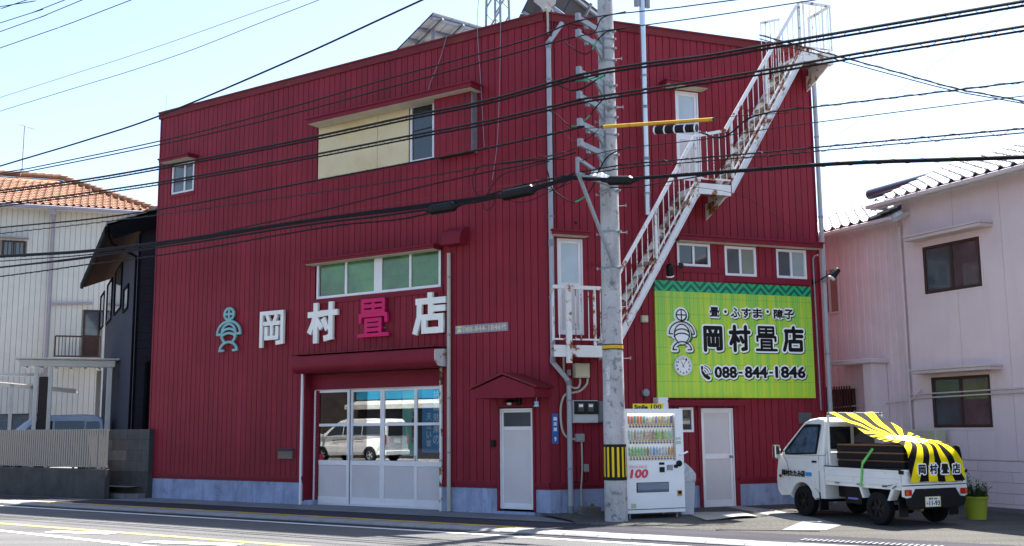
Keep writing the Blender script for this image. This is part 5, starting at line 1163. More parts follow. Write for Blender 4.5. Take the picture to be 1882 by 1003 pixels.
m_tag = M('price_tag_orange', (.65, .30, .04), .5, var=.3, vs=30); m_btn = M('dark_blue_button', (.03, .04, .10), .3)
for ri_, (ys, yl_, yt) in enumerate(rows):
    zs, zl, ztp = FB.px(1195, ys, YV)[1], FB.px(1195, yl_, YV)[1], FB.px(1195, yt, YV)[1]
    mb = MB(ov); mb.box(wr[0], wr[1], YV + .012, YV + .131, zs, zl); sh_ = mb.build('shelf', m_white, vm)
    pitch = (wr[1] - wr[0] - .03) / 15
    for k in range(15):
        xc = wr[0] + .03 + pitch * (k + .4); col_ = cans[ri_][max(0, k - 3)] if k >= 3 else cans[ri_][k]
        mm = M('drink_label', tuple(min(.85, c_ * 1.25) for c_ in col_), .25, var=.5, vs=26); hh = ztp - zl - .035; r_ = pitch * .40
        if k in (7, 8) and ri_ == 1: r_ *= 1.15
        mb = MB(ov); prof = [(r_ * .92, 0), (r_, .008), (r_, hh * .9), (r_ * .8, hh)] if ri_ == 0 else [(r_ * .92, 0), (r_, .01), (r_, hh * .66), (r_ * .9, hh * .74), (r_ * .35, hh * .9), (r_ * .35, hh)]
        mb.lathe(prof, (xc, YV + .07, zl + .032), 10); mb.build('drink_sample', mm, vm, smooth=True)
        mb = MB(ov); mb.box(xc - r_ * .9, xc + r_ * .9, YV + .0125, YV + .02, zl + .001, zl + .03); mb.build('price_tag', m_tag, sh_)
        mb = MB(ov); mb.lathe([(.017, 0), (.015, -.006)], (xc, YV + .0118, (zs + zl) / 2), 10, 'y'); mb.build('button', m_btn, sh_)
def vmbox(name, r, y0, y1, mat, bev=0): mb = MB(ov); mb.box(r[0], r[1], YV + y0, YV + y1, r[2], r[3]); return mb.build(name, mat, vm, bev=bev)
pst = vr(1153.6, 853, 1192, 881); pst = (pst[0] - .02, pst[1], pst[2], pst[3]); vmbox('price_poster', pst, -.004, -.0005, M('poster_white', (.75, .72, .72), .4, var=.02))
m_pinkr = M('poster_red', (.62, .06, .10), .4, var=.2, vs=12)
mb = MB(ov); add_text(mb, '100', pst[0] + .05, pst[1] - .03, pst[2] + .02, pst[3] - .085, YV - .0055, .05); 
for i_ in range(len(mb.v)): v_ = mb.v[i_]; mb.v[i_] = (v_[0] + (v_[2] + ov[2] - pst[2]) * .18, v_[1], v_[2])
mb.build('poster_number', m_pinkr, vm)
mb = MB(ov); add_text(mb, 'スマイル プライス', pst[0] + .05, pst[1] - .04, pst[3] - .07, pst[3] - .025, YV - .0055, .02); mb.build('poster_line', m_pinkr, vm)
sl_ = vr(1169.5, 886, 1229, 904.5)
vmbox('delivery_slot', sl_, -.004, -.0005, M('slot_dark', (.05, .05, .06), .4)); mb = MB(ov); mb.prism([(YV - .02, sl_[2] + .05), (YV - .0045, sl_[2] + .012), (YV - .0045, sl_[3] - .012), (YV - .012, sl_[3] - .03)], sl_[0] + .02, sl_[1] - .02, 'x'); mb.build('slot_flap', M('smoked_flap', (.16, .18, .24), .2), vm)
vmbox('display_panel', vr(1211, 849.5, 1221, 854), -.004, -.0005, m_blackpl); vmbox('bill_slot', vr(1212, 858, 1221, 867.5), -.012, -.0005, m_blackpl); vmbox('coin_slot', vr(1225.5, 854, 1236, 864), -.012, -.0005, m_galv)
lk = vr(1238, 847.5, 1251.5, 859.5); mb = MB(ov); mb.lathe([(.055, 0), (.055, -.03), (.04, -.04)], ((lk[0] + lk[1]) / 2 + .03, YV - .0005, (lk[2] + lk[3]) / 2 + .02), 16, 'y'); mb.build('lock', m_blackpl, vm, smooth=True); mb = MB(ov); mb.box(lk[0], lk[0] + .08, YV - .025, YV - .0005, lk[2], lk[2] + .06); mb.build('lock_hasp', m_blackpl, vm, bev=.01)
hd_ = vr(1247, 830, 1261, 836); mb = MB(ov); mb.tube([((hd_[0]) + .02, YV, hd_[2] + .01), (hd_[0] + .02, YV - .05, hd_[2] + .01), (hd_[1], YV - .055, hd_[3])], .018, 8); mb.build('door_handle', m_white, vm, smooth=True)
cr_ = vr(1244.5, 900.5, 1253, 911); vmbox('coin_return', cr_, -.012, -.0005, M('orange_plastic', (.60, .26, .02), .4), bev=.01); vmbox('coin_return_door', (cr_[0] + .012, cr_[1] - .012, cr_[2] + .035, cr_[3] - .01), -.016, -.0122, m_gdark)
vmbox('notice_sticker', vr(1242, 803, 1251, 808), -.003, -.0005, m_plw); vmbox('notice_sticker', vr(1242, 810, 1251, 816), -.003, -.0005, M('green_sticker', (.35, .5, .35), .5)); vmbox('notice_sticker', (vx0 + .1, vx0 + .2, vz0 + .09, vz0 + .17), -.003, -.0005, m_ivory)
zk = FB.px(1205, 935, YV)[1]; vmbox('kick_groove', (vx0 + .002, vx1 - .002, zk - .006, zk + .006), -.003, -.0005, m_dark)
sgn = vr(1164.5, 742, 1220, 757); mb = MB(ov); mb.box(sgn[0], sgn[1], YV + .02, YV + .04, sgn[2], sgn[3] + .005); mb.build('top_sign', M('sign_yellow', (.75, .58, .01), .4, var=.04), vm)
m_navy = M('navy_print', (.01, .012, .06), .4, var=0)
mb = MB(ov); w_ = sgn[1] - sgn[0]; add_text(mb, 'Smile', sgn[0] + .02, sgn[0] + w_ * .48, sgn[2] + .05, sgn[3] - .015, YV + .0185, .05); mb.build('sign_word', m_navy, vm)
mb = MB(ov); add_text(mb, 'Vendor', sgn[0] + w_ * .26, sgn[0] + w_ * .48, sgn[2] + .015, sgn[2] + .045, YV + .0185, .03); mb.build('sign_word', m_navy, vm)
mb = MB(ov); add_text(mb, '100', sgn[0] + w_ * .58, sgn[1] - .04, sgn[2] + .055, sgn[3] - .01, YV + .0185, .02); strokes(mb, [arc(.5, .75, .4, .6, 200, 330, 8)], sgn[0] + w_ * .62, sgn[1] - .05, sgn[2] + .01, sgn[2] + .07, YV + .0182, YV + .0187, .008); mb.build('sign_number', m_navy, vm)
# waste bin in a plastic sack
bx_ = FB.px(1266, 900, -1.35); bn, ob = fthing('waste_bin', 'pale grey waste bin with tied plastic sack beside the vending machine', 'waste bin', FB, bx_[0], -1.2, .05)
zt_ = FB.px(1266, 876, -1.35)[1]
mb = MB(ob); x0 = bx_[0] - .20; mb.prism([(x0 + .03, .05), (x0 + .30, .05), (x0 + .35, zt_), (x0, zt_)], -1.36, -1.05); mb.build('bin', M('translucent_grey_plastic', (.42, .43, .47), .4, var=.1), bn, bev=.02)
mb = MB(ob); n_ = 12
mb.prism([(x0 - .01, zt_ - .12), (x0 + .36, zt_ - .10), (x0 + .36, zt_ + .06), (x0 + .28, zt_ + .15), (x0 + .15, zt_ + .26), (x0 + .05, zt_ + .24), (x0 - .01, zt_ + .08)], -1.38, -1.03); mb.build('plastic_sack', M('clear_sack', (.45, .46, .50), .3, var=.25, vs=12, bump=.6, bs=14), bn, bev=.04, seg=2)

# ================================================================== KEI TRUCK
THT = radians(114.5); W2 = .70; RLp = Vector((6.317, 17.782, 0)); lft = Vector((-sin(THT), cos(THT), 0)); fwd = Vector((cos(THT), sin(THT), 0))
TO = RLp - lft * W2; TO.z = .022
tr = thing('light_truck', 'small white flatbed truck parked against the red building', 'truck', TO, THT); tr.rotation_euler = (0, radians(-0.5), THT)
FTS = Frame(RLp + Vector((0, 0, .022)), THT + pi)           # left flank: local x = rearwards
def side_prism(mb, poly, y0, y1): 
    """poly in (X forward, Z); extruded across the truck"""
    n = len(poly); i = mb.add([(p[0], y0, p[1]) for p in poly] + [(p[0], y1, p[1]) for p in poly])
    mb.f.append(tuple(range(i, i + n))); mb.f.append(tuple(range(i + 2*n - 1, i + n - 1, -1)))
    for k in range(n): k2 = (k + 1) % n; mb.f.append((i + k2, i + k, i + n + k, i + n + k2))
def hexa(mb, lo, hi):
    """lo/hi: lists of 4 points"""
    i = mb.add(lo + hi)
    for q in ((0,3,2,1),(4,5,6,7),(0,1,5,4),(1,2,6,5),(2,3,7,6),(3,0,4,7)): mb.f.append(tuple(i + k for k in q))
def loft_side(mb, poly, hw):
    """closed side profile with half width hw(X,Z) each vertex, mirrored left/right"""
    n = len(poly); i = mb.add([(p[0], hw(*p), p[1]) for p in poly] + [(p[0], -hw(*p), p[1]) for p in poly])
    mb.f.append(tuple(range(i, i + n))); mb.f.append(tuple(range(i + 2*n - 1, i + n - 1, -1)))
    for k in range(n): k2 = (k + 1) % n; mb.f.append((i + k2, i + k, i + n + k, i + n + k2))
archf = [(2.50 + .31 * cos(radians(a)), .30 + .31 * sin(radians(a))) for a in range(0, 181, 15)]
lower = [(1.90, .34), (2.16, .34)] + archf[::-1] + [(2.84, .36), (3.14, .34), (3.24, .42), (3.27, .62), (3.25, .80), (3.20, 1.02), (3.10, 1.10), (1.90, 1.10)]
mb = MB(); loft_side(mb, lower, lambda x, z: W2 - (.045 if x > 3.15 else 0) - (.03 if z < .36 else 0)); cab = mb.build('cab', m_whitegloss, tr, bev=.035, seg=3)
upper = [(1.90, 1.1005), (3.10, 1.1005), (3.02, 1.20), (2.46, 1.70), (2.34, 1.755), (2.10, 1.785), (1.96, 1.775), (1.90, 1.72)]
mb = MB(); loft_side(mb, upper, lambda x, z: W2 - .005 - (z - 1.10) / .68 * .085 - (.03 if z > 1.75 else 0)); mb.build('cab_roof', m_whitegloss, tr, bev=.055, seg=3)
def on_side(x, z, off=.004, s_=1): return (x, s_ * (W2 - .005 - max(0, (z - 1.10)) / .68 * .085 + off), z)
for s_ in (1, -1):
    wp = [(2.06, 1.13), (2.93, 1.10), (2.97, 1.17), (2.45, 1.64), (2.38, 1.665), (2.0, 1.665), (1.985, 1.64)]
    mb = MB(); mb.poly([on_side(x, z, .004, s_) for x, z in wp]); wso = mb.build('side_window', m_blackpl, cab)
    gp_ = [(2.09, 1.155), (2.83, 1.13), (2.87, 1.17), (2.43, 1.60), (2.05, 1.62)]
    mb = MB(); mb.poly([on_side(x, z, .009, s_) for x, z in gp_]); mb.build('pane', M('truck_side_glass', (.05, .09, .13), .06, var=.6, vs=6, spec=.9), wso)
    mb = MB(); mb.tube([on_side(x, z, .002, s_) for x, z in ((2.01, .42), (2.01, 1.10))] , .004, 4); mb.tube([on_side(x, z, .002, s_) for x, z in ((2.02, .43), (2.16, .55), (2.28, .70), (2.84, .72), (2.9, .98), (3.0, 1.08))], .004, 4); mb.build('door_seam', m_blackpl, cab)
    mb = MB(); mb.box(2.06, 2.19, s_ * (W2 + .002) - .004, s_ * (W2 + .002) + .008, .975, 1.01); mb.build('door_handle', m_blackpl, cab, bev=.004)
    mb = MB(); mb.box(3.03, 3.12, s_ * (W2 + .02), s_ * (W2 + .16), 1.02, 1.28); mb.build('mirror', M('chrome', (.7, .7, .7), .1, 1.0, var=0), tr, bev=.025, seg=2)
    mb = MB(); mb.tube([(2.98, s_ * (W2 - .03), 1.16), (3.07, s_ * (W2 + .05), 1.15)], .012, 6); mb.build('mirror_stay', m_blackpl, tr)
    mb = MB(); mb.lathe([(.033, -.004), (.03, .008), (.012, .014)], (3.10, s_ * (W2 + .0) if s_ > 0 else s_ * W2 - .01, .70), 12, 'y'); mb.build('side_indicator', M('indicator_red', (.30, .02, .015), .25), tr)
# rear cab window, windscreen
mb = MB(); 
for (y0, y1) in ((-.52, -.04), (.04, .52)): mb.box(1.888, 1.893, y0, y1, 1.22, 1.62)
mb.build('rear_window', m_gdark, cab)
mb = MB(); mb.poly([(3.035, .58, 1.19), (3.035, -.58, 1.19), (2.485, -.56, 1.685), (2.485, .56, 1.685)]); 
for i_ in range(len(mb.v)): v_ = mb.v[i_]; mb.v[i_] = (v_[0] + .008, v_[1], v_[2] + .008)
mb.build('windscreen', m_gdark, cab)
# lettering on the door
def truck_text(s, px0, px1, py0, py1, mat, bold=.03):
    """flat print on the truck's left flank; local frame = flank seen from the street"""
    a = FTS.px(px0, (py0 + py1) / 2); b = FTS.px(px1, (py0 + py1) / 2); zt_ = FTS.px((px0 + px1) / 2, py0)[1]; zb_ = FTS.px((px0 + px1) / 2, py1)[1]
    mb = MB(); add_text(mb, s, a[0], b[0], zb_, zt_, 0, bold)
    mb.v = [(-v[0], W2 + .004 - v[1], v[2]) for v in mb.v]; mb.f = [tuple(reversed(f)) for f in mb.f]
    return mb.build('door_lettering', mat, cab)
truck_text('岡村たたみ店', 1437, 1479.5, 865.5, 877.5, m_ink, .055)
a = FTS.px(1480, 873); b = FTS.px(1491.5, 874); mb = MB(); mb.box(-b[0], -a[0], W2 + .0015, W2 + .004, a[1] - .035, a[1] + .035); mb.build('blue_badge', M('badge_blue', (.03, .25, .60), .4), cab)
# bed
mb = MB(); mb.box(.0, 1.88, -W2 + .03, W2 - .03, .60, .66); mb.build('bed_floor', m_white, tr)
def gate(x0, x1, y, name):
    mb = MB(); mb.box(x0, x1, y - .012, y + .012, .665, .92); g_ = mb.build(name, m_whitegloss, tr, bev=.006)
    for z in (.90, .79, .68): mb = MB(); mb.box(x0, x1, y - .022, y + .022, z - .018, z + .018); mb.build('gate_rib', m_whitegloss, g_, bev=.006)
    mb = MB(); mb.box(x0, x1, y - .018, y + .018, .9205, .938); mb.build('gate_cap', m_blackpl, g_)
    return g_
for s_ in (1, -1):
    gate(.03, 1.87, s_ * (W2 - .02), 'side_gate')
    for x_ in (.35, .95, 1.5): mb = MB(); mb.box(x_, x_ + .09, s_ * (W2 + .003) - .006, s_ * (W2 + .003) + .012, .635, .668); mb.build('gate_hinge', m_galv, tr)
mb = MB(); mb.box(-.012, .012, -W2, W2, .68, .93); rg_ = mb.build('rear_gate', m_whitegloss, tr, bev=.006)
for z in (.91, .80, .70): mb = MB(); mb.box(-.024, .024, -W2 + .002, W2 - .002, z - .018, z + .018); mb.build('gate_rib', m_whitegloss, rg_, bev=.006)
for s_ in (1, -1): mb = MB(); mb.box(-.03, .05, s_ * (W2 + .0) - .02, s_ * (W2 + .0) + .02, .86, .92); mb.build('gate_latch', m_blackpl, rg_)
# headboard and roof rack
mb = MB()
for y_ in (-.62, .62): mb.tube([(1.80, y_, .66), (1.80, y_, 1.80)], .02, 8)
mb.tube([(1.80, -.64, 1.81), (1.80, .64, 1.81)], .02, 8); mb.tube([(1.80, -.62, 1.16), (1.80, .62, 1.16)], .016, 8); mb.build('guard_frame', m_whitegloss, tr, smooth=True)
mb = MB(); mb.box(1.855, 1.875, -.64, .64, .665, 1.14); hb_ = mb.build('headboard', m_white, tr)
for k in range(9): y_ = -.56 + k * .14; mb = MB(); mb.box(1.845, 1.8548, y_ - .02, y_ + .02, .67, 1.12); mb.build('rib', m_white, hb_)
mb = MB(); mb.tube([(1.80, -.64, 1.86), (1.80, .64, 1.86)], .014, 8)
for y_ in (-.6, 0, .6): mb.tube([(1.80, y_, 1.80), (1.80, y_, 1.90)], .014, 8)
mb.build('rack_rail', m_galv, tr, smooth=True)
# tail panel, lamps, bumper, plate
for s_ in (1, -1):
    mb = MB(); mb.prism([(s_ * .70, .665), (s_ * .70, .50), (s_ * .62, .47), (s_ * .56, .47), (s_ * .46, .60), (s_ * .46, .665)], -.02, .02, 'x'); mb.build('tail_panel', m_whitegloss, tr)
    mb = MB(); mb.box(-.05, -.0205, s_ * .61 - .07, s_ * .61 + .07, .515, .61); tl_ = mb.build('tail_lamp', M('tail_red', (.45, .008, .006), .15), tr, bev=.008)
    mb = MB(); mb.box(-.054, -.0502, s_ * .645 - .03, s_ * .645 + .03, .525, .60); mb.build('amber_lens', M('tail_amber', (.45, .10, .01), .2), tl_)
mb = MB(); mb.box(-.018, .05, -.46, .46, .62, .666); mb.build('rear_sill', m_whitegloss, tr)
mb = MB(); mb.prism([(-.66, .47), (-.62, .33), (-.5, .30), (.5, .30), (.62, .33), (.66, .47), (.52, .49), (.44, .6195), (-.44, .6195), (-.52, .49)], -.035, .0, 'x'); mb.build('rear_bumper', m_blackpl, tr, bev=.01)
pl_y0, pl_y1 = W2 - .44 - .0, W2 - .77
mb = MB(); mb.box(-.046, -.0355, pl_y1, pl_y0, .325, .49); npl = mb.build('number_plate', M('plate_white', (.72, .72, .66), .4, var=.03), tr, bev=.003)
mb = MB(); mb.ring(0, 1, 0, 1, .03, 0, 1); mb.v = [(-.0475 + .001 * v[1], pl_y0 - v[0] * (pl_y0 - pl_y1), .325 + v[2] * .165) for v in mb.v]; mb.build('plate_border', M('plate_yellow', (.62, .48, .05), .4), npl)
def rear_text(s, y0, y1, z0, z1, mat, par, x=-.0482, bold=.02):
    mb = MB(); add_text(mb, s, -y0, -y1, z0, z1, 0, bold); mb.v = [(x + v[1], -v[0], v[2]) for v in mb.v]; return mb.build('plate_lettering', mat, par)
rear_text('11-93', pl_y0 - .075, pl_y1 + .02, .345, .425, m_ink, npl, bold=.03); rear_text('高知 480', pl_y0 - .07, pl_y1 + .07, .438, .475, m_ink, npl); rear_text('あ', pl_y0 - .02, pl_y0 - .055, .365, .40, m_ink, npl)
# chassis
mb = MB(); mb.box(.05, 3.0, -.36, .36, .38, .599); mb.build('chassis', m_blackpl, tr)
mb = MB(); mb.box(1.05, 1.45, .38, .62, .30, .58); mb.build('battery_box', m_blackpl, tr, bev=.01); mb = MB(); mb.box(1.12, 1.36, .621, .63, .38, .41); mb.build('label', M('lilac_label', (.2, .18, .5), .5), tr)
mb = MB(); mb.tube([(.0, .30, .30), (.25, .30, .30), (.3, .1, .32), (.3, -.3, .33), (.8, -.3, .34)], .045, 10); mb.build('exhaust', M('rusty_exhaust', (.18, .13, .09), .6, .5, var=.3, vs=8), tr, smooth=True)
mb = MB(); mb.tube([(.62, -.6, .27), (.62, .6, .27)], .05, 10); mb.lathe([(.02, -.1), (.11, -.05), (.11, .05), (.02, .1)], (.62, 0, .27), 12, 'y'); mb.build('rear_axle', m_blackpl, tr)
mb = MB(); mb.tube([(2.50, -.6, .27), (2.50, .6, .27)], .04, 10); mb.build('front_axle', m_blackpl, tr)
for s_ in (1, -1):
    mb = MB(); mb.prism([(.98, .66), (.90, .43), (.94, .43), (1.04, .66)], s_ * (W2 - .16), s_ * (W2 - .01)); mb.prism([(.16, .66), (.30, .42), (.36, .42), (.24, .66)], s_ * (W2 - .16), s_ * (W2 - .01)); mb.build('mudguard', m_whitegloss, tr)
    mb = MB(); mb.box(2.02, 2.05, s_ * (W2 - .2), s_ * (W2 - .02), .14, .45); mb.build('mud_flap', m_blackpl, tr); mb = MB(); mb.box(.14, .16, s_ * (W2 - .24), s_ * (W2 - .05), .16, .45); mb.build('mud_flap', m_blackpl, tr)
m_rim = M('dark_alloy', (.03, .028, .026), .4, .5, var=.15); m_tyre = M('tyre_rubber', (.008, .008, .009), .75, var=.15, bump=.1, bs=30)
def wheel(par, x, y, z, R_, wd, s_, spokes=6, rimmat=m_rim, name='wheel'):
    """wheel with its axis across the vehicle; s_ = outward side"""
    mb = MB(); r0 = R_ * .60; mb.lathe([(r0, -wd/2), (R_ * .93, -wd/2), (R_, -wd * .36), (R_, wd * .36), (R_ * .93, wd/2), (r0, wd/2), (r0, -wd/2)], (x, y, z), 28, 'y', False); w_ = mb.build(name, m_tyre, par, smooth=True)
    mb = MB(); yo = y + s_ * wd * .30; mb.lathe([(r0 * 1.01, 0), (r0 * 1.01, s_ * .02)], (x, y + s_ * wd * .12, z), 24, 'y'); mb.build('rim_well', m_blackpl, w_)
    mb = MB(); mb.lathe([(R_ * .15, s_ * -.03), (R_ * .16, s_ * .015), (R_ * .08, s_ * .025)], (x, yo, z), 14, 'y')
    for k in range(spokes):
        for o_ in (-.11, .11):
            a = 2 * pi * k / spokes + o_; c, s2 = cos(a), sin(a); pa = Vector((x + c * R_ * .12, yo, z + s2 * R_ * .12)); pb_ = Vector((x + c * r0, yo, z + s2 * r0)); mb.bar(pa, pb_, .022, .022)
    for k in range(20):
        a0, a1 = 2*pi*k/20, 2*pi*(k+1)/20; mb.bar((x + r0 * .97 * cos(a0), yo + s_ * .01, z + r0 * .97 * sin(a0)), (x + r0 * .97 * cos(a1), yo + s_ * .01, z + r0 * .97 * sin(a1)), .03, .014)
    mb.build('rim', rimmat, w_)
    return w_
for xx in (.62, 2.50):
    for s_ in (1, -1): wheel(tr, xx, s_ * (W2 - .10), .272, .272, .155, s_)
# tatami mats on the bed
m_mat = M('charcoal_tatami', (.012, .010, .011), .7, var=.5, vs=40, bump=.4, bs=90); m_matedge = M('brown_tatami_edge', (.22, .11, .06), .8, var=.2)
lab = ['lowest', 'second lowest', 'third', 'fourth', 'topmost']
for k in range(5):
    z0 = .675 + k * .132; ty = random.uniform(-.012, .012)
    t = thing('tatami_mat', f'dark tatami mat with brown edge, {lab[k]} of the stack on the truck', 'tatami mat', TO + fwd * .9 + Vector((0, 0, z0)), THT, 'tatami mats stacked on the truck')
    mb = MB(); mb.box(-.80, .80, -.54 + ty, .54 + ty, .0, .104); mb.build('core', m_mat, t, bev=.012)
    mb = MB(); mb.box(-.79, .79, -.53 + ty, .53 + ty, .1045, .130); mb.build('edging', m_matedge, t, bev=.006)
# striped banner used as a tarpaulin
tp_ = thing('banner_tarpaulin', 'yellow and black sunburst banner stretched over the truck load', 'tarpaulin', TO, THT)
path = [(1.80, 1.89), (1.50, 1.76), (1.15, 1.63), (.80, 1.50), (.45, 1.41), (.18, 1.36), (.05, 1.31), (-.02, 1.16), (-.04, .95), (-.06, .73)]
arcs = [0.0]
for a, b in zip(path, path[1:]): arcs.append(arcs[-1] + sqrt((a[0]-b[0])**2 + (a[1]-b[1])**2))
PP = catmull([Vector((a, 0, b)) for a, b in path], 4); AA = [0.0]
for a, b in zip(PP, PP[1:]): AA.append(AA[-1] + (b - a).length)
nu_ = 24; mb = MB(); uvs = []
for k, p in enumerate(PP):
    f = AA[k] / AA[-1]
    yl_ = .60 - .10 * sin(pi * min(1, f / .62)) if f < .62 else .60 - .02; yr_ = -.62
    for j in range(nu_ + 1):
        u = j / nu_; y_ = yl_ + (yr_ - yl_) * u; sag = -.05 * sin(pi * min(1, f / .6)) * sin(pi * u) if f < .6 else 0
        z_ = p.z + sag + .010 * sin(9 * u + 5 * f * 6) * (1 if f < .65 else .6); x_ = p.x + (.012 * sin(14 * u + f * 30) if f > .7 else 0)
        if u < .12 and .15 < f < .62: z_ -= .05 * (1 - u / .12) * sin(pi * (f - .15) / .47)
        if u > .84 and f < .75:
            e = (u - .84) / .16; dz = e * e * (.10 + .38 * min(1, f / .6)); z_ -= dz; y_ = y_ + .05 * e - .02
        if f > .6: x_ -= .02
        mb.add([(x_, y_, z_)]); uvs.append((y_ if u < .9 else y_, AA[k]))
W_ = nu_ + 1
for k in range(len(PP) - 1):
    for j in range(nu_): mb.f.append((k * W_ + j, k * W_ + j + 1, (k + 1) * W_ + j + 1, (k + 1) * W_ + j))
def burst(center):
    m = bpy.data.materials.new('sunburst_print'); m.use_nodes = True; t = m.node_tree; N = t.nodes; L = t.links; b = N['Principled BSDF']; b.inputs['Roughness'].default_value = .75; b.inputs['Specular IOR Level'].default_value = .08
    uvn = N.new('ShaderNodeUVMap'); sp = N.new('ShaderNodeSeparateXYZ'); L.new(uvn.outputs[0], sp.inputs[0])
    def ma(op, a, c=None):
        n = N.new('ShaderNodeMath'); n.operation = op
        for i, v in enumerate((a, c)):
            if v is None: continue
            if isinstance(v, (int, float)): n.inputs[i].default_value = v
            else: L.new(v, n.inputs[i])
        return n.outputs[0]
    def mx(f, a, c):
        n = N.new('ShaderNodeMix'); n.data_type = 'RGBA'; L.new(f, n.inputs[0])
        for i, v in ((6, a), (7, c)):
            if isinstance(v, tuple): n.inputs[i].default_value = (*v, 1)
            else: L.new(v, n.inputs[i])
        return n.outputs[2]
    dx = sp.outputs[0]; dv = ma('SUBTRACT', sp.outputs[1], center); ang = ma('ARCTAN2', dx, dv)
    ray_ = ma('GREATER_THAN', ma('SINE', ma('MULTIPLY', ang, 19.0)), 0.0); r = ma('SQRT', ma('ADD', ma('MULTIPLY', dx, dx), ma('MULTIPLY', dv, dv)))
    c = mx(ray_, (.006, .006, .008), (.70, .55, .008))
    ns = N.new('ShaderNodeTexNoise'); ns.inputs['Scale'].default_value = 6; L.new(uvn.outputs[0], ns.inputs['Vector'])
    rr = ma('ADD', r, ma('MULTIPLY', ma('SUBTRACT', ns.outputs[0], .5), .10))
    c = mx(ma('LESS_THAN', rr, .33), c, (.72, .72, .70)); c = mx(ma('LESS_THAN', rr, .26), c, (.70, .50, .02)); c = mx(ma('LESS_THAN', rr, .16), c, (.72, .70, .66)); c = mx(ma('LESS_THAN', rr, .10), c, (.70, .52, .03))
    L.new(c, b.inputs['Base Color']); return m
o = mb.build('cloth', burst(1.32), tp_, smooth=True); o.data.uv_layers.new(name='UVMap'); ul = o.data.uv_layers[0].data
for lp in o.data.loops: ul[lp.index].uv = uvs[lp.vertex_index]
for i, key in enumerate(('oka', 'mura', 'tatami', 'ten')):
    y0 = .42 - i * .25; r = (-y0, -y0 + .155, .86, 1.01)
    for nm, w_, xo, mt in (('banner_outline', .065, -.098, m_wprint), ('banner_character', .024, -.103, m_ink)):
        mb = MB(); strokes(mb, KJ[key], *r, 0, .0005, w_, 2); mb.v = [(xo + v[1], -v[0], v[2]) for v in mb.v]; mb.build(nm, mt, tp_)
# green strap
sp_ = [FTS.px(1604, 824, .14), FTS.px(1585, 852, -.01), FTS.px(1582.5, 894, -.01)]
mb = MB(); Ps = [(-sp_[0][0] - .0, W2 - .14, sp_[0][1]), (-sp_[1][0], W2 + .012, sp_[1][1]), (-sp_[2][0], W2 + .014, sp_[2][1])]
for a, b in zip(Ps, Ps[1:]): mb.bar(a, b, .008, .04)
mb.build('strap', M('green_strap', (.16, .55, .12), .5), tp_)
mb = MB(); mb.tube([(.42, W2 + .02, .64), (.05, W2 - .02, .72), (.20, W2 + .02, .62)], .008, 6); mb.build('bungee', m_black, tp_)
for s_ in (-1,): mb = MB(); mb.tube([(-.03, s_ * .60, .74), (.02, s_ * .70, .64)], .008, 6); mb.build('bungee', m_black, tp_)

# ================================================================== PLANTER
pp_ = G(1795, 956); pz = .016; pt = thing('planter', 'yellow green bucket planter with straggling herbs by the pink wall', 'planter', Vector((pp_.x, pp_.y, pz)), 0)
sc_ = .215
mb = MB(); mb.lathe([(.165, 0), (.205, .36), (.225, .362), (.228, .40), (.215, .405), (.205, .385), (.19, .34)], (0, 0, 0), 28); mb.build('bucket', M('yellow_green_plastic', (.30, .33, .03), .45, var=.08), pt, smooth=True)
mb = MB(); mb.lathe([(.195, .345), (.10, .36)], (0, 0, 0), 20); mb.build('soil', M('soil', (.06, .045, .03), .95, var=.3, vs=20), pt)
for k, (a, h_) in enumerate(((0.6, .30), (2.4, .36), (4.2, .34), (5.4, .30))):
    d = Vector((cos(a) * .12, sin(a) * .12, 0)); mb = MB(); mb.tube([d + Vector((0, 0, .34)), d * (1.2 - .3 * k) + Vector((0, 0, .40 + h_))], .006, 6); mb.build('garden_cane', M('green_cane', (.05, .22, .12), .5) if k < 2 else M('pale_cane', (.5, .48, .42), .6), pt)
def leaf(mb, c, d, w, up=Vector((0, 0, 1))):
    s_ = d.cross(up); s_ = s_.normalized() * w if s_.length > 1e-4 else Vector((w, 0, 0)); i = mb.add([c, c + d * .5 + s_, c + d, c + d * .5 - s_]); mb.f.append((i, i + 1, i + 2, i + 3))
stemm = M('stem_green', (.07, .12, .03), .7); lm = [M('herb_green', (.06, .13, .035), .65, var=.3), M('herb_blue_green', (.05, .14, .08), .65, var=.3), M('dry_brown_leaf', (.20, .10, .04), .8, var=.3)]
for q in range(3):
    mbl = MB(); mbs = MB()
    for k in range(34):
        a = random.uniform(0, 2 * pi); r_ = random.uniform(0, .18); h_ = random.uniform(.08, .30) * (1.5 if q == 1 and random.random() < .25 else 1) * (.6 if q == 2 else 1)
        b0 = Vector((cos(a) * r_, sin(a) * r_, .35)); tp2 = b0 + Vector((cos(a) * .08, sin(a) * .08, h_)); mbs.tube([b0, tp2], .003, 4)
        for j in range(9):
            c = b0.lerp(tp2, (j + 1) / 9); a2 = random.uniform(0, 2 * pi); leaf(mbl, c, Vector((cos(a2), sin(a2), random.uniform(-.2, .7))) * random.uniform(.05, .10), .017)
    tag(mbs.build('stems', stemm, pt), kind='stuff'); tag(mbl.build('foliage', lm[q], pt), kind='stuff')

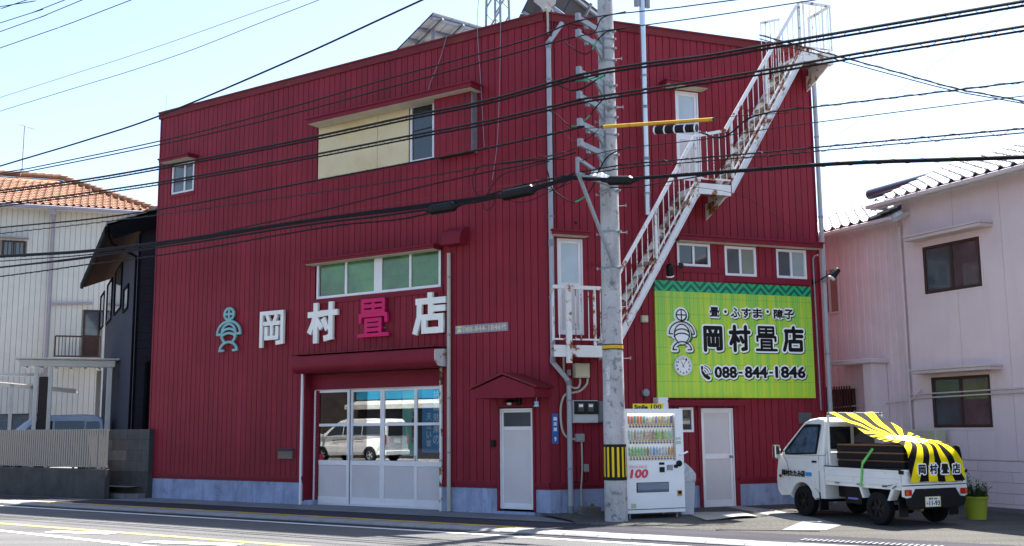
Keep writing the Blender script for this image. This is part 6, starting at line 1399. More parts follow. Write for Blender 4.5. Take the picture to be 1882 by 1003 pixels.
# ================================================================== PINK HOUSE ON THE RIGHT
PK = G(1780, 938); THP = radians(-65.5); PF = Frame(PK, THP)
ph_ = thing('pink_house', 'two storey pale pink rendered house with shining tiled roof', 'house', PK, THP)
m_pink = M('pale_pink_render', (.70, .56, .575), .85, var=.07, vs=.6, bump=.1, bs=70, streak=.10, sscale=(4, 4, .4)); m_pinkrib = M('pink_ribbed_siding', (.66, .52, .54), .7, var=.06, streak=.10); m_pinktrim = M('pinkish_grey_trim', (.58, .49, .49), .6, var=.06); m_brown = M('dark_brown_sash', (.06, .03, .025), .4, var=.1)
EY = -.45; ez = PF.px(1754, 343, EY)[1]; az = PF.px(1600, 412, EY)[1]; XC = -1.27
u1 = PF.rect((1696, 455), (1806, 525)); l1 = PF.rect((1712, 694), (1826, 785)); opm = [u1, l1]
jx = [XC, PF.px(1744, 300)[0], PF.px(1838, 400)[0], 2.9, 3.9, 4.9, 5.9, 6.9]
def cell_parts(name, mat, xs, z0, z1, ops, y0, y1, par, gap=.006):
    for a, b in zip(xs, xs[1:]):
        mb = MB(); wall_cells(mb, a + gap, b - gap, z0, z1, ops, y0, y1); 
        if mb.v: mb.build(name, mat, par)
mb = MB(); wall_cells(mb, XC, 7, 0.98, ez + .1, opm, .012, .2); mb.build('wall', m_pinktrim, ph_)
cell_parts('wall_panel', m_pink, jx, 1.0, ez + .08, opm, 0, .0118, ph_, .004)
for k in range(5):
    off = 0 if k % 2 == 0 else .8
    for j in range(6):
        a = XC + .0 + max(0, j * 1.6 - off); b = min(7, XC + (j + 1) * 1.6 - off)
        if b - a > .1: mb = MB(); mb.box(a + .003, b - .003, -.03, .2, -.02 + k * .199 + .003, -.02 + (k + 1) * .199 - .003); mb.build('base_block', m_pink, ph_)
mb = MB(); mb.box(XC, 7, -.09, -.031, -.1, .11); mb.build('plinth', M('plinth_dark', (.16, .14, .15), .9), ph_)
mb = MB(); mb.box(XC, 7, .21, 6.5, -.1, ez + .05); mb.box(XC + .01, XC + .2, .2, 6.5, -.1, ez + .05); mb.build('inner_block', m_pinktrim, ph_)
def hwin(par, r, fw, mats, fm, y=-.02, split=.5):
    x0, x1, z0, z1 = r; mb = MB(); mb.ring(x0, x1, z0, z1, fw, y, y + .1); xm = x0 + (x1 - x0) * split; mb.box(xm - .03, xm + .03, y + .012, y + .1, z0 + fw, z1 - fw); w_ = mb.build('window', fm, par, bev=.004)
    for (a, b), pm in zip(((x0 + fw, xm - .03), (xm + .03, x1 - fw)), mats): mb = MB(); mb.box(a, b, y + .04, y + .046, z0 + fw, z1 - fw); mb.build('pane', pm, w_)
    return w_
m_pg = M('pink_reflecting_glass', (.10, .07, .075), .05, var=.4, vs=1.5, spec=.9)
for r in (u1, l1): 
    hwin(ph_, r, .055, [m_ggrey, m_pg], m_brown)
    mb = MB(); mb.ring(r[0] - .05, r[1] + .05, r[2] - .05, r[3] + .05, .045, -.012, -.0005); mb.build('window_trim', m_pink, ph_)
def phood(x0, x1, z, proj):
    mb = MB(); mb.box(x0, x1, -proj, -.001, z - .10, z - .03); h_ = mb.build('window_hood', m_pinktrim, ph_, bev=.01); mb = MB(); mb.box(x0 - .03, x1 + .03, -proj - .03, 0, z - .0295, z); mb.build('hood_cap', m_pinktrim, h_)
phood(PF.px(1660, 436, -.35)[0], PF.px(1800, 412, -.35)[0], PF.px(1735, 419, -.35)[1], .35); phood(PF.px(1674, 681, -.35)[0], PF.px(1818, 674, -.35)[0], PF.px(1745, 674, -.35)[1], .35)
# annex
XA0 = -4.3; AY = .04
aw = PF.rect((1512, 495), (1545, 575), AY); gw_ = PF.rect((1524, 716), (1573, 762), AY)
mb = MB(); wall_cells(mb, XA0, XC - .002, 0, az + .1, [aw, gw_], AY + .02, AY + .2); mb.build('annex_wall', m_pinktrim, ph_)
n = 16; w_ = (XC - XA0) / n
for k in range(n):
    a, b = XA0 + k * w_ + .004, XA0 + (k + 1) * w_ - .004
    for p, q in cut_intervals(a, b, .0, az + .08, [aw, gw_]): mb = MB(); mb.prism([(a, AY + .019), (a + .02, AY), (b - .02, AY), (b, AY + .019)], p, q, 'z'); mb.build('annex_siding', m_pinkrib, ph_)
mb = MB(); mb.box(XA0, XC - .002, AY + .21, 6.0, -.1, az + .05); mb.build('annex_block', m_pinktrim, ph_)
hwin(ph_, aw, .05, [M('curtained_glass', (.22, .12, .11), .2, var=.2), M('curtained_glass_pale', (.30, .18, .17), .2)], m_pinktrim, AY - .02, .35)
gwo = hwin(ph_, gw_, .04, [m_gdark, m_gdark], m_brown, AY - .01)
for k in range(10): x_ = gw_[0] + (gw_[1] - gw_[0]) * (k + .5) / 10; mb = MB(); mb.box(x_ - .015, x_ + .015, AY - .12, AY - .10, gw_[2] - .05, gw_[3] + .06); mb.build('grille_bar', m_brown, gwo)
for z_ in (gw_[2] + .04, gw_[3] - .04): mb = MB(); mb.box(gw_[0] - .03, gw_[1] + .03, AY - .099, AY - .085, z_ - .015, z_ + .015); mb.build('grille_rail', m_brown, gwo)
hx = (PF.px(1520, 664, -.5)[0], PF.px(1600, 664, -.5)[0]); hz = PF.px(1560, 661, -.5)[1]
mb = MB(); mb.box(hx[0], hx[1], -.5, AY - .001, hz - .10, hz); mb.build('porch_roof', m_pinktrim, ph_, bev=.01); mb = MB(); mb.box(hx[1] - .35, hx[1] - .10, -.40, AY - .001, 0, hz - .101); mb.build('porch_pier', m_pink, ph_)
# pipes on the pink wall
for lb_, pts, r_ in (('p', [(XC - .05, -.05, az - .1), (XC - .05, -.05, .2)], .03), ('p', [(XC - .1, -.05, 2.30), (7, -.05, 2.42)], .016), ('p', [(XC - .1, -.05, 2.22), (7, -.05, 2.34)], .016), ('p', [(XA0, -.0, 2.05), (XC, -.05, 2.18), (XC + .3, -.06, 2.40)], .016)):
    mb = MB(); mb.tube(pts, r_, 8); mb.build('wall_pipe', m_pinktrim, ph_, smooth=True)
# roofs: boards, gutters and tiles
PITCH = radians(24)
m_tile = M('silver_glazed_glint_tile', (.50, .50, .52), .35, .2, var=.12, vs=3, spec=.9, tone=.1); m_tiledark = M('dark_glazed_tile', (.03, .032, .05), .25, var=.2, spec=.8)  # silver tile base lightened to stand for the sun's glint on the glaze
def tile_proto(w, l, h, mat, name='roof_tile', lip=.025):
    """S-shaped pantile: shallow trough, round roll at one side"""
    mb = MB(); prof = []
    for k in range(9):
        t = k / 8; prof.append((t * w, (h * sin(pi * t) if False else (-.25 * h * sin(pi * t / .6) if t < .6 else h * sin(pi * (t - .6) / .4)))))
    i = mb.add([(x_, 0, z_ + .03) for x_, z_ in prof] + [(x_, l, z_ + .0) for x_, z_ in prof] + [(x_, 0, z_ + .03 - lip) for x_, z_ in prof]); n = 9
    for k in range(n - 1): mb.f.append((i + k, i + k + 1, i + n + k + 1, i + n + k)); mb.f.append((i + 2 * n + k, i + 2 * n + k + 1, i + k + 1, i + k))
    me = mb.mesh(name, mat, True); return me
def tiles(roof, F0, nx, ny, w, l, me, org, pitch, name='roof_tile', clip=None, flip=False):
    c_ = 0
    for j in range(ny):
        for i in range(nx):
            x_ = org[0] + i * w; s_ = j * l
            if clip and not clip(x_ + w / 2, s_): continue
            o = bpy.data.objects.new(name, me); COL.objects.link(o); o.parent = roof
            o.location = (x_ + random.uniform(-.004, .004), org[1] + s_ * cos(pitch), org[2] + s_ * sin(pitch) + random.uniform(0, .004)); o.rotation_euler = (pitch, random.uniform(-.01, .01), random.uniform(-.008, .008)); c_ += 1
    return c_
def roof_slab(par, x0, x1, y0, z0, run, pitch, mat, th=.10, name='roof'):
    mb = MB(); dz = run * math.tan(pitch); mb.prism([(y0, z0), (y0 + run, z0 + dz), (y0 + run, z0 + dz - th), (y0, z0 - th)], x0, x1, 'x'); return mb.build(name, mat, par)
rf = roof_slab(ph_, XC - .45, 7.2, EY, ez + .045, 3.6, PITCH, m_tile)
tl = tile_proto(.305, .31, .055, m_tile, lip=.022); tiles(rf, PF, 18, 10, .295, .27, tl, (XC - .45, EY - .03, ez + .10), PITCH)
mb = MB(); mb.box(XC - .5, 7.2, EY - .11, EY - .001, ez - .02, ez + .07); mb.build('gutter', m_pinktrim, ph_, bev=.015)
mb = MB(); mb.prism([(EY, ez - .01), (EY + .5, ez - .01), (EY + .5, ez + .2), (EY, ez + .01)], XC - .46, XC - .44, 'x'); mb.build('verge_board', m_pinktrim, ph_)
mb = MB(); mb.tube([(XC + 1.2, EY + 3.3, ez + .09 + 3.3 * math.tan(PITCH) + .10), (7.2, EY + 3.3, ez + .09 + 3.3 * math.tan(PITCH) + .10)], .14, 10); mb.build('ridge', m_tiledark, ph_, smooth=True)
rf2 = roof_slab(ph_, XA0 - .6, XC + .25, EY, az + .025, 3.2, PITCH, m_tile, name='annex_roof')
tiles(rf2, PF, 11, 9, .295, .27, tl, (XA0 - .6, EY - .03, az + .08), PITCH)
mb = MB(); mb.box(XA0 - .6, XC + .2, EY - .10, EY - .001, az - .03, az + .05); mb.build('gutter', m_pinktrim, ph_, bev=.015)
mb = MB(); mb.tube([(XA0 - .6, EY + 3.0, az + .07 + 3.0 * math.tan(PITCH) + .14), (XC, EY + 3.0, az + .07 + 3.0 * math.tan(PITCH) + .14)], .13, 10); mb.build('ridge', m_tiledark, ph_, smooth=True)
# air conditioner outdoor unit
ax0, ax1, az0, az1 = PF.rect((1640, 789), (1722, 838), -.4); ac, oa = fthing('air_conditioner', 'beige air conditioner outdoor unit behind the truck tarpaulin', 'air conditioner', PF, (ax0 + ax1) / 2, -.4, az0 - .35)
mb = MB(oa); mb.box(ax0, ax1, -.40, -.12, az0 - .25, az1); mb.build('case', m_ivory, ac, bev=.015)
mb = MB(oa); mb.lathe([(.20, 0), (.20, -.012), (.17, -.016)], (ax0 + .34, -.4005, (az0 + az1) / 2 - .12), 20, 'y'); mb.build('fan_guard', m_blackpl, ac)
for k in range(8): mb = MB(oa); mb.box(ax1 - .42, ax1 - .2, -.408, -.4005, az1 - .06 - k * .035, az1 - .045 - k * .035); mb.build('louvre', m_pinktrim, ac)
for k in range(2): mb = MB(oa); mb.box((ax0 + .1, ax1 - .16)[k], (ax0 + .16, ax1 - .1)[k], -.38, -.14, az0 - .35, az0 - .2505); mb.build('foot', m_blackpl, ac)

# ================================================================== LEFT NEIGHBOURS
# --- boundary: concrete wall, block return, slatted fence
YW = -.73; cw_ = FA.px(100, 860, YW)[1]; fzt = FA.px(100, 789, YW)[1]; wx1 = FA.px(191, 900, YW)[0]
t = thing('boundary_wall', 'low dark stained concrete wall along the street under the fence', 'wall', FA.w(wx1, YW, 0), THA)
mb = MB((wx1, YW, 0)); mb.box(wx1 - 9, wx1, YW, YW + .16, 0, cw_); mb.build('wall', M('dark_stained_concrete', (.075, .072, .07), .95, var=.25, vs=2.5, bump=.5, bs=45, streak=.4), t, bev=.01)
fe = thing('slat_fence', 'cream aluminium fence of narrow upright slats on the dark wall', 'fence', FA.w(wx1, YW, cw_), THA); of = (wx1, YW, cw_)
m_fence = M('cream_aluminium', (.29, .26, .225), .5, var=.05)
for z_ in (cw_ + .06, fzt - .03): mb = MB(of); mb.box(wx1 - 9, wx1, YW + .055, YW + .09, z_ - .025, z_ + .025); mb.build('rail', m_fence, fe)
fs = None
for k in range(92):
    x_ = wx1 - .03 - k * .098
    if fs is None: mb = MB(); mb.box(-.033, .033, 0, .03, 0, fzt - cw_ - .04); fs = mb.build('slat', m_fence, fe); fs.location = (-.03, .036, .04)
    else: share(fs, 'slat', fe, (x_ - wx1, .036, .04))
for k in range(8): x_ = wx1 - .4 - k * 1.1; mb = MB(of); mb.box(x_ - .03, x_ + .03, YW + .0905, YW + .13, cw_ - .02, fzt); mb.build('post', m_fence, fe)
bx1 = FA.px(272, 850, -.12)[0] + .05; bx0 = FA.px(194, 850, -.15)[0]; bt = FA.px(230, 788.5, -.15)[1]
bw = thing('block_wall', 'short grey concrete block wall between fence and red building', 'wall', FA.w(bx0, -.15, 0), THA); obw = (bx0, -.15, 0)
m_blk = M('grey_block', (.085, .083, .08), .95, var=.2, vs=3, bump=.4, bs=50, streak=.3); m_blk2 = M('lighter_grey_block', (.13, .128, .13), .95, var=.2, vs=3, bump=.4, bs=50)
zz0 = FA.px(230, 866, -.15)[1]; cn_ = 4; hb2 = (bt - zz0) / cn_
for k in range(cn_):
    xs_ = [bx0] + [v for v in (bx0 + .45 + (.0 if k % 2 else -.2), bx0 + .85 + (.0 if k % 2 else -.2)) if v < bx1 - .05] + [bx1]
    for a, b in zip(xs_, xs_[1:]): mb = MB(obw); mb.box(a + .005, b - .005, -.15 + random.uniform(0, .006), .0, zz0 + k * hb2 + .005, zz0 + (k + 1) * hb2 - .005); mb.build('block', m_blk2 if (k == 4 and a == bx0) or random.random() < .15 else m_blk, bw)
mb = MB(obw); mb.box(bx0, bx1, -.148, -.003, 0, zz0 - .002); mb.build('concrete_base', M('stained_base_concrete', (.06, .058, .056), .95, var=.25, vs=2.5, bump=.5, bs=45, streak=.5), bw); mb = MB(obw); mb.box(bx0, bx1, -.14, -.005, zz0, bt - .01); mb.build('mortar', M('mortar', (.05, .05, .05), .95), bw)
mb = MB(obw); mb.box(bx0, bx1 - .05, -.40, -.1505, 0, .13); mb.build('footing', m_pave, bw, bev=.01)
mb = MB(); p0 = FA.w(bx0 - 10, -.55); tag(MB().build('x', m_walk), kind='structure') if False else None
# raised yard behind the fence
sheet('yard', FA, wx1 - 22, XA - .05, -.55, 24, .30, m_pave)

# --- beige house with orange tiles
BD = 45.0
bo = depthpt(190, 790, BD); bo.z = 0; BF = Frame(bo, radians(21)); m_beige = M('cream_ribbed_siding', (.56, .53, .47), .7, var=.05, streak=.10, sscale=(5, 5, .4)); m_beiged = M('cream_siding_groove', (.25, .23, .18), .8, var=.05)
bh = thing('beige_house', 'tall cream ribbed house with orange tiled hip roof at left', 'house', bo, radians(21))
bez = BF.px(100, 381, 0)[1]; bxr = BF.px(268, 500, 0)[0]; bxl = BF.px(-160, 500, 0)[0]
bwn = BF.rect((4, 441), (46, 472)); bdr = BF.rect((154, 569), (181, 660)); ops = [bwn, bdr]
mb = MB(); wall_cells(mb, bxl, bxr, 0, bez + .2, ops, .02, .2); mb.build('wall', m_beiged, bh)
n = int((bxr - bxl) / .2); w_ = (bxr - bxl) / n
for k in range(n):
    a, b = bxl + k * w_ + .008, bxl + (k + 1) * w_ - .008
    for p, q in cut_intervals(a, b, 0, bez + .1, ops): mb = MB(); mb.box(a, b, 0, .03, p, q); mb.build('siding_panel', m_beige, bh)
mb = MB(); mb.box(bxl, bxr, .21, 8, 0, bez); mb.build('inner_block', m_beiged, bh)
hwin(bh, bwn, .06, [m_ggrey, m_ggrey], m_brown); mb = MB(); mb.box(bwn[0] - .25, bwn[1] + .1, -.3, 0, bwn[3] + .08, bwn[3] + .14); mb.build('window_hood', M('dull_lilac_hood', (.30, .27, .28), .6), bh)
for k in range(6): x_ = bwn[0] + (bwn[1] - bwn[0]) * (k + .5) / 6; mb = MB(); mb.box(x_ - .012, x_ + .012, -.10, -.08, bwn[2] + .05, bwn[3] - .05); mb.build('window_bar', m_brown, bh)
mb = MB(); mb.ring(*bdr, .08, -.03, .08); bdo = mb.build('balcony_door', m_brown, bh); mb = MB(); mb.box(bdr[0] + .08, bdr[1] - .08, .02, .03, bdr[2] + 1.0, bdr[3] - .08); mb.build('pane', m_ggrey, bdo); mb = MB(); mb.box(bdr[0] + .08, bdr[1] - .08, .02, .035, bdr[2] + .08, bdr[2] + .998); mb.build('panel', m_brown, bdo)
# gutter and downpipe
m_lil = M('lilac_grey_gutter', (.30, .27, .31), .5, var=.08)
EO = -.55; gz = BF.px(100, 378, EO)[1]; gxr = BF.px(287, 381, EO)[0]
mb = MB(); mb.box(bxl - .5, gxr, EO - .12, EO, gz - .16, gz); mb.build('gutter', m_lil, bh, bev=.03); mb = MB(); mb.box(bxl - .5, gxr, EO, 0, gz - .10, gz - .06); mb.build('soffit', m_beige, bh)
dpx = BF.px(95, 450, -.1)[0]; mb = MB(); mb.tube([(dpx, -.12, 1), (dpx, -.12, gz - .5), (dpx + .02, EO + .1, gz - .15)], .06, 8); mb.build('downpipe', m_lil, bh, smooth=True); mb = MB(); mb.box(dpx - .12, dpx + .12, EO - .06, EO + .14, gz - .38, gz - .14); mb.build('rain_head', m_lil, bh, bev=.02)
mb = MB(); zz_ = BF.px(140, 556, -.1)[1]; mb.tube([(dpx, -.1, zz_ - .1), (BF.px(170, 555, -.1)[0], -.1, zz_)], .05, 8); mb.build('downpipe', m_lil, bh, smooth=True)
# hip roof with orange pantiles
rp_ = radians(25); yr = 3.9; rzr = gz + (yr - EO) * math.tan(rp_); rxe = BF.px(112, 322, yr)[0]; rxl = bxl - 3
mb = MB(); i = mb.add([(rxl, EO, gz + .02), (gxr, EO, gz + .02), (rxe, yr, rzr), (rxl, yr, rzr), (gxr, 2 * yr - EO, gz + .02)]); mb.f += [(i, i + 1, i + 2, i + 3), (i + 1, i + 4, i + 2)]
m_org = M('orange_clay_tile', (.255, .135, .082), .6, var=.3, vs=1.3, spots=((.20, .08, .045), 2.5, .55, .2), tone=.15); brf = mb.build('roof', m_org, bh)
tl2 = tile_proto(.30, .32, .07, m_org)
def clip_b(x_, s_):
    f = (s_ * cos(rp_)) / (yr - EO); return x_ < gxr + (rxe - gxr) * f + .05
vis = 26
tiles(brf, BF, vis, 14, .292, .30, tl2, (gxr - vis * .292, EO - .04, gz + .03), rp_, clip=clip_b)
a = Vector((gxr, EO, gz + .1)); b = Vector((rxe, yr, rzr + .12))
for k in range(16): p, q = a.lerp(b, k / 16), a.lerp(b, (k + 1.15) / 16); mb = MB(); mb.tube([p + Vector((0, 0, .04)), q], [.13, .11], 8); mb.build('hip_tile', m_org, brf, smooth=True)
for k in range(14): mb = MB(); mb.tube([(rxe - k * .33, yr, rzr + .15), (rxe - k * .33 - .36, yr, rzr + .13)], [.14, .12], 8); mb.build('ridge_tile', m_org, brf, smooth=True)
# balcony railing
bal = thing('balcony', 'small balcony with brown bar railing on the cream house', 'balcony', BF.w(bdr[0], -1.0, bdr[2] - .1), radians(21)); obl = (bdr[0], -1.0, bdr[2] - .1)
b0, b1 = BF.px(101, 640, -1.0)[0], BF.px(184, 640, -1.0)[0]; bz0, bz1 = BF.px(140, 656, -1.0)[1], BF.px(140, 618, -1.0)[1]
mb = MB(obl); mb.box(b0, b1, -1.05, 0, bz0 - .25, bz0 - .02); mb.build('deck', m_beige, bal)
for z_ in (bz0 + .03, bz1): mb = MB(obl); mb.box(b0, b1, -1.02, -.98, z_ - .03, z_ + .03); mb.build('rail', m_brown, bal)
for k in range(14): x_ = b0 + (b1 - b0) * k / 13; mb = MB(obl); mb.box(x_ - .012, x_ + .012, -1.01, -.99, bz0 + .06, bz1 - .03); mb.build('baluster', m_brown, bal)
for yy in (-1.0, -.02): pass
mb = MB(obl); mb.box(b0 - .03, b0 + .03, -1.03, -.97, bz0, bz1); mb.build('post', m_brown, bal)
# aerial on the ridge
an = BF.px(40, 320, yr); t = thing('tv_aerial', 'rusty television aerial on a mast above the orange roof', 'aerial', BF.w(an[0], yr, rzr + .1), radians(21))
m_rod = M('rusty_pink_rod', (.35, .24, .24), .5, .3, var=.2)
mz = BF.px(40, 232, yr)[1] - rzr - .1
mb = MB(); mb.tube([(0, 0, 0), (0, 0, mz)], .022, 6); mb.build('mast', m_rod, t)
for k in range(3): a_ = 2 * pi * k / 3 + .4; mb = MB(); mb.tube([(0, 0, .35), (.28 * cos(a_), .28 * sin(a_), -.08)], .014, 6); mb.build('leg', m_rod, t)
mb = MB(); mb.tube([(-.25, 0, mz + .08), (.42, 0, mz - .08)], .012, 6); mb.build('boom', m_rod, t)
for k in range(12): f = k / 11; x_ = -.25 + .67 * f; mb = MB(); mb.tube([(x_, -.12, mz + .08 - .16 * f), (x_, .12, mz + .08 - .16 * f)], .005, 4); mb.build('element', m_rod, t)
for z_, l_ in ((.55, .44), (.43, .40), (.34, .46), (.22, .44)): mb = MB(); mb.tube([(-l_, 0, z_ * mz * 1.05), (l_, 0, z_ * mz * 1.0)], .006, 4); mb.build('element', m_rod, t)

# --- dark navy house
nc = depthpt(243, 790, 29.8); nc.z = 0; THN = radians(24.6); NF = Frame(nc, THN); m_nv = M('navy_grey_siding', (.016, .017, .028), .6, var=.08); m_nvs = M('slate_blue_siding', (.028, .03, .05), .8, var=.08); m_bl = M('black_trim', (.006, .006, .008), .8, spec=.06)
nh = thing('navy_house', 'dark navy house with black tiled gable roof behind the red building', 'house', nc, THN)
tip = NF.loc(depthpt(201, 414, 29.2)); tz = tip.z
ylen = 12.5; wz = tz - .15
for k in range(int(wz / .22)): 
    mb = MB(); mb.box(0.0, 3.4, 0, .1, k * .22 + .003, (k + 1) * .22 - .003); mb.build('siding_board', m_nv, nh)
mb = MB(); mb.box(.125, 3.4, .1005, .2, 0, wz - .02); mb.build('sheathing', m_bl, nh)
side_ops = []
for (xa_, xb_, yt, yb__) in ((186.5, 190.5, 545, 600), (199, 205, 524, 587), (214, 223, 501, 566), (229, 236, 532, 566)):
    def sy(px, py):
        d = ray(px, py); p0 = nc; n_ = NF.X; p = CAM + d * ((p0 - CAM).dot(n_) / d.dot(n_)); q = NF.loc(p); return q.y, q.z
    a = sy(xa_, yt); b = sy(xb_, yb__); side_ops.append((min(a[0], b[0]), max(a[0], b[0]), b[1], a[1]))
mb = MB(); mb.box(-.0, .12, .101, ylen, 0, wz); mb.build('side_wall', m_nvs, nh)
for (y0, y1, z0, z1) in side_ops:
    mb = MB()
    for q in ((y0, y0 + .05, z0, z1), (y1 - .05, y1, z0, z1), (y0 + .05, y1 - .05, z0, z0 + .05), (y0 + .05, y1 - .05, z1 - .05, z1)): mb.box(-.05, -.001, q[0], q[1], q[2], q[3])
    w_ = mb.build('window', m_bl, nh); mb = MB(); mb.box(-.02, -.0012, y0 + .05, y1 - .05, z0 + .05, z1 - .05); mb.build('pane', m_ggrey, w_)
mb = MB(); mb.box(-.03, .03, -.03, -.001, 0, wz); mb.build('corner_trim', m_bl, nh)
mb = MB(); gt_ = math.tan(radians(22)); mb.prism([(0, wz - .3), (3.4, wz - .3), (3.4, tz + (3.4 - tip.x) * gt_ - .17), (0, tz - tip.x * gt_ - .17)], .02, .14); mb.build('gable_wall', m_nv, nh)
np_ = radians(22); ox, oy = tip.x, tip.y; run = 4.2
m_ntile = M('black_glazed_tile', (.012, .013, .022), .35, var=.2, spec=.6)
mb = MB(); dz = run * math.tan(np_); mb.prism([(ox, tz), (ox + run, tz + dz), (ox + run, tz + dz - .16), (ox, tz - .16)], oy, ylen, 'y'); nr = mb.build('roof', m_bl, nh)
mb = MB(); mb.prism([(ox + .03, tz - .161), (ox + run, tz + dz - .161), (ox + run, tz + dz - .175), (ox + .03, tz - .175)], oy + .03, ylen, 'y'); mb.build('soffit', M('brown_timber_soffit', (.035, .016, .010), .9, var=.15, vs=4, spec=.03), nr)
mb = MB(); mb.prism([(ox - .02, tz - .02), (ox + run, tz + dz - .02), (ox + run, tz + dz - .48), (ox + .1, tz - .38)], oy - .04, oy - .001, 'y'); mb.build('bargeboard', m_bl, nr)
ntl = tile_proto(.28, .30, .06, m_ntile)
for j in range(14):
    for i in range(8):
        o = bpy.data.objects.new('roof_tile', ntl); COL.objects.link(o); o.parent = nr; s_ = j * .28
        o.location = (ox - .05 + s_ * cos(np_), oy + .28 * (i + 1) + .0, tz + .02 + s_ * sin(np_)); o.rotation_euler = (np_, 0, -pi / 2); o.rotation_euler = Matrix.Rotation(-pi / 2, 3, 'Z').to_euler() if False else (Matrix.Rotation(-pi / 2, 3, 'Z') @ Matrix.Rotation(np_, 3, 'X')).to_euler()
mb = MB(); mb.box(ox - .12, ox - .001, oy, ylen, tz - .24, tz - .02); mb.build('gutter', m_bl, nh, bev=.03)
dpp = [(ox - .05, oy + .25, tz - .12), (ox + .1, oy + .3, tz - .45), (-.06, .05 + .2, tz - .75), (-.06, .25, .2)]
mb = MB(); mb.tube(dpp, .04, 8); mb.build('downpipe', m_bl, nh, smooth=True)
x_ = NF.px(269, 700, -.1)[0]; mb = MB(); mb.tube([(x_ + .2, -.1, NF.px(269, 662, -.1)[1]), (x_, -.1, NF.px(269, 668, -.1)[1]), (x_, -.1, .3)], .07, 8); mb.build('flue', m_bl, nh, smooth=True)

# --- carports and cars behind the fence
cpo = depthpt(200, 792, 35.5); cpo.z = .1; CF = Frame(cpo, radians(21)); m_cp = M('pale_aluminium_carport', (.60, .57, .52), .45, var=.06)
cpt = thing('carport', 'cream aluminium carport with flat panelled roof beside the navy house', 'carport', cpo, radians(21))
c0, c1 = CF.px(34, 668, -1.2)[0], CF.px(212, 668, -1.2)[0]; cz = CF.px(120, 668, -1.2)[1]
mb = MB(); mb.box(c0, c1, -1.25, -1.15, cz - .10, cz + .12); mb.build('front_beam', m_cp, cpt, bev=.02); mb = MB(); mb.box(c0 - .1, c1 + .12, -1.35, 3.4, cz + .13, cz + .17); mb.build('roof_panel', m_cp, cpt)
for k in range(7): x_ = c0 + (c1 - c0) * k / 6; mb = MB(); mb.box(x_ - .03, x_ + .03, -1.14, 3.3, cz + .06, cz + .125); mb.build('rafter', m_cp, cpt)
for px_, wd in ((199.5, .16), (65, .12), (91, .12)): x_ = CF.px(px_, 730, -1.2)[0]; mb = MB(); mb.box(x_ - wd / 2, x_ + wd / 2, -1.27, -1.13, 0, cz - .11); mb.build('post', m_cp, cpt, bev=.01)
a, b = CF.px(70, 730, -1.2)[0], CF.px(87, 730, -1.2)[0]; mb = MB(); mb.box(a, b, -1.22, -1.16, .2, CF.px(80, 692, -1.2)[1]); mb.build('dark_panel', M('dark_brown_panel', (.035, .022, .022), .5), cpt)
x_ = CF.px(180, 730, 2.8)[0]; mb = MB(); mb.box(x_ - .08, x_ + .08, 2.8, 2.95, 0, cz); mb.build('post', m_cp, cpt)
cp2 = thing('carport', 'second lower carport with sloping beams further left', 'carport', depthpt(40, 792, 38) * 1.0, radians(21)); cp2.location.z = .1; F2 = Frame(cp2.location, radians(21))
z2 = F2.px(40, 698, 0)[1]; x0, x1 = F2.px(-60, 700, 0)[0], F2.px(140, 700, 0)[0]
mb = MB(); mb.prism([(x0, z2), (x1, z2 - .35), (x1, z2 - .47), (x0, z2 - .12)], -.05, .05); mb.build('front_beam', m_cp, cp2)
mb = MB(); mb.prism([(x0, z2 + .04), (x1, z2 - .31), (x1, z2 - .345), (x0, z2 + .005)], .051, 3.5); mb.build('roof_panel', m_cp, cp2)
mb = MB(); mb.box(x0, x1 - 1, -.4, -.3, z2 + .12, z2 + .22); mb.build('rear_beam', m_cp, cp2)
for px_ in (20, 58): x_ = F2.px(px_, 740, 0)[0]; mb = MB(); mb.box(x_ - .06, x_ + .06, -.05, .05, 0, z2 - .15); mb.build('post', m_cp, cp2)

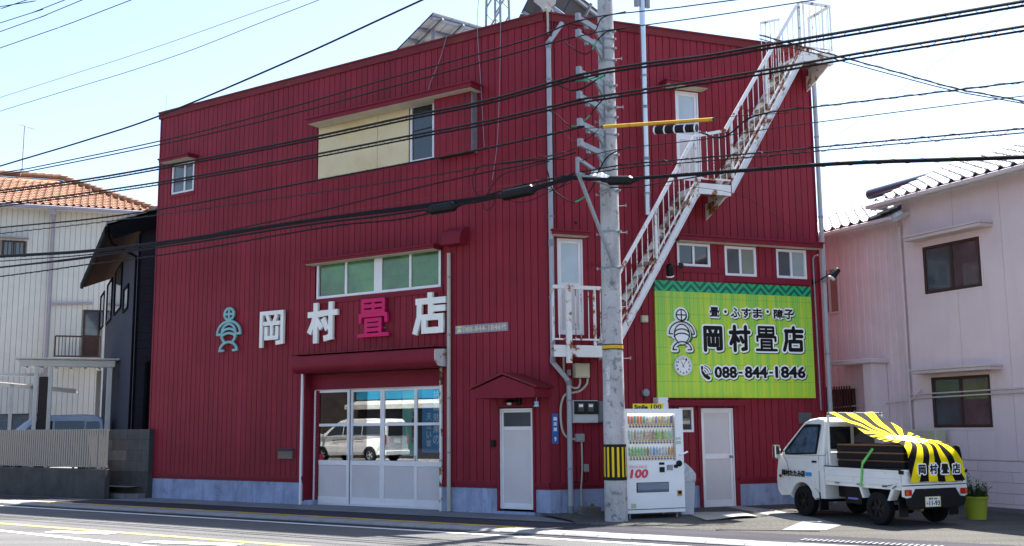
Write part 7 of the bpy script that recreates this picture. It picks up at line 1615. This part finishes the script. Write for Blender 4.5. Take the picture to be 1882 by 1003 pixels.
def van(label, loc, th, L_, Wd, Ht, mat, prof_up, prof_lo, belt, wins, wheels, R_, rimm, plate=True):
    """box van / minivan: x forward, y left"""
    t = thing('van', label, 'van', loc, th); hw = Wd / 2
    mb = MB(); loft_side(mb, prof_lo, lambda x, z: hw - (.06 if (x < .12 or x > L_ - .2) else 0) - (.03 if z < .35 else 0)); bd = mb.build('body', mat, t, bev=.035, seg=2)
    mb = MB(); loft_side(mb, prof_up, lambda x, z: hw - .01 - (z - belt) / (Ht - belt) * .16 - (.05 if x < .15 else 0)); mb.build('roof', mat, t, bev=.06, seg=3)
    def sd(x, z, off, s_): return (x, s_ * (hw - .01 - max(0, z - belt) / (Ht - belt) * .16 + off), z)
    for s_ in (1, -1):
        for wp in wins: mb = MB(); mb.poly([sd(x, z, .006, s_) for x, z in wp]); mb.build('side_window', m_gdark, bd)
        mb = MB(); mb.box(L_ * .28, L_ * .60, s_ * (hw + .002) - .006, s_ * (hw + .002) + .006, belt - .10, belt - .08); mb.build('slide_rail', m_blackpl, bd)
        mb = MB(); mb.tube([(L_ * .60, s_ * (hw - .002), .3), (L_ * .60, s_ * (hw - .002), belt)], .006, 4); mb.build('door_seam', m_blackpl, bd); mb = MB(); mb.box(L_ * .62, L_ * .66, s_ * (hw + .006) - .01, s_ * (hw + .006) + .01, belt - .15, belt - .11); mb.build('door_handle', m_blackpl, bd)
        mb = MB(); mb.box(L_ * .77, L_ * .80, s_ * (hw + .02), s_ * (hw + .18), belt, belt + .16); mb.build('mirror', mat, t, bev=.03)
        for x_ in wheels: wheel(t, x_, s_ * (hw - .10), R_, R_, .18, s_, 5, rimm)
        mb = MB(); mb.box(-.006, .06, s_ * (hw - .10) - .06, s_ * (hw - .10) + .02, .75, 1.15); mb.build('tail_lamp', M('van_tail_red', (.40, .01, .01), .2), t)
        mb = MB(); mb.box(L_ - .16, L_ - .02, s_ * (hw - .22) - .14, s_ * (hw - .22) + .12, .72, .90); mb.build('headlamp', M('lamp_glass', (.5, .52, .55), .1), t, bev=.03)
    mb = MB(); mb.poly([(.055, -hw + .22, belt + .06), (.055, hw - .22, belt + .06), (.105, hw - .28, Ht - .18), (.105, -hw + .28, Ht - .18)]); mb.v = [(v[0] - .075, v[1], v[2]) for v in mb.v]; mb.build('rear_window', m_gdark, t)
    if plate: mb = MB(); mb.box(-.02, -.001, -.17, .17, .80, .96); mb.build('number_plate', m_white, t)
    mb = MB(); mb.box(-.05, .05, -hw + .05, hw - .05, .30, .50); mb.build('rear_bumper', mat, t, bev=.03)
    return t
def arches(cx, R_): return [(cx + (R_ + .06) * cos(radians(a)), R_ + (R_ + .06) * sin(radians(a))) for a in range(0, 181, 20)]
def lo_prof(L_, R_, wheels, belt, nose): return [(.04, .34), (wheels[0] - R_ - .06, .30)] + arches(wheels[0], R_)[::-1] + [(wheels[1] - R_ - .07, .28)] + arches(wheels[1], R_)[::-1] + [(L_ - .12, .30), (L_ - .02, .42), (L_, .62), (L_ - .05, .82), (nose, belt), (.02, belt)]
mv = depthpt(92, 800, 35.2); mv.z = .30
Lm = 3.4; wh = (.55, 2.75)
van('pale blue grey minivan parked behind the slat fence', mv - Vector((cos(radians(201)), sin(radians(201)), 0)) * Lm * .5, radians(201), Lm, 1.7, 1.98, M('pale_blue_grey_paint', (.42, .46, .57), .3, coat=.4),
    [(.02, 1.055), (3.15, 1.055), (2.5, 1.62), (2.25, 1.82), (2.0, 1.90), (.7, 1.93), (.3, 1.90), (.10, 1.78)], lo_prof(Lm, .27, wh, 1.05, 3.2), 1.05,
    [[(.18, 1.18), (.62, 1.18), (.62, 1.70), (.24, 1.70)], [(.68, 1.18), (1.55, 1.18), (1.55, 1.72), (.68, 1.72)], [(1.62, 1.18), (2.65, 1.18), (2.25, 1.60), (2.05, 1.71), (1.62, 1.72)]], wh, .27, m_galv)
Lm = 4.4; wh = (.85, 3.5)
mv2 = depthpt(-12, 800, 38.5); mv2.z = .30
van('dark minivan with pale roof at the far left edge behind the fence', mv2 - Vector((cos(radians(201)), sin(radians(201)), 0)) * Lm * .5, radians(201), Lm, 1.7, 2.05, M('grey_black_paint', (.08, .08, .09), .3, coat=.4),
    [(.02, 1.055), (3.95, 1.055), (3.2, 1.66), (2.95, 1.9), (2.6, 2.0), (.9, 2.03), (.35, 1.98), (.14, 1.85)], lo_prof(Lm, .32, wh, 1.05, 4.0), 1.05,
    [[(.3, 1.18), (2.1, 1.18), (2.1, 1.76), (.36, 1.76)], [(2.17, 1.18), (3.35, 1.18), (2.95, 1.62), (2.75, 1.76), (2.17, 1.76)]], wh, .32, m_galv)

# ================================================================== WHAT THE SHOP GLASS MIRRORS: van and shopfront across the road
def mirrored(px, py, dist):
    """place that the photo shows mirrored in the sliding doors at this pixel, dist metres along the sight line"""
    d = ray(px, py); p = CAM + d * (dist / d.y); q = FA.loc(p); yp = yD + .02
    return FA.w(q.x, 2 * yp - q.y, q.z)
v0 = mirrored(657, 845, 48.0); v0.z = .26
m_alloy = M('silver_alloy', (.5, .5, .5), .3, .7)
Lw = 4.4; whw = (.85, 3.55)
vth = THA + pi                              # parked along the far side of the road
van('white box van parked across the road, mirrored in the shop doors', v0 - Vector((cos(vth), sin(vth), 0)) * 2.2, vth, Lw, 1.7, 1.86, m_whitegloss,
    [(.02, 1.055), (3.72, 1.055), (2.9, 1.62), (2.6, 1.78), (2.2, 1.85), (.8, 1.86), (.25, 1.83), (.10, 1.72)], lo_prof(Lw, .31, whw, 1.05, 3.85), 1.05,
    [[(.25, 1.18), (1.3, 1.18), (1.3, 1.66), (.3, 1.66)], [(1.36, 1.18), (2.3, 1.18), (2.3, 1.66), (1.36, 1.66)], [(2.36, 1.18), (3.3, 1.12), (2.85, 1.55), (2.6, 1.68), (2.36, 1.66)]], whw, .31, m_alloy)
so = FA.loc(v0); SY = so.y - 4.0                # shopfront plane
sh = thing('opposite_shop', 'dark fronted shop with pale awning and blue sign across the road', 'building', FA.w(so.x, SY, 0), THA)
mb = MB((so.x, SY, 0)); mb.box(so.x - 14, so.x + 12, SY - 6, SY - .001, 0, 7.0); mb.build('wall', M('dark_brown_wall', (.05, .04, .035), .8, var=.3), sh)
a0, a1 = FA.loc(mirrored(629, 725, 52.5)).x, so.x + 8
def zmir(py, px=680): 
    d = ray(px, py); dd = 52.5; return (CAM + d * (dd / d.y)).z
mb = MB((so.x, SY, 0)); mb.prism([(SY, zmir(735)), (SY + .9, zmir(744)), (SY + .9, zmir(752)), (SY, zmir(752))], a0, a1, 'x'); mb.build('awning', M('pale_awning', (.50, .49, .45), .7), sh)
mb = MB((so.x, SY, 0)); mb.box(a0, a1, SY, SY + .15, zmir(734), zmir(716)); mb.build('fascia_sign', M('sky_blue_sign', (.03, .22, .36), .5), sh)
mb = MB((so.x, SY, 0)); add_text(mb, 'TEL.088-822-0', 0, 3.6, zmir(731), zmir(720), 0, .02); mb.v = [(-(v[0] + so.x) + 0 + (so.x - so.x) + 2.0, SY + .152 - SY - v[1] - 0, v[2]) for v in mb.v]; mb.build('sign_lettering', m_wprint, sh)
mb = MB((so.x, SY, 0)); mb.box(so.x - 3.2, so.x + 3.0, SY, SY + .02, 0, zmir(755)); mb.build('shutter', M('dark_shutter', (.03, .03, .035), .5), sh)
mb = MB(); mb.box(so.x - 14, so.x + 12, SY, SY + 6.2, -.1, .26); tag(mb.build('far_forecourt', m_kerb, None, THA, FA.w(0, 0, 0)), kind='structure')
# things standing inside the shop behind the glass
def inside(name, label, cat, tl, br, yy, mat): 
    r = FA.rect(tl, br, yy); t, o_ = fthing(name, label, cat, FA, (r[0] + r[1]) / 2, yy, r[2]); mb = MB(o_); mb.box(r[0], r[1], yy, yy + .006, r[2], r[3]); mb.build('cloth', mat, t); return t, o_, r
t, o_, r = inside('banner', 'blue upright banner with white characters inside the right shop door', 'banner', (776, 712), (812, 832), .36, M('blue_banner_cloth', (.08, .32, .62), .6, var=.12, vs=3))
for k, ch in enumerate('抗菌効果の'):
    zc_ = r[3] - .16 - k * .235; mb = MB(o_); add_text(mb, ch, r[0] + .30, r[0] + .47, zc_ - .1, zc_ + .09, .3585, .02); mb.build('character', m_wprint, t)
for k, ch in enumerate('天然い草'):
    zc_ = r[3] - .62 - k * .19; mb = MB(o_); add_text(mb, ch, r[0] + .12, r[0] + .25, zc_ - .075, zc_ + .075, .3585, .015); mb.build('character', m_wprint, t)
t, o_, r = inside('banner', 'pale green upright banner with red characters inside the third shop door', 'banner', (740, 718), (767, 838), .39, M('pale_green_banner_cloth', (.32, .62, .50), .6, var=.08))
for k, ch in enumerate('応援店'):
    zc_ = r[2] + .75 - k * .2; mb = MB(o_); add_text(mb, ch, r[1] - .17, r[1] - .03, zc_ - .08, zc_ + .08, .3885, .03); mb.build('character', M('red_print', (.60, .03, .03), .5), t)
for k, ch in enumerate('日本産畳表'):
    zc_ = r[3] - .35 - k * .15; mb = MB(o_); add_text(mb, ch, r[1] - .16, r[1] - .04, zc_ - .06, zc_ + .06, .3885, .02); mb.build('character', M('plum_print', (.10, .02, .04), .5), t)
t, o_, r = inside('election_poster', 'orange and navy poster inside the leftmost shop door', 'poster', (588, 768), (621, 790), .38, M('orange_poster', (.60, .12, .02), .5, var=.1)); mb = MB(o_); mb.box(r[0], r[1], .379, .387, r[2] - .28, r[2] - .001); mb.build('lower_half', M('navy_poster', (.03, .03, .22), .5), t)
mb = MB(o_); add_text(mb, '大', r[1] - .22, r[1] - .04, r[2] + .06, r[3] - .1, .3785, .02); mb.build('character', m_wprint, t)
mb = MB(o_); cxp = r[0] + .2; mb.prism([(cxp + .08 * cos(k * pi / 8), (r[2] + r[3]) / 2 + .11 * sin(k * pi / 8)) for k in range(16)], .3775, .3785); mb.prism([(cxp - .16, r[2]), (cxp + .16, r[2]), (cxp + .1, r[2] + .09), (cxp - .1, r[2] + .09)], .378, .379); mb.build('head_shape', M('skin_tone_print', (.45, .25, .17), .6), t)
t, o_, r = inside('door_sticker', 'tiny red and white sticker on the leftmost shop door', 'sticker', (587, 834), (592, 845), yD + .0155, M('red_sticker', (.55, .02, .05), .5))
